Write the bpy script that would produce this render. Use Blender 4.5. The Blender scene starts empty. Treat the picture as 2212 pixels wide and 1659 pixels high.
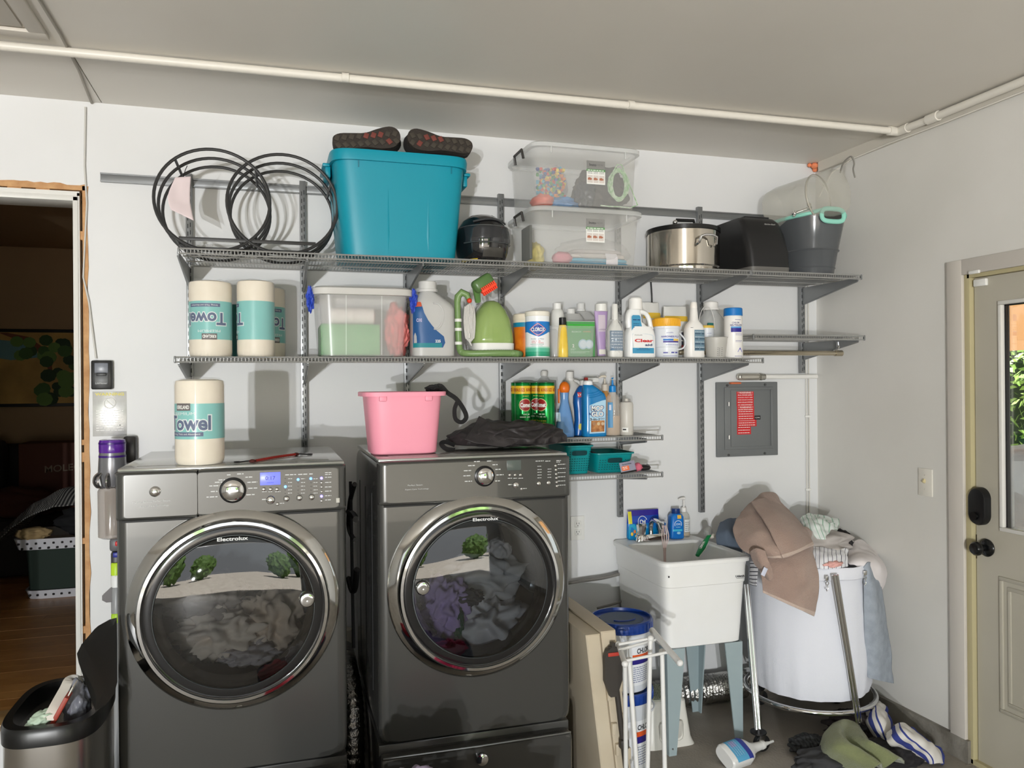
import bpy, bmesh, math, random
from mathutils import Vector as V, Matrix, noise
PI = math.pi
R = math.radians
sc = bpy.context.scene
col = sc.collection
random.seed(7)

# ------------------------------------------------------------------ camera
F, YAW, PITCH, ROLL, EYE = 1700.0, .2941, .001, .008, 1.60
_f = V((math.sin(YAW)*math.cos(PITCH), math.cos(YAW)*math.cos(PITCH), math.sin(PITCH)))
_r = V((math.cos(YAW), -math.sin(YAW), 0))
_d = _f.cross(_r)
if _d.z > 0: _d = -_d
_c, _s = math.cos(ROLL), math.sin(ROLL)
CR, CD = _c*_r + _s*_d, -_s*_r + _c*_d
cam = bpy.data.cameras.new('camera')
co = bpy.data.objects.new('camera', cam)
col.objects.link(co)
cam.sensor_width = 36
cam.lens = F/2212*36
m3 = Matrix((CR, -CD, -_f)).transposed()
co.matrix_world = Matrix.Translation((0, 0, EYE)) @ m3.to_4x4()
cam.clip_start = .02
sc.camera = co

def ray(px, py): return CR*((px-1106)/F) + CD*((py-829.5)/F) + _f
def P(px, py, y):
    r = ray(px, py); k = y/r.y
    return V((r.x*k, y, EYE+r.z*k))
def PX(px, py, x):
    r = ray(px, py); k = x/r.x
    return V((x, r.y*k, EYE+r.z*k))
def PZ(px, py, z):
    r = ray(px, py); k = (z-EYE)/r.z
    return V((r.x*k, r.y*k, z))
def span(x0, x1, py, y):
    a, b = P(x0, py, y), P(x1, py, y)
    return (a.x+b.x)/2, b.x-a.x

# ------------------------------------------------------------------ light
sc.view_settings.view_transform = 'Standard'
sc.view_settings.look = 'None'
sc.view_settings.exposure = 0.32
sc.view_settings.gamma = 1
sc.view_settings.use_curve_mapping = False
w = bpy.data.worlds.new('sky'); sc.world = w
w.use_nodes = True
bg = w.node_tree.nodes['Background']
SKY = 1.15
bg.inputs[0].default_value = (.93, .965, 1, 1)
bg.inputs[1].default_value = SKY

sl = bpy.data.lights.new('sun', 'SUN')
sl.energy = 24.0; sl.angle = R(.6); sl.color = (1, .98, .95)
so = bpy.data.objects.new('sun', sl); col.objects.link(so)
so.rotation_euler = V((.25, .55, 1)).to_track_quat('Z', 'Y').to_euler()
def glint(name, aim, back, watts, size, col_):
    # sunlight thrown into the garage off a car standing on the drive
    l = bpy.data.lights.new(name, 'SPOT')
    l.energy = watts; l.shadow_soft_size = size; l.color = col_
    l.spot_size = R(62); l.spot_blend = .25
    o = bpy.data.objects.new(name, l); col.objects.link(o)
    aim, back = V(aim), V(back).normalized()
    o.location = aim + back*9.0
    o.rotation_euler = back.to_track_quat('Z', 'Y').to_euler()
    return o
glint('sun_glint', (.1, 2.83, 1.62), (-.275, -.96, -.047), 800, .05, (.985, .99, 1))
glint('sun_glint', (.1, 2.83, 1.62), (-.305, -.95, -.10), 680, .05, (.97, .985, 1))

# ------------------------------------------------------------------ materials
def lin(c):
    out = []
    for v in c:
        v = v/255
        out.append(v/12.92 if v <= .04045 else ((v+.055)/1.055)**2.4)
    return (*out, 1)
def mat(name, rgb, rough=.5, metal=0., spec=.5, alpha=1., trans=0., emit=None, es=1., coat=0., sheen=0.,
        var=None, bump=None, ior=1.45):
    m = bpy.data.materials.new(name); m.use_nodes = True
    nt = m.node_tree; b = nt.nodes['Principled BSDF']
    b.inputs['Base Color'].default_value = lin(rgb)
    b.inputs['Roughness'].default_value = rough
    b.inputs['Metallic'].default_value = metal
    b.inputs['Specular IOR Level'].default_value = spec
    b.inputs['IOR'].default_value = ior
    b.inputs['Alpha'].default_value = alpha
    b.inputs['Transmission Weight'].default_value = trans
    b.inputs['Coat Weight'].default_value = coat
    b.inputs['Sheen Weight'].default_value = sheen
    if emit:
        b.inputs['Emission Color'].default_value = lin(emit)
        b.inputs['Emission Strength'].default_value = es
    tc = None
    if var or bump:
        tc = nt.nodes.new('ShaderNodeTexCoord')
    if var:                       # (scale, rgb2, detail)
        n = nt.nodes.new('ShaderNodeTexNoise'); n.inputs['Scale'].default_value = var[0]
        n.inputs['Detail'].default_value = var[2] if len(var) > 2 else 4
        nt.links.new(tc.outputs['Object'], n.inputs['Vector'])
        r = nt.nodes.new('ShaderNodeValToRGB')
        r.color_ramp.elements[0].position = .35; r.color_ramp.elements[1].position = .65
        r.color_ramp.elements[0].color = lin(rgb); r.color_ramp.elements[1].color = lin(var[1])
        nt.links.new(n.outputs['Fac'], r.inputs['Fac']); nt.links.new(r.outputs['Color'], b.inputs['Base Color'])
    if bump:                      # (scale, strength)
        n = nt.nodes.new('ShaderNodeTexNoise'); n.inputs['Scale'].default_value = bump[0]
        n.inputs['Detail'].default_value = 5
        nt.links.new(tc.outputs['Object'], n.inputs['Vector'])
        bp = nt.nodes.new('ShaderNodeBump'); bp.inputs['Strength'].default_value = bump[1]
        bp.inputs['Distance'].default_value = .01
        nt.links.new(n.outputs['Fac'], bp.inputs['Height']); nt.links.new(bp.outputs['Normal'], b.inputs['Normal'])
    return m
def glass(name, tint=(255, 255, 255), rough=.0, ior=1.5):
    # thin sheet: see-through body with an angle-dependent mirror on it
    m = bpy.data.materials.new(name); m.use_nodes = True
    nt = m.node_tree; nt.nodes.remove(nt.nodes['Principled BSDF'])
    out = nt.nodes['Material Output']
    fr = nt.nodes.new('ShaderNodeFresnel'); fr.inputs[0].default_value = ior
    t = nt.nodes.new('ShaderNodeBsdfTransparent'); t.inputs[0].default_value = lin(tint)
    g = nt.nodes.new('ShaderNodeBsdfGlossy'); g.inputs['Roughness'].default_value = rough
    mx = nt.nodes.new('ShaderNodeMixShader')
    nt.links.new(fr.outputs[0], mx.inputs[0]); nt.links.new(t.outputs[0], mx.inputs[1]); nt.links.new(g.outputs[0], mx.inputs[2])
    nt.links.new(mx.outputs[0], out.inputs[0])
    return m
def bands(name, stops, axis=2, rough=.5, metal=0., uv=False, scale=1., freq=None):
    # printed colour bands along one object axis (metres) or along U / V of a cloth
    m = bpy.data.materials.new(name); m.use_nodes = True
    nt = m.node_tree; b = nt.nodes['Principled BSDF']
    b.inputs['Roughness'].default_value = rough; b.inputs['Metallic'].default_value = metal
    tc = nt.nodes.new('ShaderNodeTexCoord'); sp = nt.nodes.new('ShaderNodeSeparateXYZ')
    nt.links.new(tc.outputs['UV' if uv else 'Object'], sp.inputs[0])
    src = sp.outputs[axis]
    mu = nt.nodes.new('ShaderNodeMath'); mu.operation = 'MULTIPLY'; mu.inputs[1].default_value = freq or scale
    nt.links.new(src, mu.inputs[0]); src = mu.outputs[0]
    if freq:
        fr = nt.nodes.new('ShaderNodeMath'); fr.operation = 'FRACT'
        nt.links.new(src, fr.inputs[0]); src = fr.outputs[0]
    r = nt.nodes.new('ShaderNodeValToRGB'); cr = r.color_ramp; cr.interpolation = 'CONSTANT'
    cr.elements[0].position = stops[0][0]; cr.elements[0].color = lin(stops[0][1])
    cr.elements[1].position = stops[1][0]; cr.elements[1].color = lin(stops[1][1])
    for p, c in stops[2:]:
        e = cr.elements.new(p); e.color = lin(c)
    nt.links.new(src, r.inputs[0]); nt.links.new(r.outputs[0], b.inputs['Base Color'])
    return m
_M = {}
def pl(rgb, rough=.4, **k):       # a plain plastic or paint of that colour
    key = (tuple(rgb), rough, tuple(sorted(k.items())))
    if key not in _M: _M[key] = mat('paint_%02x%02x%02x' % tuple(int(v) for v in rgb), rgb, rough, **k)
    return _M[key]

# ------------------------------------------------------------------ mesh builder
def spow(v, e): return math.copysign(abs(v)**e, v)
def sring(cx, cy, z, rx, ry, n=2., seg=32):
    return [V((cx+rx*spow(math.cos(2*PI*i/seg), 2/n), cy+ry*spow(math.sin(2*PI*i/seg), 2/n), z)) for i in range(seg)]

class B:
    def __init__(s): s.bm = bmesh.new()
    def add(s, o, mtx=None):
        me = bpy.data.meshes.new('t'); o.bm.to_mesh(me); o.bm.free()
        if mtx is not None: me.transform(mtx)
        s.bm.from_mesh(me); bpy.data.meshes.remove(me); return s
    def box(s, c, d, bev=0., rot=None, seg=2):
        t = bmesh.new()
        bmesh.ops.create_cube(t, size=1)
        bmesh.ops.scale(t, vec=d, verts=t.verts)
        if bev: bmesh.ops.bevel(t, geom=t.edges[:], offset=bev, segments=seg, profile=.5, affect='EDGES')
        if rot is not None: bmesh.ops.transform(t, matrix=rot.to_4x4(), verts=t.verts)
        bmesh.ops.translate(t, vec=c, verts=t.verts)
        me = bpy.data.meshes.new('t'); t.to_mesh(me); t.free()
        s.bm.from_mesh(me); bpy.data.meshes.remove(me); return s
    def box2(s, a, b, bev=0.):
        a, b = V(a), V(b)
        return s.box((a+b)/2, [abs(b[i]-a[i]) for i in range(3)], bev)
    def loft(s, rings, cap0=True, cap1=True, closed=True, loop=False):
        bm = s.bm; vs = [[bm.verts.new(p) for p in r] for r in rings]
        n = len(vs[0]); rng = range(n) if closed else range(n-1)
        L = len(vs)
        for i in range(L if loop else L-1):
            a, b = vs[i], vs[(i+1) % L]
            for k in rng:
                j = (k+1) % n
                try: bm.faces.new((a[k], a[j], b[j], b[k]))
                except ValueError: pass
        if not loop and closed:
            if cap0: bm.faces.new(vs[0][::-1])
            if cap1: bm.faces.new(vs[-1])
        return s
    def body(s, secs, seg=32, cap0=True, cap1=True):      # (z, rx, ry, n, cx, cy)
        rings = []
        for q in secs:
            q = tuple(q)+(2., 0., 0.)[len(q)-3:]
            rings.append(sring(q[4], q[5], q[0], max(q[1], 1e-4), max(q[2], 1e-4), q[3], seg))
        return s.loft(rings, cap0, cap1)
    def lathe(s, prof, c=(0, 0, 0), axis='z', seg=32, cap0=True, cap1=True):
        rings = []
        for r, h in prof:
            r = max(r, 1e-4); ring = []
            for i in range(seg):
                a = 2*PI*i/seg; u, v = r*math.cos(a), r*math.sin(a)
                ring.append(V(c)+(V((u, v, h)) if axis == 'z' else V((u, h, v)) if axis == 'y' else V((h, u, v))))
            rings.append(ring)
        return s.loft(rings, cap0, cap1)
    def tube(s, pts, r, seg=8, closed=False, flat=None):
        pts = [V(p) for p in pts]; n = len(pts); rings = []
        up = V((0, 0, 1)); prev = None
        for i, p in enumerate(pts):
            a = pts[(i-1) % n] if closed or i else p
            b = pts[(i+1) % n] if closed or i < n-1 else p
            t = (b-a)
            if t.length < 1e-9: t = V((1, 0, 0))
            t.normalize()
            if prev is None:
                x = t.cross(up)
                if x.length < .05: x = t.cross(V((0, 1, 0)))
                x.normalize()
            else:
                x = prev - t*prev.dot(t)
                if x.length < 1e-6: x = t.cross(up)
                x.normalize()
            prev = x; y = t.cross(x)
            rr = r[i] if isinstance(r, (list, tuple)) else r
            rings.append([p+(x*math.cos(2*PI*k/seg)+y*math.sin(2*PI*k/seg)*(flat or 1))*rr for k in range(seg)])
        return s.loft(rings, not closed, not closed, True, closed)
    def prism(s, poly, d, mtx=None):    # 2D outline (u,v) extruded d along w; mtx maps (u,v,w)
        t = B(); a = [V((u, v, 0)) for u, v in poly]; b = [V((u, v, d)) for u, v in poly]
        t.loft([a, b]); return s.add(t, mtx)
    def sphere(s, c, r, sub=3, scale=(1, 1, 1), f=None):
        t = bmesh.new(); bmesh.ops.create_icosphere(t, subdivisions=sub, radius=1)
        for v in t.verts:
            k = f(v.co) if f else 1
            v.co = V((v.co.x*r*scale[0]*k, v.co.y*r*scale[1]*k, v.co.z*r*scale[2]*k))+V(c)
        me = bpy.data.meshes.new('t'); t.to_mesh(me); t.free()
        s.bm.from_mesh(me); bpy.data.meshes.remove(me); return s
    def quad(s, a, b, c, d):
        s.bm.faces.new([s.bm.verts.new(V(p)) for p in (a, b, c, d)]); return s

def obj(name, b, m, parent=None, sharp=38, label=None, kind=None):
    bmesh.ops.recalc_face_normals(b.bm, faces=b.bm.faces[:])
    me = bpy.data.meshes.new(name); b.bm.to_mesh(me); b.bm.free()
    me.polygons.foreach_set('use_smooth', [True]*len(me.polygons))
    me.set_sharp_from_angle(angle=R(sharp))
    me.materials.append(m)
    o = bpy.data.objects.new(name, me); col.objects.link(o)
    if parent: o.parent = parent
    if label: o['label'] = label
    if kind: o['kind'] = kind
    return o
def thing(name, label, cat, loc=(0, 0, 0), rz=0., group=None):
    o = bpy.data.objects.new(name, None); col.objects.link(o)
    o.empty_display_size = .05
    o.location = loc; o.rotation_euler = (0, 0, rz)
    o['label'] = label; o['category'] = cat
    if group: o['group'] = group
    return o
def tag(o, label, cat, group=None):
    o['label'] = label; o['category'] = cat
    if group: o['group'] = group
    return o
def struct(name, b, m, sharp=38):
    o = obj(name, b, m, None, sharp); o['kind'] = 'structure'; return o
def dup(root, loc, rz, label, group=None):
    r = root.copy(); col.objects.link(r); r.location = loc; r.rotation_euler = (0, 0, rz); r['label'] = label
    if group: r['group'] = group
    for ch in list(root.children):
        c = ch.copy(); col.objects.link(c); c.parent = r
        for g in list(ch.children):
            d = g.copy(); col.objects.link(d); d.parent = c
    return r

# surface of a bottle body: u in metres across the front, z in metres up
def surf(secs, u, z, off=0., arc=False):
    secs = [tuple(q)+(2., 0., 0.)[len(q)-3:] for q in secs]
    z = min(max(z, secs[0][0]), secs[-1][0]); q = secs[-1]
    for a, b in zip(secs, secs[1:]):
        if a[0] <= z <= b[0]:
            k = 0 if b[0] == a[0] else (z-a[0])/(b[0]-a[0])
            q = [a[i]+(b[i]-a[i])*k for i in range(6)]
            break
    _, rx, ry, n, cx, cy = q
    if arc:
        a = -PI/2+u/rx
        return V((cx+(rx+off)*math.cos(a), cy+(ry+off)*math.sin(a), z))
    t = min(abs(u)/rx, .999)
    return V((cx+u*(1+off/rx), cy-(ry*(1-t**n)**(1/n)+off), z))
def patch(secs, u0, u1, z0, z1, off=.0006, arc=False, nu=14, nz=10, top=None):
    b = B(); rows = []
    for j in range(nz+1):
        row = []
        for i in range(nu+1):
            u = u0+(u1-u0)*i/nu; zz = z1 if top is None else top(u)
            row.append(surf(secs, u, z0+(zz-z0)*j/nz, off, arc))
        rows.append(row)
    b.loft(rows, closed=False); return b

_T = {}
def text_data(s, bold):
    key = (s, bold)
    if key in _T: return _T[key]
    cu = bpy.data.curves.new('txt', 'FONT'); cu.body = s; cu.size = 1; cu.resolution_u = 3
    cu.offset = bold; cu.align_x = 'CENTER'
    o = bpy.data.objects.new('txt', cu)
    me = bpy.data.meshes.new_from_object(o)
    vs = [v.co.copy() for v in me.vertices]; fs = [tuple(p.vertices) for p in me.polygons]
    bpy.data.objects.remove(o); bpy.data.curves.remove(cu); bpy.data.meshes.remove(me)
    xs = [v.x for v in vs]; ys = [v.y for v in vs]
    _T[key] = (vs, fs, min(xs), max(xs), min(ys), max(ys)); return _T[key]
def text(s, fn, h, wd=None, parent=None, m=None, bold=.0, cut=None, name='lettering', rot=0, split=None):
    # fn(u, v) -> point; (0, 0) is the middle of the word
    vs, fs, x0, x1, y0, y1 = text_data(s, bold)
    k = h/(y1-y0); kx = k if wd is None else wd/(x1-x0)
    b = B(); bm = b.bm
    nv = [bm.verts.new(((v.x-(x0+x1)/2)*kx, (v.y-(y0+y1)/2)*k, 0)) for v in vs]
    for f in fs:
        try: bm.faces.new([nv[i] for i in f])
        except ValueError: pass
    if cut:
        for lim, sg in ((cut[0], -1), (cut[1], 1)):
            bmesh.ops.bisect_plane(bm, geom=bm.verts[:]+bm.edges[:]+bm.faces[:], plane_co=(lim, 0, 0), plane_no=(sg, 0, 0), clear_outer=True)
    if split:
        xs = [v.co.x for v in bm.verts]
        if xs:
            p = min(xs)
            while p < max(xs):
                p += split
                bmesh.ops.bisect_plane(bm, geom=bm.verts[:]+bm.edges[:]+bm.faces[:], plane_co=(p, 0, 0), plane_no=(1, 0, 0))
    c_, s_ = math.cos(rot), math.sin(rot)
    for v in bm.verts:
        u, w_ = v.co.x*c_-v.co.y*s_, v.co.x*s_+v.co.y*c_
        v.co = fn(u, w_)
    return obj(name, b, m, parent)
def bars(lines, fn, parent, m, name='fine_print', nu=1):
    # print too fine to read: rows of little word strokes (u0, u1, v, h)
    b = B()
    for u0, u1, v, h in lines:
        u = u0
        while u < u1:
            l = min(random.uniform(2.2, 5)*h, u1-u)
            k = max(1, int(l/.006))
            for i in range(k):
                a, c = u+l*i/k, u+l*(i+1)/k
                b.quad(fn(a, v), fn(c, v), fn(c, v+h), fn(a, v+h))
            u += l+h*.8
    return obj(name, b, m, parent)
def on(secs, u0, z0, off=.0011, arc=False):
    return lambda u, v: surf(secs, u0+u, z0+v, off, arc)
def flat(o, ux, uy):
    o, ux, uy = V(o), V(ux), V(uy)
    return lambda u, v: o+ux*u+uy*v

# cloth: a grid of points, smoothed through, crumpled a little
def crom(p0, p1, p2, p3, t):
    return .5*((2*p1)+(-p0+p2)*t+(2*p0-5*p1+4*p2-p3)*t*t+(-p0+3*p1-3*p2+p3)*t**3)
def resample(pts, n):
    L = len(pts)-1; out = []
    for i in range(n+1):
        f = i/n*L; k = min(int(f), L-1); t = f-k
        g = lambda j: pts[min(max(j, 0), L)]
        out.append(crom(g(k-1), g(k), g(k+1), g(k+2), t))
    return out
def sheet(name, rows, m, nu=40, nv=40, thick=.004, amp=.006, freq=14., parent=None, seed=0):
    rows = [resample([V(p) for p in r], nu) for r in rows]
    cols = [resample([r[i] for r in rows], nv) for i in range(nu+1)]
    bm = bmesh.new(); uv = bm.loops.layers.uv.new('uv')
    g = [[bm.verts.new(cols[i][j]) for i in range(nu+1)] for j in range(nv+1)]
    for j in range(nv):
        for i in range(nu):
            f = bm.faces.new((g[j][i], g[j][i+1], g[j+1][i+1], g[j+1][i]))
            for l, (a, c) in zip(f.loops, ((i, j), (i+1, j), (i+1, j+1), (i, j+1))): l[uv].uv = (a/nu, c/nv)
    bm.normal_update()
    nn = {v: v.normal.copy() for v in bm.verts}
    for v in bm.verts:
        q = v.co*freq+V((seed*7.1, seed*3.3, 0))
        d = noise.noise(q)+.5*noise.noise(q*2.1)
        v.co += nn[v]*d*amp
    me = bpy.data.meshes.new(name); bm.to_mesh(me); bm.free()
    me.polygons.foreach_set('use_smooth', [True]*len(me.polygons)); me.materials.append(m)
    o = bpy.data.objects.new(name, me); col.objects.link(o)
    if parent: o.parent = parent
    s = o.modifiers.new('thick', 'SOLIDIFY'); s.thickness = thick; s.offset = 0
    return o
def heap(name, c, r, m, seed=0, amp=.28, freq=2.2, sub=5, flat_z=None, parent=None, rot=None):
    # a crumpled garment lying in a heap: folds from ridged noise
    b = B(); c = V(c)
    t = bmesh.new(); bmesh.ops.create_icosphere(t, subdivisions=sub, radius=1)
    for v in t.verts:
        d = v.co.normalized(); q = d*freq+V((seed*5.3, seed*1.7, seed*2.9))
        dr_ = V((math.sin(seed*2.1), math.cos(seed*1.3), math.sin(seed*.7+1)*.8)).normalized()
        ph = d.dot(dr_)*freq*2.6+3.4*noise.noise(q*.62)+1.2*noise.noise(q*1.3)
        f = 1-abs(math.sin(ph))**.8*1.6
        f2 = noise.noise(q*1.1+V((3, 1, 7)))
        k = 1+amp*(f*.32+f2*.75-.1)
        p = V((d.x*r[0]*k, d.y*r[1]*k, d.z*r[2]*k))
        if rot is not None: p = rot @ p
        p += c
        if flat_z is not None and p.z < flat_z: p.z = flat_z+(p.z-flat_z)*.03
        v.co = p
    me = bpy.data.meshes.new('t'); t.to_mesh(me); t.free()
    b.bm.from_mesh(me); bpy.data.meshes.remove(me)
    return obj(name, b, m, parent, sharp=180)

def circle(c, r, n=40, plane='xz', a0=0., a1=2*PI, close=True, rz=None):
    c = V(c); rz = rz or r; out = []
    for i in range(n if close else n+1):
        a = a0+(a1-a0)*i/n; u, v = r*math.cos(a), rz*math.sin(a)
        out.append(c+(V((u, 0, v)) if plane == 'xz' else V((u, v, 0)) if plane == 'xy' else V((0, u, v))))
    return out

# ------------------------------------------------------------------ shared materials
CHROME = mat('chrome', (225, 225, 225), .06, 1.)
STEEL = mat('brushed_steel', (175, 172, 168), .28, 1.)
RAIL = mat('grey_painted_steel', (136, 138, 139), .33, .5)
WIRE = mat('grey_wire', (168, 168, 166), .3, .4)
WHITE = pl((232, 232, 228), .4)
BLACK = pl((18, 18, 19), .4)
INK = pl((28, 30, 40), .6)
NAVY = pl((32, 62, 112), .5)
PAPERW = pl((238, 238, 234), .6)
# ------------------------------------------------------------------ the room
YW, XW, ZC = 3.56, 2.785, 2.764
YO = -2.4                                    # line of the open garage door
WALL = mat('white_wall_paint', (226, 227, 228), .5, var=(1.3, (220, 221, 221)), bump=(60, .03))
WALLR = mat('white_wall_paint_worn', (226, 224, 219), .5, var=(1.6, (219, 217, 211)), bump=(40, .04))
CEIL = mat('ceiling_paint', (226, 222, 214), .42, var=(.8, (219, 214, 205)), bump=(9, .02))
CONC = mat('concrete', (148, 141, 131), .7, var=(3.5, (166, 159, 149), 8), bump=(90, .25))
CURB = mat('curb_concrete', (150, 146, 137), .8, var=(9, (112, 107, 98), 8), bump=(60, .3))

b = B(); b.box2((-4.3, YO, -.1), (XW+.15, YW+.15, 0)); struct('floor', b, CONC)
b = B()
b.box2((-.72, YW, 0), (XW+.15, YW+.14, ZC+.04))
b.box2((-1.68, YW, 2.42), (-.72, YW+.14, ZC+.04))
b.box2((-4.3, YW, 0), (-1.68, YW+.14, ZC+.04))
b.box2((-1.68, YW, 0), (-.72, YW+.14, .27))
struct('wall_back', b, WALL)
b = B()
b.box2((XW, 2.60, 0), (XW+.12, YW, ZC+.04))
b.box2((XW, 1.66, 2.055), (XW+.12, 2.60, ZC+.04))
b.box2((XW, YO, 0), (XW+.12, 1.66, ZC+.04))
struct('wall_right', b, WALLR)
b = B(); b.box2((-4.3, YO, 0), (-4.2, YW, ZC+.04)); struct('wall_left', b, WALL)
b = B()
b.box2((-4.3, YO-.12, 2.25), (XW+.12, YO, ZC+.04)); b.box2((-4.3, YO-.12, 0), (-3.7, YO, 2.25)); b.box2((2.2, YO-.12, 0), (XW+.12, YO, 2.25))
struct('wall_front', b, WALL)
cz = ZC
b = B(); b.box2((-4.3, YO-.12, cz), (-.665, YW, cz+.04)); b.box2((-.661, YO-.12, cz), (XW+.12, YW, cz+.04)); b.box2((-4.3, YO-.12, cz+.02), (XW+.12, YW, cz+.05))
struct('ceiling', b, CEIL)
b = B(); b.box2((XW-.02, 2.60, 0), (XW, YW, .094)); b.box2((XW-.02, YO, 0), (XW, 1.6, .1)); struct('baseboard_right', b, CURB)
b = B(); b.box2((-.70, YW-.02, 0), (XW-.02, YW, .1)); struct('baseboard_back', b, CURB)
# ceiling seam wire, hatch frame, strip along the right wall
PIPE = mat('white_pipe_paint', (226, 222, 212), .38)
b = B(); b.tube([(-.663, 1.6, cz-.004), (-.663, 2.2, cz-.004), (-.66, 2.9, cz-.005), (-.672, 3.2, cz-.004), (-.70, YW-.005, cz-.004)], .005, 6)
struct('trim_1', b, pl((165, 160, 150), .6))
b = B()
h = [PZ(0, 62, cz-.012), PZ(96, 69, cz-.012), PZ(40, 0, cz-.012)]
b.box2((-1.6, h[0].y, cz-.014), (h[1].x, h[0].y+.05, cz), .003); b.box2((h[1].x-.05, 1.5, cz-.014), (h[1].x, h[0].y, cz), .003)
b.box2((-1.6, 1.5, cz-.006), (h[1].x-.062, h[0].y-.012, cz), .002)
struct('trim_2', b, pl((214, 208, 198), .5))
b = B(); b.box2((XW-.022, YO, cz-.05), (XW, YW-.05, cz)); struct('trim_3', b, pl((206, 201, 190), .5))

t = thing('conduit_pipe', 'white painted pipe running across under the ceiling and along the right wall', 'pipe', (0, 2.96, cz-.02))
b = B(); b.tube([(-4.1, .055, 0), (-1, .045, 0), (1, .0, 0), (2.745, -.03, 0)], .0155, 12); obj('cross_run', b, PIPE, t)
b = B(); b.tube([(2.742, -.03, 0), (2.742, -.2, -.002), (2.742, -5.2, -.002)], .017, 12); obj('side_run', b, PIPE, t)
b = B()
b.tube([(2.69, -.03, 0), (2.742, -.03, 0), (2.742, -.09, -.001)], .021, 12)
obj('elbow_fitting', b, PIPE, t)
b = B(); b.tube([(2.742, -.2, -.002), (2.742, -.26, -.002)], .022, 12); obj('coupling', b, PIPE, t)
for xx in (-.9, .25, 1.4):
    b = B(); b.tube([(xx, .035-.02*(xx+1), 0), (xx+.025, .035-.02*(xx+1), 0)], .0175, 12); obj('clamp', b, PIPE, t)

b = B(); b.tube([(-.722, 3.55, 2.74), (-.727, 3.552, 2.5), (-.72, 3.553, 2.35), (-.735, 3.553, 2.05), (-.715, 3.552, 1.95), (-.69, 3.552, 1.72)], .0035, 6)
tag(obj('wall_cable', b, pl((205, 203, 197), .5)), 'thin white cable running down beside the rough wooden doorway', 'cable')
t = thing('corner_cable', 'thin white cable clipped down the corner between the two walls', 'cable', (XW-.03, YW-.006, 1.0))
b = B(); b.tube([(-.045, 0, -.2), (-.042, 0, .3), (-.044, 0, .9), (-.04, 0, 1.3)], .0045, 6); obj('wire', b, pl((216, 214, 208), .5), t)
b = B(); b.tube([(-.03, 0, -.25), (-.028, 0, .4), (-.027, 0, 1.3)], .004, 6); obj('wire', b, pl((206, 203, 196), .5), t)
for z in (.03, .42):
    b = B(); b.box((-.037, -.003, z), (.034, .008, .012), .003); obj('clip', b, WHITE, t)
b = B(); b.sphere((2.757, 3.53, 2.75), .02, 2, (1, 1, .8)); b.sphere((2.733, 3.54, 2.754), .011, 2); b.sphere((2.772, 3.545, 2.735), .014, 2)
tag(obj('expanding_foam', b, mat('foam', (232, 138, 96), .7, bump=(80, .4))), 'lump of orange sealing foam in the ceiling corner', 'foam')
t = thing('ceiling_wire', 'white wire drooping along the top of the right wall to the corner', 'wire', (XW-.012, 3.3, 2.66))
b = B(); b.tube([(-.012, .2, -.08), (-.012, .1, .02), (-.012, -.05, .05), (-.012, -.3, .055), (-.012, -.6, .05), (-.012, -1.4, .05)], .004, 6); obj('wire', b, PIPE, t)

# ------------------------------------------------------------------ doorway to the house and the dark room behind it
WOOD = mat('rough_stud', (205, 160, 112), .7, var=(22, (184, 136, 90), 6), bump=(40, .3))
JAMB = pl((222, 221, 216), .4)
b = B()
b.box2((-.771, YW-.01, .27), (-.752, YW+.14, 2.375), .002); b.box2((-.779, YW+.03, .27), (-.765, YW+.06, 2.365)); b.box2((-.756, YW-.006, .27), (-.747, YW+.02, 2.39))
b.box2((-1.64, YW-.01, 2.357), (-.752, YW+.14, 2.378), .002); b.box2((-1.64, YW-.006, 2.378), (-.747, YW+.02, 2.396))
b.box2((-1.66, YW-.01, .27), (-1.64, YW+.14, 2.39))
struct('door_1', b, JAMB)
b = B()
def ragged(x0, x1, z0, z1, vert=True, n=26):
    rr = random.Random(3); pts = []
    for i in range(n+1):
        k = i/n; j = rr.uniform(-.004, .005)
        pts.append((x1+j, z0+(z1-z0)*k) if vert else (x0+(x1-x0)*k, z1+j))
    return ([(x0, z0)]+pts+[(x0, z1)]) if vert else ([(x0, z0)]+pts+[(x1, z0)])
mx = Matrix(((1, 0, 0, 0), (0, 0, 1, YW-.004), (0, 1, 0, 0), (0, 0, 0, 1)))
b.prism(ragged(-.737, -.719, .27, 2.42), .10, mx); b.prism(ragged(-1.66, -.722, 2.402, 2.424, False, 40), .10, mx)
for z in (.62, .98, 1.32, 1.38, 2.22): b.box((-.742, YW+.02, z), (.014, .04, random.uniform(.02, .05)), .002)
for x in (-.88, -.98, -1.2): b.box((x, YW+.02, 2.397), (.05, .04, .012), .002)
struct('trim_4', b, WOOD)
ROOMW = mat('house_wall', (150, 124, 92), .7)
b = B()
b.box2((-3.6, 6.95, .28), (-.3, 7.05, 2.9)); b.box2((-3.7, 3.7, .28), (-3.6, 7.05, 2.9)); b.box2((-.3, 3.7, .28), (-.2, 7.05, 2.9))
struct('wall_house', b, ROOMW)
b = B(); b.box2((-3.7, 3.6, 2.7), (-.2, 7.05, 2.8)); struct('ceiling_house', b, ROOMW)
fl = thing('floor_house', '', '', (0, 0, .28)); del fl['label']; del fl['category']; fl['kind'] = 'structure'
FW = [mat('oak_floor_%d' % i, c, .35, var=(7, d, 6)) for i, (c, d) in enumerate((((178, 128, 72), (160, 112, 62)), ((170, 120, 68), (186, 136, 80))))]
rr = random.Random(5)
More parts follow.
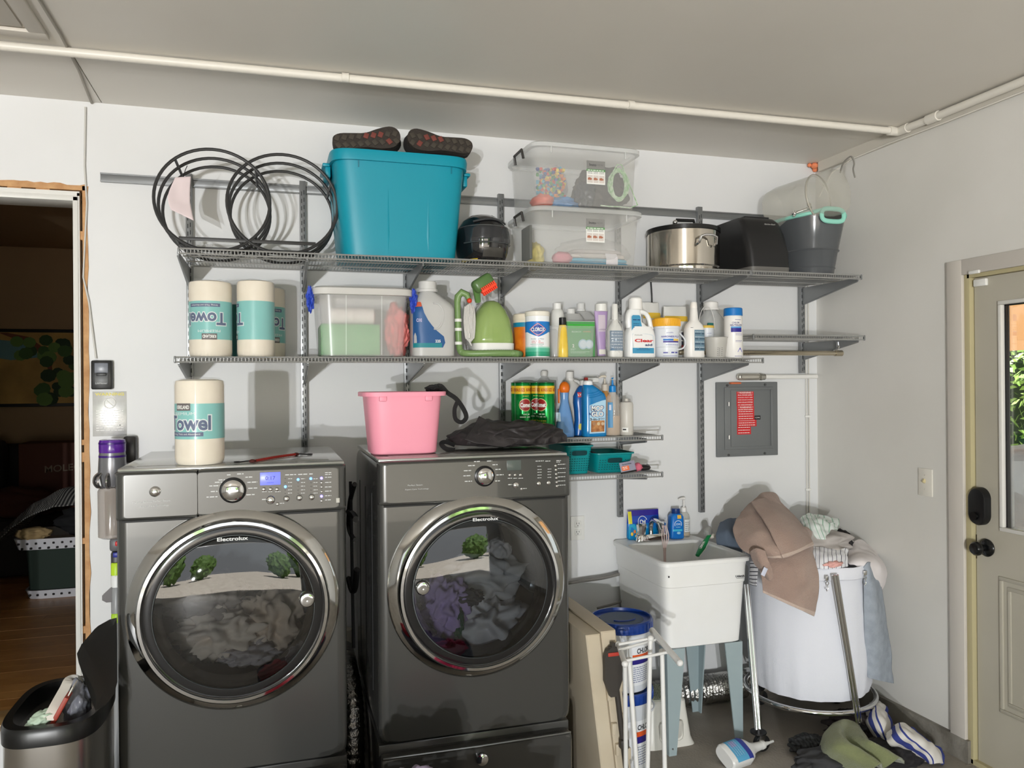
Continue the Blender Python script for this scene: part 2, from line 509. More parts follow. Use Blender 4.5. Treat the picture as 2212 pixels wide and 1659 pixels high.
for i, y in enumerate([3.56+.09*k for k in range(38)]):
    x = -3.6-rr.uniform(0, .8)
    while x < -.3:
        x2 = min(x+1.2, -.3)
        if x2 > -3.6:
            bb = B(); bb.box2((max(x, -3.6)+.001, y+.001, -.02), (x2-.001, y+.0895, rr.uniform(0, .0004))); obj('plank', bb, FW[rr.randrange(2)], fl)
        x = x2
b = B(); b.box2((-1.66, YW-.02, .255), (-.752, YW+.14, .282), .004); struct('trim_5', b, mat('threshold', (200, 168, 120), .4, var=(9, (176, 142, 96))))

t = thing('wall_painting', 'dark framed painting of green leaves over a sandy shore in the dim room', 'painting', (-1.95, 6.93, 1.76))
b = B(); b.box((0, -.012, 0), (1.02, .024, .60), .004); obj('frame', b, BLACK, t)
b = B(); b.box((0, -.02, 0), (.97, .02, .55)); obj('canvas', b, mat('canvas_sand', (186, 150, 82), .7, var=(4, (150, 120, 66))), t)
b = B(); b.prism([(-.48, .12), (-.2, .10), (.02, .06), (.2, .08), (.2, .19), (-.1, .22), (-.48, .24)], .004, Matrix(((1, 0, 0, 0), (0, 0, -1, -.030), (0, 1, 0, 0), (0, 0, 0, 1)))); obj('painted_sea', b, pl((96, 134, 140), .7), t)
b = B(); b.prism([(-.06, .27), (.1, .2), (.25, .1), (.29, -.1), (.31, -.1), (.29, .12), (.14, .24), (.0, .27)], .004, Matrix(((1, 0, 0, 0), (0, 0, -1, -.031), (0, 1, 0, 0), (0, 0, 0, 1)))); obj('painted_branch', b, pl((110, 62, 40), .7), t)
for i in range(46):
    x, z = rr.uniform(.05, .47), rr.uniform(-.26, .26)
    if x < .22 and z < .08: continue
    b = B(); q = rr.uniform(.03, .055)
    b.prism([(x+q*math.cos(a)*1.1, z+q*math.sin(a)) for a in [2*PI*k/9 for k in range(9)]], .003, Matrix(((1, 0, 0, 0), (0, 0, -1, -.033-.0004*i), (0, 1, 0, 0), (0, 0, 0, 1))))
    obj('painted_leaf', b, pl(rr.choice([(62, 92, 44), (48, 74, 36), (92, 122, 58), (36, 58, 32)]), .7), t)
t = thing('storage_sofa', 'long dark sofa against the wall of the dim room', 'sofa', (-2.0, 6.55, .28))
b = B(); b.box((0, 0, .22), (2.2, .75, .40), .05); obj('seat', b, pl((38, 32, 30), .9), t)
b = B(); b.box((0, .3, .6), (2.2, .18, .60), .05); obj('backrest', b, pl((34, 29, 28), .9), t)
p = P(10, 1000, 6.45)
b = B(); b.box((0, 0, .25), (.50, .26, .54), .06)
o = obj('bag', b, pl((30, 28, 30), .8)); o.location = (p.x-.28, 6.56, .712); tag(o, 'black bag standing on the sofa in the dim room', 'bag'); o.name = 'black_bag'
p = P(132, 1010, 6.42)
t = thing('cardboard_box', 'red-brown box with pale lettering on the sofa in the dim room', 'box', (p.x+.17, 6.58, .685))
b = B(); b.box((0, 0, .27), (.9, .28, .50), .01); obj('carton', b, pl((78, 40, 26), .7), t)
text('MOLECULE', flat((-.1, -.1415, .34), (1, 0, .06), (0, 0, 1)), .05, .36, t, pl((130, 116, 100), .7), .01)
heapy = [((-1.72, 6.27, .80), (.30, .13, .11), (64, 30, 20)), ((-2.32, 6.27, .78), (.22, .13, .11), (36, 24, 22)), ((-1.15, 6.27, .78), (.2, .13, .11), (56, 24, 20))]
for i, (c, r_, k) in enumerate(heapy):
    o = heap('garment', c, r_, pl(k, .9), 30+i, flat_z=.705, sub=4)
    tag(o, ['rust red blanket heaped on the sofa beyond the doorway', 'dark brown blanket heaped at the far end of the sofa', 'dull red throw lying on the sofa behind the door frame'][i], 'blanket')
BK = pl((196, 196, 200), .5)
def holed(name, t, w_, d_, z0, z1, rows_):
    b = B(); tw = .012
    b.body([(z0, w_*.94, d_*.94, 8), (z1, w_, d_, 8), (z1, w_-tw, d_-tw, 8), (z0+.012, w_*.94-tw, d_*.94-tw, 8)], 48)
    obj('tub', b, BK, t)
    bb = B()
    for r_ in range(rows_):
        for k in range(14):
            u = -w_*.88+w_*1.76*k/13+(r_ % 2)*.02
            bb.box((u, -d_*.975-.0, z1-.028-.03*r_), (.013, .012, .013), .003)
    obj('holes', bb, pl((25, 22, 20), .8), t, kind='stuff')
p0 = P(118, 1180, 5.75)
z1, z0 = P(100, 1166, 5.52).z, P(100, 1190, 5.52).z
DK = pl((30, 44, 36), .8)
t = thing('laundry_basket', 'upper of two white rimmed laundry baskets in the dim room', 'basket', (p0.x+.16, 5.8, z0)); holed('a', t, .36, .24, 0, z1-z0, 2)
t = thing('laundry_basket', 'lower laundry basket with a dark tub and white holed base on the wooden floor', 'basket', (p0.x+.19, 5.8, .281)); holed('b', t, .33, .23, 0, .055, 1)
b = B(); b.body([(.056, .31, .21, 8), (z0-.282, .33, .22, 8)], 40); obj('dark_tub', b, DK, t)
ZIG = bands('zigzag_knit', [(0, (30, 30, 30)), (.55, (120, 118, 114))], 0, .9, uv=True, freq=52)
cx, cy = p0.x+.16, 5.8
DZ = z1-.61
zz_ = z1
sheet('patterned_scarf', [[(cx-.52, cy-.3, zz_-.06), (cx-.32, cy-.3, zz_+.10), (cx-.1, cy-.28, zz_+.20), (cx+.3, cy-.27, zz_+.22)],
    [(cx-.46, cy-.1, zz_-.02), (cx-.28, cy-.12, zz_+.18), (cx-.06, cy-.12, zz_+.29), (cx+.3, cy-.1, zz_+.29)],
    [(cx-.40, cy+.1, zz_), (cx-.2, cy+.1, zz_+.2), (cx, cy+.1, zz_+.26), (cx+.3, cy+.1, zz_+.26)]], ZIG, 40, 20, .006, .02, 9)
tag(bpy.data.objects['patterned_scarf'], 'black and white zigzag scarf over the basket in the dim room', 'scarf')
o = heap('garment', (cx+.08, cy, zz_+.07), (.25, .15, .10), pl((16, 16, 18), .9), 41, flat_z=zz_-.02, sub=4); tag(o, 'black clothing filling the white basket under the zigzag scarf', 'clothing')
o = heap('garment', (cx-.24, cy-.2, zz_+.03), (.10, .05, .045), pl((150, 128, 90), .9), 42, sub=4); tag(o, 'small tan cloth on the rim of the white basket', 'cloth')

# ------------------------------------------------------------------ back door on the right wall
DR = mat('door_paint', (186, 181, 167), .38, var=(2, (178, 173, 158)))
CAS = pl((208, 202, 194), .45)
b = B()
b.box2((XW-.018, 2.615, .092), (XW, 2.692, 2.110), .003); b.box2((XW-.018, 1.59, 2.045), (XW, 2.615, 2.110), .003); b.box2((XW-.018, 1.59, .102), (XW, 1.66, 2.045), .003)
struct('trim_6', b, CAS)
b = B(); b.box2((XW-.004, 2.588, .0), (XW+.10, 2.615, 2.05), .002); b.box2((XW-.004, 1.66, 2.03), (XW+.10, 2.6, 2.05)); b.box2((XW-.004, 1.66, 0), (XW+.1, 1.69, 2.04)); b.box2((XW-.004, 1.66, 0), (XW+.1, 2.6, .02))
struct('trim_7', b, pl((186, 176, 138), .5))
d = bpy.data.objects.new('door_2', None); col.objects.link(d); d['kind'] = 'structure'
X0, X1 = 2.802, 2.846
Y0, Y1 = 1.70, 2.583
GA, GB, GZ0, GZ1 = 1.85, 2.468, .995, 1.922
b = B()
b.box2((X0, GB, .02), (X1, Y1, 2.028)); b.box2((X0, Y0, .02), (X1, GA, 2.028)); b.box2((X0, GA, GZ1), (X1, GB, 2.028)); b.box2((X0, GA, .02), (X1, GB, GZ0))
obj('leaf', b, DR, d)
b = B()
for a_, c_ in (((GA, GZ0), (GB, GZ0+.016)), ((GA, GZ1-.016), (GB, GZ1)), ((GA, GZ0+.016), (GA+.016, GZ1-.016)), ((GB-.016, GZ0+.016), (GB, GZ1-.016))):
    b.box2((X0-.008, a_[0], a_[1]), (X0+.012, c_[0], c_[1]), .003)
obj('glazing_bead', b, pl((226, 224, 218), .4), d)
b = B(); b.box2((X0+.012, GB-.022, GZ0), (X0+.03, GB-.010, GZ1)); b.box2((X0+.012, GA, GZ1-.02), (X0+.03, GB, GZ1-.012)); obj('shadow_strip', b, BLACK, d)  # black strips standing in for the shadow along the pane edges
b = B(); b.box2((X0+.018, GA, GZ0), (X0+.024, GB, GZ1)); obj('pane', b, glass('door_glass', (250, 252, 250)), d)
b = B()
for q, xx in ((0, .007), (.035, .004)):
    a_, c_ = (1.85+q, .262+q), (2.474-q, .812-q)
    for s_, e_ in (((a_[0], a_[1]), (c_[0], a_[1]+.016)), ((a_[0], c_[1]-.016), (c_[0], c_[1])), ((a_[0], a_[1]+.016), (a_[0]+.016, c_[1]-.016)), ((c_[0]-.016, a_[1]+.016), (c_[0], c_[1]-.016))):
        b.box2((X0-xx, s_[0], s_[1]), (X0+.004, e_[0], e_[1]), .003)
obj('panel_moulding', b, DR, d)
lk = B(); lk.loft([[V((X0-x_, 2.553+u*k*.9, 1.083+v*k*1.08)) for u, v in [(.046*math.cos(a), .030*math.copysign(1, math.sin(a) or 1)+.042*math.sin(a)) for a in [2*PI*(i+.5)/40 for i in range(40)]]] for x_, k in ((0, 1), (.026, 1), (.034, .93), (.036, .8))])
lo = obj('smart_lock', lk, BLACK, d, label='black pill-shaped electronic lock')
b = B(); b.lathe([(.017, 0), (.017, .008), (.013, .012)], (0, 0, 0), 'x', 24)
k_ = obj('thumb_turn', b, pl((8, 8, 9), .3), lo); k_.location = (X0-.047, 2.556, 1.043); 
b = B()
prof = [(.036, 0), (.037, -.006), (.03, -.014), (.013, -.018), (.012, -.034), (.022, -.040), (.029, -.052), (.029, -.062), (.022, -.071), (.008, -.074)]
b.lathe(prof, (X0, 2.532, .915), 'x', 32); obj('knob', b, pl((16, 17, 18), .18), d, label='black round door knob')
b = B(); b.box2((X0-.001, 2.581, .86), (X0+.03, 2.5845, .96)); obj('latch_plate', b, pl((60, 52, 40), .4, metal=.6), d)
b = B(); b.box((X0-.008, 2.545, 2.006), (.016, .06, .03), .004); obj('door_sensor', b, WHITE, d)
b = B(); b.box((XW-.024, 2.545, 2.048), (.012, .05, .014), .003); tag(obj('sensor_magnet', b, WHITE), 'small white sensor magnet on the casing above the back door', 'sensor')
t = thing('light_switch', 'beige light switch plate on the wall beside the back door', 'switch', (XW, 2.829, 1.150))
b = B(); b.box((-.003, 0, 0), (.006, .078, .122), .002); obj('plate', b, pl((226, 222, 212), .4), t)
b = B(); b.box((-.011, 0, .006), (.014, .009, .018), .002, Matrix.Rotation(.5, 3, 'Y')); obj('toggle', b, pl((205, 192, 150), .4), t)
for s_ in (-1, 1):
    b = B(); b.sphere((-.0065, 0, .032*s_), .003, 1); obj('screw', b, pl((190, 186, 176), .4), t)
# outside the glass: patio hedge, canopy, covered grill
b = B(); b.box2((XW+.12, -3, -.12), (12, 9, -.03)); struct('ground_patio', b, pl((126, 120, 112), .8))
t = thing('hedge', 'tall clipped green hedge beyond the back door glass', 'hedge', (5.2, 5.2, 0))
b = B(); b.box2((.3, -3.2, -.03), (1.2, 3, 1.95)); obj('hedge_core', b, pl((32, 56, 20), .9), t)
rr = random.Random(9); bb = B()
for i in range(5200):
    c = V((rr.uniform(.0, .32), rr.uniform(-2.6, 1.4), rr.uniform(.2, 2.0))); q = .04
    a = V((rr.uniform(-1, 1), rr.uniform(-1, 1), rr.uniform(-1, 1))).normalized(); e = a.orthogonal().normalized()
    bb.quad(c-a*q, c+e*q*.5, c+a*q, c-e*q*.5)
obj('hedge_leaves', bb, mat('hedge_leaf', (132, 172, 74), .5, var=(9, (168, 204, 110))), t, kind='stuff')
b = B(); c0, c1 = PX(2180, 762, 4.3), PX(2180, 640, 4.6)
fr_ = [V((4.3, c0.y-2.2, c0.z+.05)), V((4.3, c0.y+1.2, c0.z-.01)), V((3.7, c0.y+1.1, c1.z+.12)), V((3.7, c0.y-2.4, c1.z+.25))]
b.loft([fr_, [p+V((.012, 0, .012)) for p in fr_]])
tag(obj('shade_canopy', b, pl((238, 180, 126), .7)), 'orange fabric shade canopy outside the back door', 'canopy')
g0 = PX(2205, 1060, 4.0)
t = thing('covered_grill', 'grill under a silvery white cover seen through the door glass', 'grill', (4.0, g0.y-.15, -.03))
b = B(); b.sphere((0, 0, .95), .42, 4, (.8, .8, .85), lambda c: 1+.14*noise.noise(c*3.2)); b.box((0, 0, .72), (.5, .5, .5), .1); obj('cover', b, mat('grill_cover', (120, 122, 126), .4, bump=(9, .6)), t)
for sx in (-1, 1):
    for sy in (-1, 1):
        b = B(); b.box((.2*sx, .2*sy, .25), (.04, .04, .5)); obj('leg', b, pl((120, 120, 122), .4), t)
# the driveway and greenery in front of the open garage (mirrored in the machines)
b = B(); b.box2((-14, -26, -.12), (14, YO, -.02)); struct('ground_driveway', b, mat('driveway', (196, 188, 176), .8, var=(2, (180, 172, 160)), bump=(50, .2)))
for i, (x, y, w_, h_) in enumerate(((-8, -13, 2.6, 4.5), (-4.4, -15, 2.4, 3.4), (3.6, -12, 2.2, 3.0), (7.4, -14, 3, 5))):
    b = B(); b.sphere((0, 0, h_*.55), 1, 4, (w_*.6, w_*.55, h_*.5), lambda c, i=i: 1+.25*noise.noise(c*4+V((i*3, 0, 0)))+.12*noise.noise(c*11))
    b.tube([(0, 0, -.02), (0, 0, h_*.3)], .16, 8)
    o = obj('garden_tree', b, mat('garden_leaf_%d' % i, (58, 84, 34), .7, var=(6, (92, 122, 56)))); o.location = (x, y, -.02)
    tag(o, ['broad tree far down the drive', 'low round tree down the drive', 'small shrub tree beside the drive', 'big tree at the far side of the drive'][i], 'tree')

# ------------------------------------------------------------------ shelf track, uprights, wire shelves
b = B(); b.box2((-.669, YW-.012, 2.440), (2.60, YW, 2.477), .0015); b.box2((-.669, YW-.016, 2.440), (2.60, YW-.010, 2.446)); b.box2((-.669, YW-.016, 2.471), (2.60, YW-.010, 2.477))
tag(obj('hang_track', b, RAIL), 'long grey steel track screwed along the top of the shelving wall', 'track')
ZT, ZM, ZR, ZA, ZB = 2.110, 1.712, 1.820, 1.364, 1.196
YF, YL = 3.11, 3.24
PXS = [(409, 540, 1.42), (654, 450, 1.2), (878, 590, 1.2), (1083, 560, 1.15), (1337, 620, P(1338, 1117, 3.53).z), (1512, 470, P(1514, 1107, 3.53).z), (1733, 640, P(1737, 806, 3.53).z)]
XP = [P(a, c, 3.53).x for a, c, _ in PXS]
POSTL = ['slotted grey upright beside the black wire rack', 'slotted grey upright between the paper towels and the clear box',
         'slotted grey upright rising behind the pink bucket', 'slotted grey upright behind the shiny black helmet',
         'slotted grey upright ending above the sink faucet', 'slotted grey upright with a free end above the sink, beside the breaker panel',
         'short slotted grey upright nearest the wall corner']
SHELVES = {0: (ZT, ZM), 1: (ZT, ZM), 2: (ZT, ZM), 3: (ZT, ZM, ZA), 4: (ZT, ZM, ZA, ZB), 5: (ZT, ZM), 6: (ZT, ZR)}
for i, x in enumerate(XP):
    zb = PXS[i][2]; t = thing('shelf_upright', POSTL[i], 'upright', (x, YW, zb))
    h_ = 2.492-zb; b = B()
    b.box2((-.013, -.032, 0), (-.009, -.013, h_)); b.box2((.009, -.032, 0), (.013, -.013, h_)); b.box2((-.013, -.034, 0), (.013, -.031, h_), .001); b.box2((-.006, -.016, 0), (.006, -.0125, h_))
    obj('channel', b, RAIL, t)
    bb = B(); z = .02
    while z < h_-.03:
        bb.box((-.005, -.0342, z), (.0035, .0012, .018)); bb.box((.005, -.0342, z+.006), (.0035, .0012, .018)); z += .032
    obj('slots', bb, pl((52, 54, 56), .7), t, kind='stuff')
    for zs in SHELVES[i]:
        yf = (YL if zs in (ZA, ZB) else YF)+.005-YW; zz = zs-.012-zb; dz = .066 if zs in (ZA, ZB) else .088
        if zs in (ZA, ZB): dz = .045
        b = B()
        b.prism([(-.034, 0), (yf, 0), (yf, -.014), (yf+.01, -.02), (-.034, -dz)], .006, Matrix(((0, 0, 1, -.003), (1, 0, 0, 0), (0, 1, 0, zz), (0, 0, 0, 1))))
        b.tube([(0, yf+.004, zz-.016), (0, -.034, zz-dz)], .0045, 6)
        obj('bracket', b, RAIL, t)
def shelf(label, x0, x1, z, yf, n=4):
    t = thing('wire_shelf', label, 'shelf', ((x0+x1)/2, YW, z)); hw = (x1-x0)/2; yb = -.041; y0 = yf-YW
    b = B(); k = int((x1-x0)/.0127)
    for i in range(k+1):
        x = -hw+.002+(2*hw-.004)*i/k
        b.box((x, (y0+yb)/2, -.0015), (.0022, yb-y0, .0024)); b.box((x, y0+.001, -.010), (.0018, .002, .018))
    obj('deck_wires', b, WIRE, t, kind='stuff')
    rods = [(y0-.003, -.001, .0034), (y0-.003, -.019, .0034), (yb, -.005, .0034)]
    rods += [(y0+(yb-y0)*f_, -.0065, .003) for f_ in ((.33, .66) if n == 4 else (.5,))]
    for y, zz, r_ in rods:
        b = B(); b.tube([(-hw, y, zz), (hw, y, zz)], r_, 6); obj('rod', b, WIRE, t)
    for s_ in (-1, 1):
        b = B(); b.box((hw*s_, y0-.002, -.010), (.008, .012, .026), .003); obj('end_cap', b, RAIL, t)
xs = P(1621, 590, YF).x
shelf('top wire shelf carrying the teal tub and clear boxes', P(386, 538, YF).x, xs-.004, ZT, YF)
shelf('short top wire shelf under the grey bucket', xs+.004, P(1859, 594, YF).x, ZT, YF)
shelf('long eye-level wire shelf carrying paper towels and bottles', P(378, 772, YF).x, P(1647, 774, YF).x, ZM, YF)
shelf('empty wire shelf with a hanging rod near the corner', P(1627, 724, YF).x, P(1866, 726, YF).x, ZR, YF)
shelf('small wire shelf holding green cans and soap bottles', .98, P(1430, 940, YL).x, ZA, YL, 3)
shelf('lowest small wire shelf holding two teal baskets', .98, P(1430, 1020, YL).x, ZB, YL, 3)
r0, r1 = P(1590, 762, 3.2), P(1810, 763, 3.2)
t = thing('closet_rod', 'chrome hanging rod under the empty corner shelf', 'rod', ((r0.x+r1.x)/2, 3.2, r0.z))
hw = (r1.x-r0.x)/2
b = B(); b.tube([(-hw-.3, 0, 0), (hw, 0, 0)], .012, 16); obj('tube', b, mat('nickel', (196, 186, 166), .18, 1.), t)
b = B(); b.tube([(hw-.018, 0, 0), (hw+.022, 0, 0)], .0145, 16); obj('end_cap', b, mat('nickel_dull', (178, 168, 148), .3, .9), t)
b = B(); b.tube([(hw, 0, .055), (hw+.003, 0, .03), (hw-.002, 0, .018), (hw-.02, 0, .011)], .006, 8); obj('hook', b, CHROME, t)
# ------------------------------------------------------------------ things on the top shelf
def clearmat(name, rgb, alpha, rough=.18):
    return mat(name, rgb, rough, alpha=alpha, spec=.6)
CLEAR = clearmat('clear_plastic', (236, 236, 232), .26)
FROST = clearmat('frosted_plastic', (226, 228, 226), .48, .3)
Z0 = ZT+.001
IRON = mat('black_iron', (58, 58, 58), .45, .4)
a_, b_ = P(470, 440, 3.2), P(621, 440, 3.2)
t = thing('firewood_rack', 'black double-ring metal firewood rack standing beside the teal tub', 'rack', ((a_.x+b_.x)/2-.016, 3.32, Z0))
dx = (b_.x-a_.x)/2
for y in (-.13, -.005, .12):
    for s_ in (-1, 1):
        b = B(); b.tube(circle((s_*dx, y, .200), .207, 56, rz=.193), .0062, 8, True); obj('ring', b, IRON, t)
for y in (-.13, .12):
    b = B(); b.box((0, y, .050), (.50, .006, .013), .001); obj('flat_bar', b, IRON, t)
b = B(); b.box((0, -.005, .036), (.50, .010, .010), .002); obj('flat_bar', b, IRON, t)
for s_, an in ((-1, 130), (1, 28), (-1, 318), (1, 220), (-1, 41), (-1, 230)):
    x, z = s_*dx+.207*math.cos(R(an)), .2+.193*math.sin(R(an))
    b = B(); b.tube([(x, -.13, z), (x, .12, z)], .0055, 8); obj('spacer', b, IRON, t)
c = P(393, 425, 3.2)
o = sheet('paper_tag', [[(c.x-.025, 3.215, c.z+.075), (c.x+.03, 3.225, c.z+.085)], [(c.x-.05, 3.205, c.z), (c.x+.025, 3.235, c.z)], [(c.x-.04, 3.205, c.z-.05), (c.x+.04, 3.215, c.z-.085)]],
    mat('tag_paper', (226, 210, 212), .6), 10, 14, .0006, .003, 20)
tag(o, 'crumpled pinkish paper tag tied to the black wire rack', 'tag')
b = B(); b.tube([(c.x+.005, 3.215, c.z+.08), (c.x+.012, 3.20, c.z+.10), (c.x+.02, 3.196, c.z+.118)], .0015, 6); obj('tie', b, BLACK, o)

TEAL = mat('teal_plastic', (0, 142, 164), .38)
t = thing('storage_tub', 'big teal plastic tub with shoes lying on its lid', 'tub', (.495, 3.325, Z0))
S = [(0, .222, .178, 5), (.006, .233, .19, 6), (.36, .266, .21, 7), (.385, .268, .212, 7)]
b = B(); b.body(S+[(.386, .262, .206, 7), (.02, .228, .184, 6)], 64); obj('tub_wall', b, TEAL, t)
b = B(); b.body([(.372, .268, .212, 7), (.372, .278, .222, 7), (.40, .281, .224, 7), (.414, .278, .222, 7), (.416, .266, .210, 7), (.372, .264, .208, 7)], 64, False, False); obj('rim', b, TEAL, t)
b = B(); b.body([(.396, .266, .210, 7), (.402, .266, .210, 7)], 48); obj('lid', b, TEAL, t)
for s_ in (-1, 1):
    b = B(); b.box((s_*.281, -.02, .348), (.022, .17, .05), .006); b.box((s_*.288, -.02, .372), (.03, .19, .014), .005); obj('handle', b, TEAL, t)
for u in (-.055, .105):
    b = B(); rows = []
    for z in (.004, .1, .2, .27): rows.append([surf(S, u-.008*(1-z/.28), z, .0002), surf(S, u, z, .003*(1-z/.28)+.0004), surf(S, u+.008*(1-z/.28), z, .0002)])
    b.loft(rows, closed=False); obj('rib', b, TEAL, t)
for u in (-.17, .2):
    b = B(); rows = [[surf(S, u-.003, z, .001), surf(S, u+.003, z, .001)] for z in (.345, .372)]; b.loft(rows, closed=False); obj('rib', b, pl((0, 110, 130), .4), t)

SOLE = mat('shoe_sole', (54, 48, 43), .7, bump=(70, .4)); UPPER = mat('shoe_upper', (40, 38, 37), .85, bump=(120, .4)); REDS = pl((120, 62, 54), .7)
def shoe(label, px, py, y, flip, tilt, group):
    c = P(px, py, y); t = thing('shoe', label, 'shoe', (c.x, y, c.z), 0, group); t.rotation_euler = (R(-12), R(tilt), 0)
    out = [(-.135, .0), (-.128, .022), (-.10, .033), (-.05, .030), (0, .027), (.05, .040), (.10, .047), (.128, .034), (.138, .008), (.13, -.022), (.10, -.044), (.05, -.046), (0, -.036), (-.05, -.035), (-.10, -.036), (-.128, -.022)]
    if flip: out = [(-u, v) for u, v in out][::-1]
    out = [(p.x, p.y) for p in resample([V((u, v, 0)) for u, v in out+[out[0]]], 48)][:-1]
    mx = Matrix(((1, 0, 0, 0), (0, 0, -1, 0), (0, 1, 0, 0), (0, 0, 0, 1)))
    b = B(); b.prism(out, .022, mx); obj('sole', b, SOLE, t)
    b = B(); rings = []
    for k, (sc_, dy, lf) in enumerate(((1.0, .0, 0), (1.02, .03, .0), (.95, .055, .004), (.78, .08, .01), (.5, .092, .015), (.2, .096, .02))):
        rings.append([V((u*sc_-(.03*k/5)*(-1 if flip else 1)*-1, dy, v*sc_+lf)) for u, v in out])
    b.loft(rings); obj('upper', b, UPPER, t)
    s_ = -1 if flip else 1
    for i in range(9):                       # tread lugs
        u = (-.115+.029*i)*s_
        for v in (-.019, .013):
            if abs(u) > .12: continue
            b = B(); b.box((u, -.0235, v), (.019, .004, .023), .001, Matrix.Rotation(.5*s_*(1 if v > 0 else -1), 3, 'Y')); obj('tread', b, REDS if (i in (4, 5, 6) and v > 0) or (i == 7 and v < 0) else pl((70, 64, 56), .8), t)
    b = B(); b.tube([(.02*s_, .05, .05), (.04*s_, .06, .062), (.07*s_, .06, .052)], .003, 6); obj('lace', b, UPPER, t)
    return t
shoe('dark shoe on the teal tub, tipped toward the wire rack side, sole showing', 791, 306, 3.20, False, -9, 'shoes on the teal tub')
shoe('dark shoe on the teal tub, at the helmet end, tread showing', 950, 313, 3.20, True, 3, 'shoes on the teal tub')

hc, hw = span(992, 1096, 520, 3.24)
t = thing('helmet', 'glossy black full-face helmet tucked beside the teal tub', 'helmet', (hc+.0, 3.27, Z0), R(10))
GB = mat('gloss_black', (22, 22, 24), .1, coat=1.)
S = [(0, .082, .100, 2.3), (.004, .088, .106, 2.3), (.05, .103, .124, 2.3), (.10, .110, .132, 2.2), (.145, .106, .126, 2.1), (.185, .085, .10, 2), (.208, .054, .064, 2), (.219, .012, .012, 2)]
b = B(); b.body(S, 40); obj('shell', b, GB, t, 70)
b = patch(S, -.100, .100, .085, .15, .004, nu=24); obj('visor', b, mat('smoke_visor', (40, 42, 46), .06, coat=1.), t)
for z in (.082, .153):
    b = B(); b.tube([surf(S, -.102+.204*i/24, z, .004) for i in range(25)], .0022, 6); obj('visor_edge', b, pl((120, 122, 124), .3, metal=.7), t)
b = B(); b.tube([surf(S, -.07+.14*i/16, .17+.012*math.cos((i-8)/8*1.5), .005) for i in range(17)], .004, 6); obj('top_vent', b, pl((60, 62, 64), .4), t)
b = patch(S, -.045, .045, .022, .06, .003); obj('chin_vent', b, pl((64, 62, 58), .3), t)
b = patch(S, -.095, -.06, .008, .016, .001); obj('sticker', b, pl((214, 184, 40), .5), t)

def clearbin(label, cx, z0, rim_z, w0, w1, d0, d1, cy):
    t = thing('clear_storage_box', label, 'storage box', (cx, cy, z0)); h = rim_z-z0
    S = [(0, w0/2-.02, d0/2-.02, 6), (.008, w0/2, d0/2, 8), (h-.02, w1/2-.014, d1/2-.014, 9)]
    b = B(); b.body(S, 64, True, False); obj('box_wall', b, CLEAR, t)
    b = B(); b.body([(h-.024, w1/2-.014, d1/2-.014, 9), (h-.022, w1/2, d1/2, 9), (h-.006, w1/2, d1/2, 9), (h, w1/2-.008, d1/2-.008, 9), (h-.003, w1/2-.03, d1/2-.03, 9)], 64, False, True); obj('lid', b, FROST, t)
    for y in (-.06, .04):
        pass
    b = B(); b.tube([(-w1/2-.002, -.09, h-.05), (-w1/2-.008, -.085, h-.012), (-w1/2-.008, .02, h-.012), (-w1/2-.002, .025, h-.05)], .006, 8); obj('latch_handle', b, pl((62, 60, 58), .4), t)
    for u in (-.17, .17):
        b = B(); b.box((u, -d1/2+.004, h-.036), (.006, .006, .03), .002); obj('lid_tab', b, FROST, t)
    return t, S
def boxlabel(t, S, u0, z1, w_=.072*1.18, h_=.10):
    fr = lambda u, v: surf(S, u0+u, z1-h_/2+v, .0016)
    b = patch(S, u0-w_/2, u0+w_/2, z1-h_, z1, .0012, nu=4, nz=4); lb = obj('label', b, PAPERW, t)
    b = patch(S, u0-w_/2, u0+w_/2, z1-.036, z1, .0014, nu=4, nz=2); obj('label_band', b, mat('silver_print', (150, 150, 148), .35, .3), lb)
    b = patch(S, u0-w_/2, u0+w_/2, z1-.045, z1-.036, .0014, nu=4, nz=2); obj('label_band', b, pl((86, 150, 84), .6), lb)
    text('Insto', fr, .0115, None, lb, INK, .01).location = (-.014, 0, .033)
    text('VIEW', fr, .009, None, lb, pl((120, 120, 120), .6)).location = (.018, 0, .033)
    bars([(-.038, .036, .0075, .0035)], fr, lb, PAPERW)
    for k in (-1, 0, 1):
        uu = k*.0265
        bars([(uu-.011, uu+.011, v, .0016) for v in (.0025, -.0012, -.005)], fr, lb, pl((120, 120, 118), .6))
        b = patch(S, u0+uu-.0118, u0+uu+.0118, z1-.094, z1-.062, .0014, nu=2, nz=2); obj('label_picture', b, pl((214, 206, 200), .6), lb)
        b = B(); pts = [(-.011, .004), (-.002, .007), (.005, .003), (.010, .0), (.006, -.003), (.0, -.005), (-.006, -.004), (-.011, -.005)]
        b.bm.faces.new([b.bm.verts.new(surf(S, u0+uu+p_[0], z1-.078+p_[1], .0018)) for p_ in pts]); obj('picture_hand', b, pl((176, 116, 92), .6), lb)
ca, wa = span(1165, 1381, 570, 3.11)
D_ = .40; CY = 3.11+D_/2-.004
t1, S1 = clearbin('clear lidded box with blue folded fabric, bottom of the two stacked boxes', ca, Z0, 2.352, wa, wa+.065, .37, D_, CY)
t2, S2 = clearbin('clear lidded box with coloured beads and green yarn, stacked on the other clear box', ca-.003, 2.353, 2.622, wa, wa+.055, .37, D_, CY)
zl = P(1286, 347, 3.13)
boxlabel(t2, S2, P(1287, 370, 3.12).x-ca+.003, P(1287, 348, 3.12).z-2.353)
boxlabel(t1, S1, P(1286, 500, 3.12).x-ca, P(1286, 473, 3.12).z-Z0)
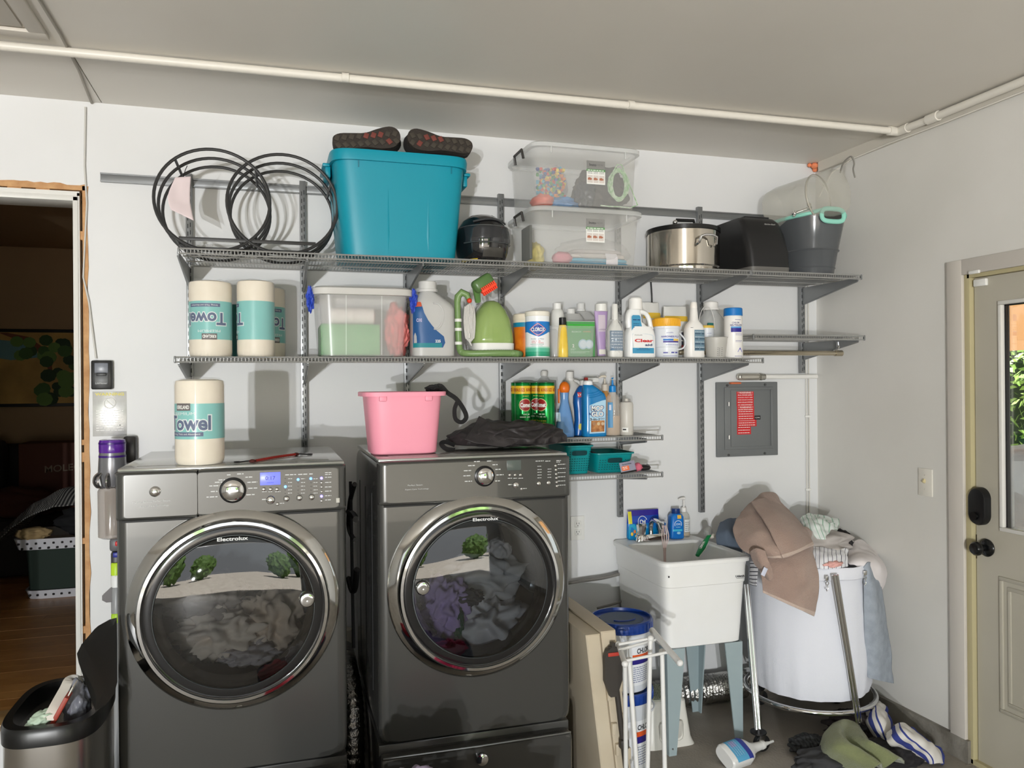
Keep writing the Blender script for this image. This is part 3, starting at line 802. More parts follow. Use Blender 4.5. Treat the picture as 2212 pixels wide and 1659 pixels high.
# contents of the upper box
q = P(1200, 385, 3.2); fz = 2.363
rr = random.Random(11); b = B(); beads = {}
cols = [(206, 60, 52), (232, 200, 60), (40, 70, 150), (60, 150, 80), (230, 140, 60), (60, 160, 190)]
t = thing('bead_bag', 'clear bag of bright cube beads in the upper clear box', 'beads', (q.x, 3.26, fz))
bm_ = [B() for _ in cols]
for i in range(230):
    a = rr.uniform(0, 2*PI); k = math.sqrt(rr.random()); z = .055+.13*rr.random()
    bm_[rr.randrange(6)].box((.062*k*math.cos(a), .05*k*math.sin(a), z), (.0115,)*3, .0, Matrix.Rotation(rr.uniform(0, 3), 3, 'X') @ Matrix.Rotation(rr.uniform(0, 3), 3, 'Z'))
for k, c_ in enumerate(cols): obj('beads', bm_[k], pl(c_, .4), t, kind='stuff')
b = B(); b.sphere((0, 0, .105), .1, 4, (.75, .6, 1.0), lambda c: 1+.1*noise.noise(c*4)); obj('bag', b, clearmat('bag_film', (240, 240, 242), .12, .1), t)
o = heap('garment', (q.x+.05, 3.27, fz+.028), (.10, .09, .03), pl((40, 120, 178), .5), 51, flat_z=fz, sub=4, amp=.4); tag(o, 'crumpled blue bag at the bottom of the upper clear box', 'bag')
o = heap('plastic_bag', (q.x-.06, 3.21, fz+.026), (.05, .07, .03), pl((216, 92, 66), .5), 52, flat_z=fz, sub=3, amp=.3); tag(o, 'small orange packet under the beads in the upper clear box', 'packet')
o = heap('plastic_bag', (q.x+.125, 3.17, fz+.055), (.045, .035, .06), mat('dark_film', (50, 54, 66), .2), 53, flat_z=fz, sub=4, amp=.5); tag(o, 'shiny dark plastic bag between the beads and the shirt', 'plastic bag')
o = heap('garment', (q.x+.262, 3.33, fz+.115), (.122, .11, .112), mat('dark_grey_cloth', (66, 62, 64), .9), 54, flat_z=fz, amp=.3); tag(o, 'dark grey shirt bundled behind the green yarn', 'shirt')
yc = P(1337, 372, 3.15)
t = thing('yarn_skein', 'pale green and white yarn skein in the upper clear box', 'yarn', (yc.x, 3.155, fz+.002))
YG = mat('yarn_green', (140, 186, 132), .9, var=(60, (206, 222, 200)))
for k in range(26):
    a = rr.uniform(-.5, .5); rx_ = rr.uniform(.028, .05); rz_ = rr.uniform(.055, .072)
    b = B(); b.tube([(rx_*math.cos(u)*math.cos(a)+rr.uniform(-.002, .002), .02*math.sin(3*u+k)*.3+rx_*math.sin(a)*math.cos(u)*.5, .105+rz_*math.sin(u)) for u in [2*PI*i/26 for i in range(26)]], .0026, 5, True); obj('strand', b, YG, t)
b = B(); b.tube([(-.03, -.01, .16), (-.01, -.012, .19), (.01, -.012, .19), (.03, -.01, .15), (.07, -.0, .07), (.085, -.01, .02), (.05, -.01, .005), (0, -.008, .008), (-.05, -.01, .006), (-.09, -.01, .008)], .0026, 6); obj('loose_strand', b, YG, t)
# contents of the lower box
q = P(1290, 548, 3.2); fz = Z0+.01
t = thing('folded_fabric', 'bagged flat stack of pale fabric over blue fabric in the lower clear box', 'fabric', (q.x, 3.26, fz))
for k, (h0, h1, c_, w_) in enumerate(((.0, .012, (40, 140, 176), .30), (.013, .028, (70, 160, 190), .29), (.029, .048, (198, 190, 184), .27), (.049, .066, (180, 172, 170), .24))):
    b = B(); b.body([(h0, w_/2-.005, .075, 6), (h0+.003, w_/2, .08, 6), (h1-.003, w_/2, .08, 6), (h1, w_/2-.005, .075, 6)], 40); obj('fabric_layer', b, pl(c_, .8), t)
b = B(); b.tube([(.06, -.083, 0), (.06, -.085, .03), (.055, -.07, .068), (.04, .03, .07)], .028, 6, flat=.05); obj('paper_strap', b, pl((226, 222, 228), .7), t)
b = B(); b.sphere((0, 0, .06), .11, 4, (1.6, .95, .62), lambda c: (1+.12*noise.noise(c*4)) if c.z > -.8 else .9)
for v in b.bm.verts: v.co.z = max(v.co.z, .001)
obj('bag_film', b, clearmat('bag_film_2', (232, 230, 228), .22, .12), t)
b = B(); b.box((-wa/2+.03, 3.37-CY, .11-0), (.012, .12, .15), .002)
o = obj('picture_card', b, pl((92, 94, 88), .6)); o.location = (ca, CY, Z0+.012); tag(o, 'dark printed card standing at the side of the lower clear box', 'card')
o = heap('yellow_bag', (ca-wa/2+.075, 3.40, fz+.06), (.04, .09, .065), pl((214, 196, 84), .6), 56, flat_z=fz, sub=4); tag(o, 'yellow packet standing in the lower clear box', 'packet')
o = heap('pink_cloth', (ca-.1, 3.19, fz+.025), (.045, .04, .028), pl((206, 132, 146), .8), 57, flat_z=fz, sub=3); tag(o, 'bit of pink cloth at the front of the lower clear box', 'cloth')

pc, pw = span(1406, 1562, 560, 3.29)
t = thing('stock_pot', 'wide stainless steel stock pot with dark-rimmed lid', 'pot', (pc, 3.33, Z0))
b = B(); r_ = pw/2*.885
b.lathe([(r_-.03, 0), (r_-.012, .002), (r_-.008, .022), (r_-.008, .026), (r_, .032), (r_, .198), (r_-.004, .2), (r_-.006, .03)], seg=56); obj('pot_body', b, mat('pot_steel', (214, 208, 198), .1, 1.), t)
b = B(); b.lathe([(r_+.002, .192), (r_+.005, .194), (r_+.005, .212), (r_-.02, .218), (r_-.022, .192)], seg=56, cap0=False, cap1=False); obj('lid_rim', b, mat('lid_rim', (60, 60, 60), .25, .8), t)
b = B(); b.lathe([(r_-.02, .214), (r_*.6, .226), (.03, .236), (.001, .237)], seg=40, cap0=False); obj('lid_glass', b, clearmat('lid_glass', (90, 92, 92), .6, .05), t)
b = B(); b.tube([(-.05, -.02, .236), (-.045, -.02, .256), (.045, -.02, .258), (.05, -.02, .236)], .008, 10); obj('lid_handle', b, BLACK, t)
b = B(); b.sphere((-.075, -.06, .236), .012, 2); obj('steam_vent', b, CHROME, t)
for an in (-84, 96):
    ca_, sa_ = math.cos(R(an)), math.sin(R(an)); b = B()
    p_ = lambda u, o_, z: V((ca_*(r_+o_)-sa_*u, sa_*(r_+o_)+ca_*u, z))
    b.tube([p_(-.048, 0, .115), p_(-.047, .02, .122), p_(-.042, .03, .15), p_(-.02, .032, .158), (p_(.02, .032, .158)), p_(.042, .03, .15), p_(.047, .02, .122), p_(.048, 0, .115)], .006, 8); obj('side_handle', b, CHROME, t)

bc, bw = span(1622, 1712, 575, 3.15)
t = thing('bread_machine', 'matte black countertop appliance between the pot and the grey bucket', 'appliance', (bc, 3.33, Z0))
hw = bw/2
def rect(z, x0, x1, y0, y1, r_=.02, bow=0.):
    cx_, cy_ = (x0+x1)/2, (y0+y1)/2
    return sring(cx_, cy_, z, (x1-x0)/2, (y1-y0)/2, 9, 48)
b = B(); b.loft([rect(0, -hw, hw, -.175, .17), rect(.028, -hw, hw, -.18, .175)]); obj('base', b, pl((104, 102, 98), .5), t)
b = B(); MBK = mat('matte_black', (34, 34, 35), .42)
b.loft([rect(.028, -hw+.001, hw-.001, -.178, .173), rect(.10, -hw-.002, hw+.0, -.172, .173), rect(.19, -hw-.006, hw-.006, -.145, .172), rect(.25, -hw-.004, hw-.012, -.11, .17), rect(.272, -hw+.005, hw-.024, -.085, .165), rect(.276, -hw+.02, hw-.04, -.07, .15)]); obj('housing', b, MBK, t)
b = B(); b.box((-.002, -.01, .279), (bw*.6, .12, .012), .005); obj('lid', b, MBK, t)
text('Hamilton Beach', lambda u, v: V((.03+u, -.1245-.0-v*.6, .238+v)), .006, .058, t, pl((190, 190, 188), .5))
def oval_bucket():
    c_, w_ = span(1712, 1838, 588, 3.2)
    t = thing('bucket', 'charcoal grey flexible bucket with a mint green rim and handle', 'bucket', (c_+.005, 3.335, Z0))
    S = [(0, .098, .14, 2.4), (.004, .107, .148, 2.4), (.12, .124, .17, 2.4), (.126, .129, .175, 2.4), (.134, .127, .173, 2.4), (.26, .146, .20, 2.5), (.285, .150, .204, 2.5)]
    GR = mat('charcoal_plastic', (86, 89, 92), .18)
    b = B(); b.body(S+[(.286, .145, .199, 2.5), (.01, .10, .14, 2.4)], 56); obj('bucket_wall', b, GR, t)
    for z in (.045, .128):
        b = B(); b.body([(z-.003, .1+.0, .1, 2.4), (z+.003, .1, .1, 2.4)], 8); b.bm.clear()
        secs = [surf(S, 0, z)]; rr_ = [p for p in sring(0, 0, z, *(lambda q: (q[0], q[1]))((.1285, .1745) if z > .1 else (.1125, .1555)), 2.4, 56)]
        b.tube([p for p in rr_], .0035, 6, True); obj('band', b, GR, t)
    MINT = pl((150, 218, 200), .45)
    ring = []
    for i in range(64):
        a = 2*PI*i/64; x, y = spow(math.cos(a), .8)*.150, spow(math.sin(a), .8)*.204
        up = .040*max(0, -math.sin(a))**6+.040*max(0, math.sin(a))**6
        ring.append((x, y, .288+up*0.55))
    b = B(); b.tube(ring, .0095, 8, True); obj('rim', b, MINT, t)
    for s_ in (-1,):
        pts = [(.062*spow(math.cos(u), .6), -.2085, .281+.030*spow(math.sin(u), .6)) for u in [2*PI*i/36 for i in range(36)]]
        b = B(); b.tube(pts, .0115, 8, True, flat=.7); obj('handle', b, MINT, t)
        b = B(); b.prism([(.055*spow(math.cos(u), .6), .024*spow(math.sin(u), .6)) for u in [2*PI*i/24 for i in range(24)]], .003, Matrix(((1, 0, 0, 0), (0, 0, 1, -.208), (0, 1, 0, .281), (0, 0, 0, 1)))); obj('handle_hole', b, pl((52, 52, 50), .8), t)
    return t
oval_bucket()
# drinks dispenser lying behind the bucket, against the corner
p0, p1 = P(1690, 450, 3.36), P(1806, 414, 3.10)
t = thing('drink_dispenser', 'cloudy clear drink dispenser jar lying tilted over the grey bucket', 'dispenser', p0)
ax = (p1-p0); L = ax.length
q_ = ax.to_track_quat('Z', 'Y'); t.rotation_euler = q_.to_euler()
CL = clearmat('cloudy_glass', (214, 212, 200), .34, .1)
b = B(); b.lathe([(.05, -.08), (.098, -.05), (.108, 0), (.108, L*.6), (.105, L*.7)], seg=40, cap0=True, cap1=False); obj('jar', b, CL, t)
b = B(); b.lathe([(.1, L*.66), (.110, L*.68), (.110, L), (.10, L+.02), (.03, L+.028), (.001, L+.028)], seg=40, cap0=False); obj('jar_lid', b, CL, t)
b = B(); b.lathe([(.1105, L*.68-.004), (.113, L*.68), (.1105, L*.68+.005)], seg=40, cap0=False, cap1=False); obj('seam_ring', b, pl((176, 172, 160), .3), t)
s0 = P(1716, 461, 3.20); s1 = P(1748, 449, 3.17)
t2_ = t
b = B(); inv = (Matrix.Translation(p0) @ q_.to_matrix().to_4x4()).inverted()
b.tube([inv @ s0, inv @ ((s0+s1)/2), inv @ s1], [.008, .006, .008], 10)
b.sphere(inv @ s0, .012, 2); b.tube([inv @ (s0+V((-.004, -.005, .012))), inv @ (s0+V((-.004, -.005, -.016)))], .005, 8); b.tube([inv @ s1, inv @ (s1+V((.004, .01, .018)))], .013, 10); obj('spigot', b, CHROME, t)
h0, h1, h2, h3, h4 = [P(*a) for a in ((1815, 373, 3.12), (1822, 352, 3.12), (1838, 338, 3.12), (1845, 352, 3.12), (1843, 366, 3.12))]
h5 = P(1847, 384, 3.12)
b = B(); b.tube([p-h0 for p in resample([h0, h1, h2, h3, h4, h5], 24)], .0038, 8)
o = obj('wire_hook', b, mat('hook_wire', (136, 134, 128), .4, .3)); o.location = h0; tag(o, 'bent grey wire hook standing up from the cloudy dispenser', 'hook')
q0 = P(1406, 606, 3.535)
b = B(); b.tube(resample([q0+V((0, 0, .06)), q0, P(1408, 640, 3.535), P(1409, 690, 3.535), P(1412, 764, 3.535)], 24), .0042, 8)
tag(obj('hanging_cable', b, pl((22, 22, 22), .5)), 'black power cable hanging down the wall from the top shelf', 'cable')
# ------------------------------------------------------------------ things on the eye-level shelf
Z1 = ZM+.001
def scale(secs, hw, h): return [(z*h, rx*hw, ry*hw, *(q or (2.,))) for z, rx, ry, *q in secs]
def place(px0, px1, pytop, y, z0, pyw=None):
    c_, w_ = span(px0, px1, pyw or pytop, y)
    w_ *= 1-.75*(1-math.cos(math.atan2(c_, y)))     # round things seen aslant look wider than their radius
    return c_, w_/2, P((px0+px1)/2, pytop, y).z-z0
def bottle(name, label, cat, px0, px1, pytop, y, z0, secs, m, rz=0., group=None, pyw=None, part='bottle', seg=36, yc=None):
    c_, hw, h = place(px0, px1, pytop, y, z0, pyw)
    t = thing(name, label, cat, (c_, yc or y, z0), rz, group); S = scale(secs, hw, h)
    b = B(); b.body(S, seg); obj(part, b, m, t)
    return t, S, hw, h
# paper towel rolls
CREAM = mat('towel_paper', (238, 228, 210), .45, var=(18, (232, 221, 202)), bump=(70, .08))
AQUA = mat('aqua_wrap', (112, 190, 186), .3)
FILM = clearmat('shrink_film', (244, 246, 246), .13, .08)
def towel(name_label, px0, px1, pytop, y, z0, flip, rz, words, pyw=None, group='paper towel rolls'):
    c_, hw, h = place(px0, px1, pytop, y, z0, pyw)
    t = thing('paper_towel_roll', name_label, 'paper towels', (c_, y, z0), rz, group)
    S = [(0, hw*.9, hw*.9), (.008, hw*.97, hw*.97), (.02, hw, hw), (h-.02, hw, hw), (h-.007, hw*.96, hw*.96), (h-.002, hw*.7, hw*.7), (h-.012, hw*.3, hw*.3)]
    b = B(); b.body(S, 44); obj('paper', b, CREAM, t)
    za, zb_ = (.30*h, .71*h) if not flip else (.225*h, .72*h)
    S2 = [(0, hw, hw), (h, hw, hw)]
    b = patch(S2, -hw*2.6, hw*2.6, za, zb_, .0008, True, 60, 3); lb = obj('label', b, AQUA, t)
    def fr(u, v):
        if flip: u, v = -u, -v
        return surf(S2, words+u, (za+zb_)/2+v, .0020, True)
    def fr2(u, v):
        if flip: u, v = -u, -v
        return surf(S2, words+u, (za+zb_)/2+v, .0014, True)
    hh = zb_-za
    text('Towel', lambda u, v: fr2(u, v-.005), .054, .158, lb, pl((226, 234, 232), .5), .075, split=.006, name='word_outline')
    text('Towel', lambda u, v: fr(u, v-.005), .047, .150, lb, NAVY, .03, split=.006)
    s_ = lambda du, dv, f=fr: (lambda u, v: f(u+du, v+dv))
    text('PREMIUM', s_(-.012, hh/2-.0315), .009, .080, lb, pl((226, 236, 234), .5), .0, split=.01)
    b = patch(S2, (words-.040) if not flip else (words-.014), (words+.014) if not flip else (words+.040), zb_-.022 if not flip else za-.001, zb_+.001 if not flip else za+.022, .0014, True, 10, 2)
    kb = obj('brand_block', b, pl((52, 30, 28), .5), lb)
    text('KIRKLAND', s_(-.013, hh/2-.011), .012, .047, lb, PAPERW, .03, split=.008)
    b = patch(S2, words-.066, words+.052, (za+.009) if not flip else (zb_-.022), (za+.022) if not flip else (zb_-.009), .0012, True, 16, 1); obj('label_strip', b, NAVY, lb)
    text('Strong, Thick and Absorbent', s_(.007*(-1 if not flip else 1), -hh/2+.0155), .0075, .10, lb, PAPERW, .0, split=.01)
    b = B(); F_ = [(0, hw+.002, hw+.002), (h-.01, hw+.003, hw+.003), (h+.002, hw*.8, hw*.8), (h+.004, hw*.3, hw*.3)]
    b.body(F_, 44)
    for v in b.bm.verts:
        r0_ = math.hypot(v.co.x, v.co.y)
        if v.co.z > h-.03 and r0_ > 1e-3: v.co.z += .006*noise.noise(v.co*30)
    obj('wrapping_film', b, FILM, t); return t
towel('upside-down wrapped paper towel roll at the left end of the eye-level shelf, dark word showing', 408, 501, 608, 3.20, Z1, True, R(-12), .004, 700)
towel('upside-down wrapped paper towel roll with plain label side out, next to the clear box', 512, 593, 607, 3.21, Z1, True, R(22), -.150, 700)
towel('paper towel roll half hidden behind the other rolls by the clear box', 534, 616, 622, 3.42, Z1, True, R(-25), .05, 700)
tl = thing('napkin_pack', 'dark teal packet squeezed between the two front paper towel rolls', 'packet', (P(506, 700, 3.3).x, 3.36, Z1))
b = B(); b.box((0, 0, .11), (.05, .10, .215), .012); obj('packet', b, pl((0, 96, 92), .5), tl)
# lidded clear box with blue paint on its handles
c_, hw, h = place(697, 880, 619, 3.12, Z1, 760)
c2, hw2 = span(671, 893, 625, 3.12); hw2 /= 2
t = thing('clear_storage_box', 'frosty clear box with blue paint smeared on its handles, on the eye-level shelf', 'storage box', ((c_+c2)/2, 3.315, Z1))
FROST2 = clearmat('frosted_box', (226, 224, 222), .34, .22)
S = [(0, hw-.01, .165, 6), (.006, hw, .175, 8), (h-.03, hw2-.02, .192, 8)]
b = B(); b.body(S, 64, True, False); obj('box_wall', b, FROST2, t)
b = B(); b.body([(h-.034, hw2-.02, .192, 8), (h-.032, hw2, .205, 8), (h-.008, hw2, .205, 8), (h, hw2-.012, .194, 8)], 64, False, True); obj('lid', b, clearmat('frosted_lid', (222, 220, 216), .72, .35), t)
for u in (-hw*.42, hw*.42):
    b = patch(S, u-.002, u+.002, .01, h-.035, .001, nu=1); obj('rib', b, FROST, t)
BLP = mat('blue_paint', (44, 74, 186), .5, bump=(60, .5))
for s_ in (-1, 1):
    b = B(); b.sphere((s_*(hw2+.004), -.15, h-.05), 1, 4, (.014, .02, .045), lambda c: 1+.5*noise.noise(c*3)); obj('painted_handle', b, BLP, t)
bx = (c_+c2)/2
o = B(); o.box((0, 0, .064), (.235, .20, .125), .006); g = obj('green_carton', o, mat('green_carton', (92, 168, 100), .5, var=(8, (112, 182, 118)))); g.location = (bx-.045, 3.30, Z1+.009); tag(g, 'green carton seen through the wall of the frosty clear box', 'carton')
g = thing('white_canister', 'white canister lying on the green carton in the frosty box', 'canister', (bx-.03, 3.30, Z1+.137))
b = B(); b.lathe([(.028, -.09), (.036, -.085), (.036, .085), (.028, .09)], (0, 0, .037), 'x', 28); obj('tube', b, pl((240, 232, 226), .4), g)
g = heap('pink_cloth', (bx+.15, 3.29, Z1+.12), (.05, .11, .11), pl((232, 132, 128), .8), 61, amp=.4, freq=3, flat_z=Z1+.01); tag(g, 'salmon pink cloth stuffed at one end of the frosty box', 'cloth')

# big translucent detergent jug
MILK = clearmat('milky_plastic', (214, 214, 212), .72, .3)
def jug(label, px0, px1, pycap, y, z0, pyw, capc=(206, 206, 204), mtl=None, hole=True, capw=.42, shift=-.1, shoulder=.73):
    c_, hw, h = place(px0, px1, pycap, y, z0, pyw)
    t = thing('plastic_jug', label, 'jug', (c_, y, z0)); mtl = mtl or MILK
    dy = min(hw*.75, .075)
    hs = h*shoulder
    S = [(0, hw*.9, dy*.9, 4), (.008, hw, dy, 4), (hs*.86, hw, dy, 4), (hs*.95, hw*.92, dy*.95, 3), (hs*1.06, hw*.7, dy*.8, 2.5, shift*hw), (h*.86, hw*.36, hw*.36, 2, shift*hw*2), (h*.9, hw*.34, hw*.34, 2, shift*hw*2)]
    b = B(); b.body(S, 40); obj('jug_body', b, mtl, t)
    b = B(); cx_ = shift*hw*2; r_ = hw*capw
    b.lathe([(r_*1.12, h*.86), (r_*1.12, h*.895), (r_, h*.90), (r_, h*.99), (r_*.93, h)], (cx_, 0, 0), seg=28); obj('cap', b, pl(capc, .45), t)
    return t, S, hw, h
t, S, hw, h = jug('tall translucent detergent jug with a blue label at its edge', 887, 979, 609, 3.2, Z1, 720)
b = B(); pts = [surf(S, .0+.034*math.cos(a), .175+.05*math.sin(a)*(1.2 if math.sin(a) < 0 else .9), .001) for a in [R(-100+10*i) for i in range(21)]]
b.tube(pts, .004, 8); obj('grip_edge', b, MILK, t)
b = B(); rows = []
for z, u1 in ((.04, .35), (.06, .46), (.085, .4), (.11, .05), (.13, -.15), (.15, -.32), (.18, -.5), (.2, -.56), (.225, -.6)):
    rows.append([surf(S, hw*(-.97+(u1+.97)*i/8), z, .0012) for i in range(9)])
b.loft(rows, closed=False); lb = obj('label', b, pl((32, 84, 140), .4), t)
b = patch(S, -hw*.96, -hw*.6, .205, .225, .002); obj('label_top', b, pl((206, 96, 66), .5), lb)
b = patch(S, -hw*.96, hw*.3, .04, .058, .002); obj('label_foot', b, pl((24, 130, 140), .5), lb)
text('225', on(S, hw*.12, .066, .0022), .011, None, lb, PAPERW, .03); text('OXI', on(S, -hw*.72, .15, .002), .014, .02, lb, pl((200, 190, 220), .5), .02)
g = thing('detergent_cap', 'second grey cap behind the tall translucent jug', 'cap', (P(938, 640, 3.40).x+.03, 3.42, Z1))
b = B(); b.lathe([(.05, 0), (.052, .2), (.022, .235), (.024, .24), (.024, .275), (.02, .278)], seg=28); obj('bottle', b, MILK, g)

# green carpet steam cleaner
c_, hw, h = place(1021, 1113, 627, 3.19, Z1, 740)
t = thing('carpet_cleaner', 'green portable carpet cleaner with hose, cord and red-orange brush', 'cleaner', (c_, 3.24, Z1))
GL = clearmat('green_tank', (156, 182, 108), .86, .16); GRN = pl((120, 150, 94), .35)
S = [(.062, hw*.98, .085, 3.2), (.075, hw, .088, 3.2), (.10, hw*.99, .088, 3), (.165, hw*.86, .08, 2.7), (.205, hw*.66, .066, 2.5), (.235, hw*.40, .045, 2.3), (.245, hw*.2, .02, 2)]
b = B(); b.body(S, 44); obj('tank', b, GL, t)
b = B(); b.body([(.018, hw*1.0, .088, 3.2), (.062, hw*1.02, .09, 3.2)], 44); obj('base_band', b, WHITE, t)
b = B(); b.body([(.06, hw*1.02, .07, 3.2, -.004, .03), (.165, hw*.89, .062, 2.7, -.004, .03), (.205, hw*.69, .05, 2.5, -.004, .03), (.235, hw*.43, .03, 2.3, -.004, .03)], 44); obj('housing', b, pl((214, 214, 210), .4), t)
for u in (-.5, 0, .5):
    b = patch(S, u*hw-.014, u*hw+.014, .068, .128, .003, nu=4); obj('tank_rib', b, GL, t)
hx = P(987, 700, 3.2).x-c_
hose = [(hx, -.05, .245), (hx+.001, -.05, .20), (hx+.003, -.05, .12), (hx+.006, -.05, .06), (hx+.012, -.06, .026), (hx+.04, -.085, .017), (-.02, -.112, .018), (.05, -.112, .018), (hw*.9, -.10, .017), (hw+.022, -.05, .016), (hw+.02, .02, .016), (hw*.4, .10, .016)]
hp = resample([V(p) for p in hose], 170)
b = B(); b.tube(hp, [.0135+(.0012 if i % 2 else 0)*(i > 60) for i in range(171)], 12); obj('hose', b, GRN, t)
for z in (.055, .112, .15):
    b = B(); b.tube([(hx+.003, -.05, z), (hx+.003, -.05, z+.012)], .0165, 12); obj('hose_clip', b, WHITE, t)
b = B(); b.tube([(hx+.0, -.05, .23), (hx+.003, -.05, .255), (hx+.018, -.055, .272), (hx+.04, -.06, .262), (hx+.05, -.062, .235)], [.014, .015, .016, .014, .009], 12); obj('wand_grip', b, GRN, t)
b = B(); b.sphere((hx+.045, -.078, .236), .011, 2); obj('trigger', b, pl((214, 66, 40), .4), t)
for k in range(7):
    b = B(); x0 = hx+.030+.0055*k; zt, zb_ = .225-.004*abs(k-3), .062+.006*abs(k-3)
    b.tube(resample([V((x0, -.062-.002*k, zt)), V((x0-.006, -.070, .15)), V((x0+.002, -.066, zb_)), V((x0+.010, -.060, .15)), V((x0+.006, -.058, zt))], 20), .0026, 6); obj('cord_loop', b, pl((214, 212, 208), .5), t)
b = B(); b.tube([(hx+.045, -.075, .10), (hx+.043, -.078, .08)], .005, 8); b.tube([(hx+.044, -.078, .066), (hx+.052, -.08, .05)], .003, 6); obj('plug', b, pl((220, 218, 214), .4), t, kind='stuff')
n0 = P(1049, 618, 3.12); nl = V((n0.x-c_, n0.y-3.24, n0.z-Z1)); rt = Matrix.Rotation(R(-32), 3, 'Y')
b = B(); b.box(nl+rt @ V((-.002, .010, .016)), (.092, .058, .056), .018, rt, 3); hd = obj('nozzle', b, pl((84, 116, 66), .3), t)
b = B(); b.tube([nl+rt @ V((-.03, .01, .02)), nl+V((-.03, .03, -.02)), nl+V((-.02, .05, -.06))], [.018, .016, .012], 10); obj('nozzle_neck', b, pl((96, 136, 76), .3), t)
b = B(); b.box(nl+rt @ V((.004, -.008, -.013)), (.070, .03, .012), .003, rt); obj('brush_block', b, pl((250, 76, 44), .5), hd)
bb = B()
for i in range(8):
    for j in range(3): bb.box(nl+rt @ V((-.026+.0085*i, -.016+.008*j, -.024)), (.0045, .0045, .014), .0, rt)
    bb.box(nl+rt @ V((-.026+.0085*i, -.021, -.004)), (.005, .004, .014), .0, rt)
obj('bristles', bb, pl((250, 70, 40), .6), hd, kind='stuff')

# wipes canisters
def can(label, px0, px1, pytop, y, name='wipes_canister', group=None, rz=0.):
    c_, hw, h = place(px0, px1, pytop, y, Z1, 740)
    return thing(name, label, 'canister', (c_, y, Z1), rz, group), hw, h
t, hw, h = can('orange wipes canister peeking out behind the white and blue wipes canister', 1109, 1166, 679, 3.27)
S = [(0, hw*.97, hw*.97), (.004, hw, hw), (h-.03, hw, hw)]
b = B(); b.body(S, 36); obj('canister', b, mat('orange_print', (232, 140, 40), .35, var=(20, (214, 108, 26))), t)
b = B(); b.lathe([(hw+.0006, h*.70), (hw+.0006, h*.80)], seg=36, cap0=False, cap1=False); obj('label_band', b, pl((30, 140, 176), .4), t)
b = B(); b.lathe([(hw+.001, h*.80), (hw+.001, h-.03), (hw, h-.028), (hw+.002, h-.024), (hw+.001, h-.004), (hw-.004, h)], seg=36); obj('lid', b, pl((236, 226, 206), .4), t)
t, hw, h = can('white, blue and green disinfecting wipes canister with a red-edged logo', 1135, 1187, 673, 3.17, rz=R(-14))
S = [(0, hw*.98, hw*.98), (.004, hw, hw), (h, hw, hw)]
b = B(); b.body(S[:2]+[(h-.022, hw, hw)], 44); obj('canister', b, pl((240, 243, 246), .25), t)
b = B(); b.lathe([(hw, h-.022), (hw+.0015, h-.02), (hw+.001, h-.003), (hw-.004, h)], seg=40); obj('lid', b, pl((236, 232, 220), .4), t)
zb_ = lambda u: .098*h/.175
S2 = [(0, hw, hw), (h, hw, hw)]
b = patch(S2, -hw*2.4, hw*2.4, .006, .046, .0005, True, 40, 4); obj('green_label', b, bands('green_fade', [(0, (18, 146, 110)), (.25, (40, 160, 124)), (.5, (88, 186, 156)), (.8, (160, 216, 200))], 2, .3, scale=20), t)
rows = []
for i in range(41):
    u = -hw*2.2+hw*4.4*i/40; lo_ = .088+.02*min(1, abs(u)/(hw*1.0))**1.2
    rows.append([surf(S2, u, lo_+(.152-lo_)*k/4, .0006, True) for k in range(5)])
b = B(); b.loft(rows, closed=False); lb = obj('label', b, pl((30, 124, 204), .3), t)
f1 = lambda u, v: surf(S2, u-.002, .118+v, .0012, True)
def poly(pts, fn, parent, m, name):
    b = B(); b.bm.faces.new([b.bm.verts.new(fn(u, v)) for u, v in pts]); return obj(name, b, m, parent)
def rhomb(k, fn, parent, m, name):
    b = B(); n_ = 16; rows = []
    for i in range(n_+1):
        u = -1+2*i/n_; hh_ = (1-abs(u)**1.25)*.62+.02
        rows.append([fn(u*.037*k, -hh_*.042*k), fn(u*.037*k, 0), fn(u*.037*k, hh_*.042*k)])
    b.loft(rows, closed=False); return obj(name, b, m, parent)
rhomb(1.0, f1, lb, pl((206, 52, 70), .4), 'logo_edge'); rhomb(.9, lambda u, v: surf(S2, u-.002, .118+v, .0018, True), lb, pl((236, 236, 240), .4), 'logo_edge'); rhomb(.84, lambda u, v: surf(S2, u-.002, .118+v, .0022, True), lb, pl((30, 70, 160), .4), 'logo_field')
text('CLOROX', lambda u, v: surf(S2, u-.002, .118+v, .0030, True), .0165, .056, lb, PAPERW, .035, split=.004)
f2 = lambda u, v: surf(S2, u, v, .0012, True)
text('Disinfecting Wipes', lambda u, v: f2(u-.004, .078+v), .005, .056, t, pl((60, 90, 120), .5), .01, split=.006)
text('Kills 99.9%', lambda u, v: f2(u-.01, .069+v), .0048, .036, t, pl((200, 60, 56), .5), .01, split=.006)
text('Viruses & Bacteria', lambda u, v: f2(u-.004, .0625+v), .0045, .052, t, pl((200, 60, 56), .5), .01, split=.006)
bars([(-.034, .022, .055, .0018), (-.03, .018, .049, .0012)], f2, t, pl((30, 120, 80), .5))

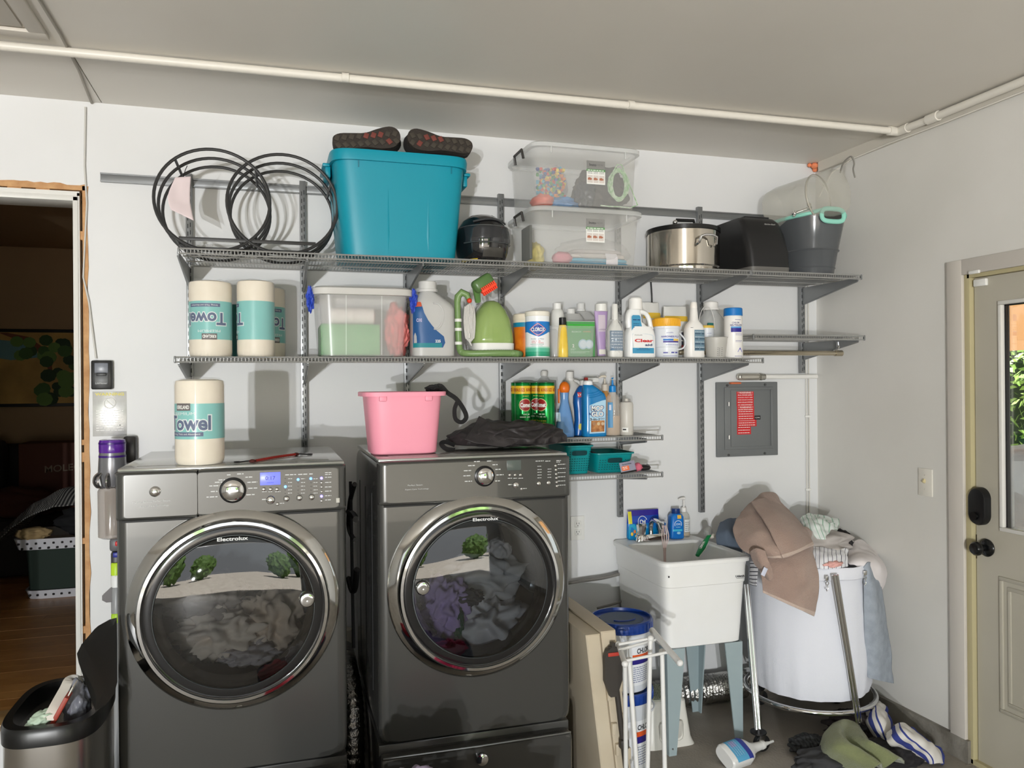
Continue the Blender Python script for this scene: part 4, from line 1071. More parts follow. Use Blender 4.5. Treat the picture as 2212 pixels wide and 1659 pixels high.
# behind and around the clear caddy
t, S, hw, h = bottle('plastic_bottle', 'plain white bottle standing behind the yellow bottle', 'bottle', 1189, 1219, 655, 3.34, Z1,
    [(0, .92, .92), (.03, 1, 1), (.78, 1, 1), (.86, .85, .85), (.9, .55, .55)], WHITE, pyw=740)
b = B(); b.lathe([(hw*.6, h*.89), (hw*.62, h*.995), (hw*.55, h)], seg=24); obj('cap', b, pl((240, 240, 238), .4), t)
t, S, hw, h = bottle('squeeze_bottle', 'slim yellow bottle with a black cap in front of the clear caddy', 'bottle', 1204, 1227, 686, 3.145, Z1,
    [(0, .9, .9), (.03, 1, 1), (.25, 1, 1), (.7, .82, .82), (.78, .7, .7), (.82, .6, .6)], mat('yellow_lotion', (232, 196, 66), .25, var=(14, (240, 210, 96))), pyw=745)
b = B(); b.lathe([(hw*.62, h*.81), (hw*.66, h*.82), (hw*.64, h*.995), (hw*.55, h)], seg=24); obj('cap', b, BLACK, t)
GREY = clearmat('grey_translucent', (196, 196, 194), .8, .3)
jug('translucent grey jug with white cap, tallest behind the green box', 1240, 1288, 656, 3.44, Z1, 730, (232, 232, 230), GREY, capw=.36, shift=-.2, shoulder=.8)
jug('short translucent grey jug with white cap just behind the green box', 1214, 1262, 668, 3.35, Z1, 730, (228, 228, 226), GREY, capw=.38, shift=-.1, shoulder=.85)
g = thing('plastic_jug', 'grey jug showing only its rounded handle behind the white bottle', 'jug', (P(1224, 700, 3.49).x, 3.49, Z1))
b = B(); b.body([(0, .045, .04, 4), (.16, .045, .04, 4), (.2, .02, .02, 2)], 24); obj('jug_body', b, GREY, g)
b = B(); b.tube(circle((0, -.0, .185), .032, 20, 'xz', 0, PI, False), .011, 8); obj('handle', b, GREY, g)
# clear caddy with green box
ca_, cw_ = span(1188, 1287, 740, 3.13)
t = thing('clear_caddy', 'open clear plastic caddy holding the green box of pads', 'caddy', (ca_+.004, 3.22, Z1))
hh_ = P(1240, 704, 3.13).z-Z1; CAD = clearmat('caddy', (226, 226, 226), .26, .1)
b = B(); b.body([(0, cw_/2-.012, .078, 7), (.005, cw_/2-.006, .084, 8), (hh_-.006, cw_/2, .09, 8), (hh_, cw_/2+.004, .094, 8), (hh_-.002, cw_/2-.004, .086, 8)], 48, True, False); obj('caddy_wall', b, CAD, t)
ga, gw = span(1225, 1285, 700, 3.19)
t = thing('pads_box', 'green box with two white discs and a big number two, in the clear caddy', 'box', (ga, 3.215, Z1+.006))
gz0, gz1 = P(1250, 763, 3.185).z-Z1-.006, P(1250, 694, 3.185).z-Z1-.006
gz0 = 0.0
b = B(); b.box((0, 0, (gz0+gz1)/2), (gw, .05, gz1-gz0), .002); obj('carton', b, pl((84, 156, 92), .45), t)
b = B(); b.box((0, .001, gz1-.004), (gw*.99, .0505, .010), .001); obj('carton_top', b, pl((232, 238, 236), .5), t)
fy = lambda u, v: V((u, -.0258, v))
b = B(); b.quad(V((-gw/2+.004, -.0256, gz1-.012)), V((gw/2-.004, -.0256, gz1-.012)), V((gw/2-.004, -.0256, gz1-.03)), V((-gw/2+.004, -.0256, gz1-.03))); obj('carton_flash', b, pl((60, 176, 62), .45), t)
text('BLEACH', lambda u, v: fy(u-.022, gz1-.045+v), .007, .042, t, pl((206, 226, 208), .5)); text('WIPES', lambda u, v: fy(u+.026, gz1-.0445+v), .006, .036, t, pl((232, 160, 120), .5))
for k, (x, r_) in enumerate(((.036, .0195), (.008, .0215))):
    b = B(); b.lathe([(r_*1.04, -.0262-.0006*k), (r_*.98, -.0275-.0006*k)], (x, 0, .055), 'y', 28); dd = obj('pad_disc', b, pl((176, 206, 224), .5), t)
    b = B(); b.lathe([(r_*.78, -.028-.0006*k), (r_*.7, -.0284-.0006*k)], (x, 0, .055), 'y', 28); obj('pad_centre', b, pl((214, 228, 238), .5), dd)
text('2', lambda u, v: fy(u-.037, .048+v), .014, None, t, PAPERW, .03); bars([(-.05, -.025, .034, .002), (-.05, -.03, .029, .002), (-.05, .04, .022, .0018), (-.05, .02, .017, .0018)], fy, t, pl((190, 220, 192), .6))
t, S, hw, h = bottle('cream_tube', 'lilac squeeze tube with white cap beside the green box', 'tube', 1283, 1314, 656, 3.21, Z1+.012,
    [(0, .55, .4), (.02, .58, .42), (.15, .62, .42), (.6, .85, .34), (.86, 1.0, .2, 2)], mat('lilac_tube', (178, 152, 196), .35), pyw=720)
for v in list(t.children): pass
b = B(); b.lathe([(hw*.8, h*.85), (hw*.82, h*.86), (hw*.80, h*.99), (hw*.7, h)], seg=28); obj('cap', b, WHITE, t)
b = patch(S, -.016, .015, h*.46, h*.78, .002); lb = obj('label_oval', b, pl((206, 194, 206), .5), t)
text('LAVENDER', on(S, 0, h*.5, .003), .006, .028, lb, pl((120, 90, 130), .5))
b = patch(S, -.014, .014, .006, h*.12, .002); obj('label_foot', b, pl((226, 222, 214), .5), t)
# bagged spray bottle
t, S, hw, h = bottle('spray_bottle', 'white spray bottle with grey-blue label wrapped in a clear bag', 'bottle', 1313, 1344, 657, 3.17, Z1+.002,
    [(0, .92, .75, 3), (.03, 1, .8, 3), (.50, 1, .8, 3), (.58, .8, .7, 2.5), (.66, .45, .45), (.74, .42, .42), (.97, .40, .40), (1, .34, .34)], pl((226, 226, 222), .4), pyw=730)
b = patch(S, -hw*.95, hw*.95, h*.13, h*.5, .001); lb = obj('label', b, pl((92, 122, 150), .5), t)
bars([(-hw*.8, hw*.8, h*(.18+.055*k), .003) for k in range(6)], on(S, 0, 0, .002), lb, pl((200, 210, 220), .6))
b = B(); b.sphere((0, 0, .085), 1, 5, (hw*1.35, hw*1.1, .088), lambda c: 1+.10*noise.noise(c*5)+.06*noise.noise(c*12)); 
b.tube([(.01, 0, .165), (.02, .01, .185), (.035, .02, .178)], [.03, .02, .004], 10, flat=.4)
for v in b.bm.verts: v.co.z = max(v.co.z, .0)
obj('clear_bag', b, clearmat('bag_film_3', (230, 230, 228), .2, .1), t, kind='stuff')
# Clear aid bottle
t, S, hw, h = bottle('pool_bottle', 'white handled bottle labelled Clear aid in red', 'bottle', 1348, 1414, 644, 3.165, Z1,
    [(0, .93, .5, 4), (.02, 1, .55, 4), (.36, 1, .55, 4), (.46, .9, .52, 3.5, -.1*0), (.52, .78, .5, 3)], pl((240, 241, 240), .3), pyw=745)
cxn = -hw*.42
b = B(); b.body([(h*.50, hw*.80, .018, 3, -hw*.12), (h*.60, hw*.56, .019, 3, cxn), (h*.72, hw*.52, .02, 3, cxn), (h*.79, hw*.44, .019, 2.5, cxn*.95), (h*.83, hw*.3, .016, 2, cxn*.8)], 36); obj('neck', b, pl((240, 241, 240), .3), t)
b = B(); b.lathe([(hw*.40, h*.80), (hw*.44, h*.81), (hw*.42, h*.985), (hw*.36, h)], (cxn*.62, 0, 0), seg=32); obj('cap', b, pl((244, 243, 240), .45), t)
b = B(); b.tube(resample([V((hw*.02, 0, h*.775)), V((hw*.42, 0, h*.75)), V((hw*.68, 0, h*.66)), V((hw*.78, 0, h*.55)), V((hw*.86, 0, h*.48))], 20), .0105, 12); obj('handle', b, pl((240, 241, 240), .3), t)
CB = pl((66, 150, 190), .35)
b = patch(S, -hw*.72, hw*.76, h*.075, h*.165, .0012); lb = obj('label', b, CB, t)
b = B()
pts = [(-.72, .165), (.76, .165), (.76, .36), (.66, .385), (.45, .39), (.2, .40), (-.72, .40)]
poly([(u*hw, v*h) for u, v in pts], lambda u, v: surf(S, u, v, .0013), lb, pl((214, 222, 228), .4), 'label_field')
Sn = [(h*.40, hw, .0295, 3), (h*.50, hw*.9, .0285, 3), (h*.60, hw*1.0, .027, 3), (h*.72, hw, .026, 3)]
poly([(-.74*hw, .40*h), (.16*hw, .40*h), (.0*hw, .50*h), (-.10*hw, .60*h), (-.12*hw, .68*h), (-.2*hw, .705*h), (-.66*hw, .705*h), (-.74*hw, .68*h)], lambda u, v: V((u, -.030+.0*v-.0, v)), lb, CB, 'label_top')
b = B(); 
fl_ = lambda u, v: surf(S, u, v, .0022)
text('Clear', lambda u, v: fl_(u+hw*.06, h*.285+v), .0145, hw*1.28, lb, pl((206, 40, 44), .4), .035); text('aid', lambda u, v: fl_(u+hw*.36, h*.215+v), .0105, hw*.5, lb, NAVY, .03)
text('POOLIFE', lambda u, v: fl_(u-hw*.32, h*.375+v), .004, hw*.5, lb, INK)
bars([(-hw*.3, hw*.3, h*.155, .0022), (-hw*.45, hw*.45, h*.13, .0016)], fl_, lb, NAVY)
f4 = lambda u, v: V((u, -.0312, v))
bars([(-hw*.66, -hw*.16, h*.62, .004)], f4, lb, pl((30, 60, 110), .5)); bars([(-hw*.64, -hw*.2, h*(.56-.03*k), .002) for k in range(4)], f4, lb, pl((30, 60, 110), .5))
# yellow and white packs behind
for i, (a0, a1, pt, yy, lab) in enumerate(((1384, 1426, 654, 3.40, 'white and yellow pouch behind the white handled bottle'), (1429, 1486, 663, 3.37, 'yellow-banded white pouch behind the yellow-lidded tub'))):
    c_, hw, h = place(a0, a1, pt, yy, Z1)
    t = thing('powder_pouch', lab, 'pouch', (c_, yy, Z1), 0)
    S = [(0, hw*.9, .03, 3), (.02, hw, .035, 3), (h*.7, hw*.97, .026, 2.5), (h*.9, hw*.95, .012, 2.2), (h, hw*.93, .003, 2)]
    b = B(); b.body(S, 36)
    for v in b.bm.verts: v.co += V((.002, .004, .003*(v.co.z > .05)))*noise.noise(v.co*34+V((i*4, 0, 0)))
    obj('pouch', b, pl((226, 226, 222), .5), t)
    b = patch(S, -hw*.9, hw*.9, h*.72, h*.82, .0035); obj('label_band', b, pl((230, 190, 62), .5), t)
# yellow lidded pail
c_, hw, h = place(1410, 1469, 688, 3.185, Z1, 740)
PW = pl((226, 230, 236), .35)
t = thing('chemical_tub', 'white tub with yellow screw lid and looped handle, blue lettering', 'tub', (c_, 3.185, Z1))
S = [(0, hw*.80, hw*.80), (.004, hw*.84, hw*.84), (h*.27, hw*.86, hw*.86), (h*.28, hw*.90, hw*.90), (h*.72, hw*.93, hw*.93), (h*.73, hw*.96, hw*.96), (h*.8, hw*.96, hw*.96)]
b = B(); b.body(S, 44); obj('tub_wall', b, PW, t)
YL_ = pl((238, 178, 46), .4)
b = B(); b.lathe([(hw*.98, h*.79), (hw, h*.80), (hw, h*.98), (hw*.94, h)], seg=44); ld = obj('lid', b, YL_, t)
bb = B()
for k in range(40):
    a = 2*PI*k/40; bb.box((hw*math.cos(a), hw*math.sin(a), h*.885), (.0022, .0022, h*.16), 0, Matrix.Rotation(a, 3, 'Z'))
obj('lid_grips', bb, YL_, ld, kind='stuff')
fr = on(S, 0, 0, .0016, True)
text('HARDNESS PLUS', lambda u, v: fr(u-.006, h*.53+v), .008, .088, t, pl((66, 62, 160), .5), .02, split=.005)
text('poolife', lambda u, v: fr(u-.012, h*.625+v), .006, .03, t, pl((90, 90, 170), .5), .0, split=.005)
b = patch(S, -.042, .004, h*.43, h*.475, .001, True); obj('label_band', b, pl((64, 130, 208), .5), t); b = patch(S, .004, .036, h*.42, h*.475, .001, True); obj('label_band', b, pl((236, 196, 96), .5), t)
b = patch(S, -.042, .036, h*.385, h*.42, .001, True); obj('label_band', b, pl((60, 48, 150), .5), t)
bars([(-.03, .034, h*.32, .002), (-.04, -.015, h*.12, .005), (-.005, .03, h*.12, .006), (-.04, .03, h*.05, .0016)], fr, t, pl((90, 90, 170), .5))
b = B(); b.tube(resample([V((hw*.97, 0, h*.66)), V((hw*1.25, -.02, h*.5)), V((hw*1.22, -.034, h*.36)), V((hw*.9, -.045, h*.24)), V((hw*.3, -.052, h*.2))], 24), .0036, 8); obj('handle', b, PW, t)
t, S, hw, h = bottle('chemical_tub', 'dark-labelled tub peeking out behind the looped handle', 'tub', 1458, 1498, 716, 3.30, Z1, [(0, .95, .95), (.03, 1, 1), (1, 1, 1)], pl((206, 208, 208), .4), pyw=740)
b = patch(S, -.035, .01, h*.25, h*.95, .0012, True); lb = obj('label', b, pl((54, 58, 74), .5), t)
text('ALKALINITY', lambda u, v: surf(S, u-.012, h*.66+v, .002, True), .007, .05, lb, PAPERW, .02, split=.005); b = patch(S, -.035, .01, h*.40, h*.5, .0016, True); obj('label_band', b, pl((170, 60, 70), .5), lb)
# white spray-type bottle
t, S, hw, h = bottle('solution_bottle', 'tall white bottle with slim tapered neck and teal-grey label', 'bottle', 1478, 1520, 653, 3.165, Z1,
    [(0, .94, .7, 3), (.02, 1, .75, 3), (.52, 1, .75, 3), (.6, .86, .66, 2.6), (.66, .52, .5), (.68, .46, .46), (.88, .36, .36), (.9, .34, .34)], pl((240, 238, 234), .35), pyw=745)
b = B(); b.lathe([(hw*.34, h*.89), (hw*.36, h*.9), (hw*.33, h*.99), (hw*.28, h)], seg=24); obj('cap', b, pl((244, 240, 234), .4), t)
b = patch(S, -hw*.36, hw*.92, h*.13, h*.5, .001); lb = obj('label', b, pl((110, 140, 158), .5), t)
bars([(-hw*.3, hw*.85, h*(.15+.09*k), .006) for k in range(4)], on(S, 0, 0, .0018), lb, pl((66, 92, 112), .6)); bars([(-hw*.3, hw*.85, h*(.19+.09*k), .002) for k in range(4)], on(S, 0, 0, .0018), lb, pl((222, 230, 236), .6))
bars([(-hw*.7, -hw*.45, h*.535, .0018)], on(S, 0, 0, .0018), t, INK)
t, S, hw, h = jug('big clear jug with white screw cap behind the measuring cup', 1506, 1566, 653, 3.37, Z1, 720, (238, 236, 232), clearmat('clear_jug', (214, 216, 214), .42, .12), capw=.5, shift=-.0, shoulder=.72)
b = B(); b.box((-hw*.55, -.055, h*.5), (.03, .01, .07), .003); obj('teal_label', b, pl((36, 120, 116), .5), t)
c_, hw, h = place(1519, 1549, 704, 3.24, Z1+.055)
t = thing('small_tub', 'small white pot with yellow lid and thin bail above the measuring cup', 'tub', (c_, 3.27, Z1))
S = [(0, hw*.9, hw*.9), (.004, hw*.95, hw*.95), (h+.05, hw, hw)]
b = B(); b.body(S, 32); obj('tub_wall', b, PW, t)
b = B(); b.lathe([(hw*1.04, h+.046), (hw*1.06, h+.055), (hw*1.0, h+.058)], seg=32); obj('lid', b, pl((232, 196, 90), .4), t)
b = B(); b.tube(circle((0, 0, h+.05), hw*1.3, 24, 'xz', -.1, PI+.1, False, rz=.10), .0016, 6); obj('bail', b, pl((220, 220, 218), .4), t)
text('poolife', lambda u, v: surf(S, u-.005, h+.02+v, .001, True), .004, .02, t, pl((70, 66, 150), .5))
# measuring cup
c_, hw, h = place(1521, 1571, 729, 3.16, Z1)
t = thing('measuring_cup', 'small frosted measuring cup with black graduation marks', 'cup', (c_, 3.16, Z1))
S = [(0, hw*.76, hw*.76), (.002, hw*.79, hw*.79), (h-.003, hw*.98, hw*.98), (h, hw*1.04, hw*1.04), (h-.001, hw*.96, hw*.96), (.004, hw*.76, hw*.76)]
b = B(); b.body(S, 36); obj('cup_wall', b, clearmat('cup_plastic', (214, 212, 206), .62, .35), t)
S = S[:3]
bars([(-.012, -.006, .01+.0042*k, .0012) for k in range(9)]+[(.0, .007, .012+.008*k, .0016) for k in range(5)]+[(-.019, -.014, .012+.008*k, .0014) for k in range(5)], on(S, 0, 0, .0008, True), t, INK)
# neutralizer bottle
t, S, hw, h = bottle('neutralizer_bottle', 'white bottle with bright blue lid, the last on the eye-level shelf', 'bottle', 1564, 1604, 666, 3.155, Z1,
    [(0, .95, .95), (.015, 1, 1), (.80, .97, .97), (.84, .93, .93), (.85, .9, .9)], pl((240, 238, 234), .35), rz=R(-24), pyw=745)
b = B(); b.lathe([(hw*.97, h*.845), (hw*.99, h*.85), (hw*.97, h*.985), (hw*.9, h)], seg=40); obj('lid', b, pl((16, 118, 196), .4), t)
fr = on(S, .008, 0, .001, True)
text('CHLOR', lambda u, v: fr(u-.002, h*.70+v), .0075, .034, t, pl((52, 44, 120), .5), .02, split=.004); text('NEUTRALIZER', lambda u, v: fr(u+.002, h*.652+v), .0085, .058, t, pl((52, 44, 120), .5), .02, split=.004)
b = patch(S, -.016, .036, h*.595, h*.625, .0007, True); obj('label_band', b, pl((90, 160, 220), .5), t); b = patch(S, -.016, .036, h*.515, h*.595, .0007, True); obj('label_band', b, pl((48, 38, 140), .5), t)
bars([(-.005, .024, h*.755, .002), (-.004, .03, h*.48, .0014), (-.004, .03, h*.455, .0014), (-.004, .03, h*.34, .002), (-.004, .026, h*.32, .0014), (-.008, .03, h*.035, .002)], fr, t, pl((70, 62, 150), .5))
poly([(.004, h*.12), (.032, h*.12), (.018, h*.215)], fr, t, pl((110, 104, 196), .5), 'label_triangle')
# ------------------------------------------------------------------ small lower shelves
Z2, Z3 = ZA+.001, ZB+.001
GRC = mat('green_can', (14, 142, 62), .22, .55); YB = pl((232, 190, 40), .4); RDK = pl((120, 26, 22), .4)
def cancan(label, px0, px1, y, rz):
    c_, hw, h = place(px0, px1, 827, y, Z2, 870)
    t = thing('cleanser_can', label, 'can', (c_, y, Z2), rz, 'green cleanser cans')
    S = [(0, hw*.96, hw*.96), (.003, hw, hw), (h-.004, hw, hw), (h, hw*.95, hw*.95)]
    b = B(); b.body(S, 40); obj('can_body', b, GRC, t)
    b = B(); b.lathe([(hw*.97, h-.003), (hw*1.01, h-.001), (hw*1.01, h+.0015), (hw*.93, h+.002), (hw*.9, h-.003)], seg=40); obj('can_rim', b, pl((10, 96, 44), .25, metal=.7), t)
    b = B(); b.lathe([(hw+.0004, h*.80), (hw+.0004, h*.945)], seg=40, cap0=False, cap1=False); bd = obj('label_band', b, YB, t)
    for k in range(4):
        text('BONUS SIZE', lambda u, v, k=k: surf(S, u+(k-1.5)*.056, h*.872+v, .0011, True), .015, .05, bd, pl((176, 56, 24), .5), .03, split=.005)
    for u0, q in ((0, 1), (.105, 1)):
        for sc_, c__, off in ((1, (226, 206, 150), .0008), (.9, (150, 30, 30), .0014)):
            b = B(); rows = [[surf(S, u0+.030*sc_*u, h*.6+.028*sc_*(-1+2*k/4)*math.sqrt(max(0, 1-u*u)), off, True) for k in range(5)] for u in [-1+2*i/16 for i in range(17)]]
            b.loft(rows, closed=False); obj('logo_oval', b, pl(c__, .4), t)
        text('Comet', lambda u, v: surf(S, u+u0, h*.6+v, .0022, True), .021, .048, t, PAPERW, .04, split=.005)
        bars([(u0-.012, u0+.02, h*.42, .005), (u0-.026, u0+.024, h*.37, .006)], on(S, 0, 0, .001, True), t, pl((206, 226, 206), .5)); bars([(u0-.026, u0+.026, h*.30, .0035), (u0-.026, u0+.026, h*.26, .0035)], on(S, 0, 0, .001, True), t, pl((210, 190, 60), .5)); bars([(u0-.014, u0+.016, h*.755, .003)], on(S, 0, 0, .001, True), t, pl((200, 190, 80), .5))
    return t
cancan('green cleanser can at the upright end of the row, half hidden', 1104, 1137, 3.42, R(30)); cancan('green cleanser can with its whole red oval logo facing out', 1112, 1146, 3.32, R(4))
cancan('green cleanser can standing just behind the front row of cans', 1143, 1176, 3.40, R(-22)); cancan('green cleanser can beside the blue bottle with orange top', 1162, 1198, 3.31, R(-60))
HAZE = clearmat('hazy_clear', (210, 210, 208), .35, .12)
t, S, hw, h = bottle('clear_bottle', 'clear round bottle with its neck rising behind the green cans', 'bottle', 1154, 1196, 801, 3.50, Z2,
    [(0, .95, .95), (.02, 1, 1), (.74, 1, 1), (.84, .7, .7), (.9, .34, .34), (.93, .3, .3)], HAZE, pyw=822)
b = B(); b.lathe([(hw*.34, h*.92), (hw*.36, h*.93), (hw*.36, h*.98), (hw*.3, h)], seg=24); obj('cap', b, pl((214, 212, 208), .4), t)
# blue bottle, orange head
t, S, hw, h = bottle('dish_spray', 'translucent blue spray bottle with an orange head beside the green cans', 'bottle', 1200, 1240, 824, 3.30, Z2,
    [(0, .92, .55, 3), (.02, 1, .6, 3), (.12, 1, .6, 3), (.4, .74, .48, 2.5), (.62, .44, .38, 2.2, .0), (.7, .40, .36, 2.2), (.8, .46, .4, 2.2)], clearmat('blue_clear', (112, 160, 216), .8, .15), pyw=930)
OR = pl((224, 112, 24), .35)
b = B(); b.sphere((0, -.0, h*.88), 1, 3, (hw*.58, hw*.5, h*.12)); hd = obj('spray_head', b, OR, t)
b = B(); b.box((-hw*.66, 0, h*.74), (.006, .012, h*.26), .002); obj('trigger', b, OR, t)
b = patch(S, -hw*.98, -hw*.6, .07, .11, .0012); obj('label', b, pl((206, 226, 240), .5), t)
b = B(); b.body([(.003, hw*.94, hw*.55, 3), (h*.26, hw*.84, hw*.5, 3)], 28); obj('soap_liquid', b, pl((70, 130, 198), .2), t)
# white gallon jug
t, S, hw, h = jug('white vinegar-style jug with looped handle behind the blue bottles', 1214, 1262, 803, 3.45, Z2, 880, (232, 230, 226), clearmat('white_jug', (232, 230, 224), .9, .3), capw=.34, shift=-.16, shoulder=.74)
b = B(); b.tube(resample([V((hw*.05, 0, h*.86)), V((hw*.55, 0, h*.83)), V((hw*.82, 0, h*.72)), V((hw*.86, 0, h*.6))], 16), .008, 10); obj('handle', b, pl((220, 220, 216), .4), t)
# blue cleaner with lemon
t, S, hw, h = bottle('floor_cleaner', 'deep blue cleaner bottle with a lemon picture, partly hidden', 'bottle', 1238, 1284, 822, 3.34, Z2,
    [(0, .9, .5, 3), (.015, 1, .55, 3), (.12, .97, .55, 3), (.28, .86, .5, 3), (.45, .9, .52, 3), (.6, 1, .55, 3), (.72, .98, .53, 3), (.86, .62, .45, 2.5), (.92, .3, .3)], pl((22, 92, 166), .25), pyw=930)
b = B(); b.lathe([(hw*.34, h*.9), (hw*.36, h*.92), (hw*.32, h)], seg=24); obj('cap', b, WHITE, t)
b = patch(S, -hw*.72, -hw*.1, h*.70, h*.79, .0015); lb = obj('label_flag', b, pl((206, 52, 58), .5), t); text('LYSOL', on(S, -hw*.3, h*.745, .003), .011, .04, lb, PAPERW, .03)
b = B(); b.sphere(surf(S, -hw*.5, h*.16, -.004), 1, 3, (.012, .006, .02)); obj('lemon_print', b, pl((232, 214, 90), .5), t)
text('C', on(S, -hw*.1, h*.48, .002), .035, .03, t, pl((206, 206, 140), .5), .01)
# Mop & Glo
c_, hw, h = place(1256, 1309, 822, 3.28, Z2, 930)
t = thing('floor_polish', 'bright blue floor polish bottle with a wooden-floor picture on the label', 'bottle', (c_, 3.28, Z2))
MB_ = mat('polish_blue', (22, 126, 190), .22, coat=.4)
S = [(0, hw*.94, .030, 3.5), (.006, hw*1.0, .034, 3.5), (.03, hw*1.0, .034, 3.5), (h*.3, hw*.96, .033, 3.5), (h*.70, hw*.98, .033, 3.5), (h*.76, hw*.92, .033, 3.2, -hw*.06), (h*.84, hw*.68, .030, 3, -hw*.26), (h*.9, hw*.48, .026, 2.6, -hw*.44), (h*.925, hw*.40, .02, 2.2, -hw*.48)]
b = B(); b.body(S, 44); obj('bottle', b, MB_, t)
b = B(); b.lathe([(hw*.38, h*.915), (hw*.4, h*.93), (hw*.38, h*.985), (hw*.3, h)], (-hw*.48, 0, 0), seg=24); obj('cap', b, pl((236, 238, 240), .4), t)
b = B(); b.box((-hw*.48, -.016, h*.93), (.009, .01, .028), .003); obj('cap_spout', b, pl((240, 242, 244), .4), t)
for k in range(3):
    b = B(); b.tube([surf(S, -hw*.6+hw*1.1*i/12, h*(.70+.035*k)+.014*(i/12)**2, .001) for i in range(13)], .0022, 6); obj('moulded_rib', b, MB_, t)
lbm = pl((176, 214, 236), .35)
poly([(-.62*hw, .06*h), (.72*hw, .07*h), (.80*hw, .655*h), (.5*hw, .645*h), (.0*hw, .61*h), (-.62*hw, .56*h)], lambda u, v: V((u, -.0352, v)), t, lbm, 'label')
lb = t.children[-1]
fm = lambda u, v: V((u, -.0366, v)); fm2 = lambda u, v: V((u, -.0359, v))
for s_, w_, zz, uu in (('MOP', .98, .505, .06), ('GLO', .98, .405, .06)):
    text(s_, lambda u, v: fm2(u+hw*uu, h*zz+v), .0265, hw*1.14, lb, pl((26, 52, 120), .4), .09, name='word_outline'); text(s_, lambda u, v: fm(u+hw*uu, h*zz+v), .0225, hw*1.02, lb, PAPERW, .035)
text('&', lambda u, v: fm(u-hw*.58, h*.41+v), .010, None, lb, pl((30, 60, 130), .4), .03)
text('3-in-1', lambda u, v: fm2(u-hw*.18, h*.315+v), .011, hw*.82, lb, pl((70, 44, 34), .4), .03)
bars([(hw*.3, hw*.66, h*(.325-.018*k), .0022) for k in range(2)], fm2, lb, pl((90, 90, 110), .5))
poly([(-.5*hw, .085*h), (.64*hw, .092*h), (.68*hw, .29*h), (-.48*hw, .29*h)], lambda u, v: V((u, -.0356, v)), lb, mat('parquet_print', (196, 140, 84), .5, var=(50, (150, 92, 50))), 'label_picture')
for k in range(3):
    b = B(); b.lathe([(.0075, -.0362), (.007, -.0366)], (-hw*.22+k*hw*.36, 0, h*.232), 'y', 16); obj('label_dot', b, pl([(170, 130, 96), (214, 190, 150), (206, 180, 150)][k], .5), lb)
# trigger bottle behind
c_, hw, h = place(1262, 1294, 814, 3.42, Z2, 850)
t = thing('trigger_spray', 'white trigger spray with a red nozzle tip behind the bright blue polish', 'bottle', (c_, 3.42, Z2))
b = B(); b.body([(0, hw*.9, hw*.6, 3), (.01, hw, hw*.65, 3), (h*.6, hw, hw*.65, 3), (h*.76, hw*.5, hw*.5), (h*.82, hw*.35, hw*.35)], 32); obj('bottle', b, pl((226, 222, 214), .4), t)
b = B(); b.box((hw*.12, 0, h*.945), (hw*1.6, .03, h*.09), .008); obj('spray_head', b, WHITE, t)
b = B(); b.box((-hw*.82, 0, h*.955), (hw*.4, .022, h*.07), .003); obj('nozzle', b, pl((196, 44, 40), .4), t)
b = B(); b.box((-hw*.3, 0, h*.84), (.008, .014, h*.14), .003, Matrix.Rotation(.3, 3, 'Y')); obj('trigger', b, pl((196, 44, 40), .4), t)
def pump(label, px0, px1, pytop, y, z0, bodym, pumpm, neckf=.66, headf=.9, liquid=None, pyw=None, name='pump_bottle', hdir=-1, S_=None, ry=.75):
    c_, hw, h = place(px0, px1, pytop, y, z0, pyw)
    t = thing(name, label, 'bottle', (c_, y, z0)); n = neckf
    S = [(0, hw*.94, hw*.9*ry), (.006, hw, hw*ry), (h*n*.72, hw, hw*ry), (h*n*.86, hw*.86, hw*.8*ry), (h*n*.95, hw*.5, hw*.45), (h*n, hw*.36, hw*.36)] if S_ is None else [(z*h, rx*hw, r2*hw) for z, rx, r2 in S_]
    b = B(); b.body(S, 36); obj('bottle', b, bodym, t)
    if liquid:
        b = B(); b.body([(.004, hw*.92, hw*.88*ry), (.008, hw*.96, hw*.96*ry), (h*n*liquid[1], hw*.96, hw*.96*ry)], 32); obj('soap_liquid', b, liquid[0], t)
    b = B(); b.lathe([(hw*.44, h*n*.985), (hw*.46, h*n), (hw*.44, h*(n+.09)), (hw*.3, h*(n+.1)), (hw*.14, h*(n+.11)), (hw*.12, h*.93)], seg=20); obj('pump_collar', b, pumpm, t)
    b = B(); b.tube([(hw*.22*-hdir, 0, h*.962), (0, 0, h*.97), (hw*.5*hdir, 0, h*.97), (hw*.95*hdir, 0, h*.945)], [.005, .0065, .0055, .003], 10); obj('pump_head', b, pumpm, t)
    return t, S, hw, h
t, S, hw, h = pump('orange liquid soap bottle with cream pump and a blue label', 1293, 1321, 809, 3.38, Z2, clearmat('amber_clear', (232, 168, 84), .6, .12), pl((222, 212, 196), .4), .74, liquid=(pl((222, 150, 62), .2), .9), pyw=900)
t, S, hw, h = pump('clear round soap bottle with a bright blue pump', 1307, 1340, 812, 3.29, Z2, clearmat('clear_pet', (226, 216, 204), .3, .06), pl((16, 132, 206), .35), .74, liquid=(clearmat('clear_soap', (238, 208, 176), .4, .1), .45), pyw=900, hdir=0)
b = patch(S, -hw*1.0, -hw*.3, h*.14, h*.56, .001, True); lb = obj('label', b, pl((70, 140, 186), .45), t)
b = patch(S, -hw*.8, -hw*.5, h*.43, h*.52, .0014, True); obj('label_patch', b, pl((206, 210, 226), .5), lb)
t, S, hw, h = bottle('squeeze_bottle', 'frosted cylindrical bottle with tiny cap at the end of the small shelf', 'bottle', 1339, 1368, 861, 3.29, Z2,
    [(0, .94, .94), (.02, 1, 1), (.84, 1, 1), (.9, .88, .88), (.925, .5, .5), (.93, .3, .3), (1, .27, .27)], clearmat('frosted_bottle', (222, 218, 210), .74, .35), pyw=920)
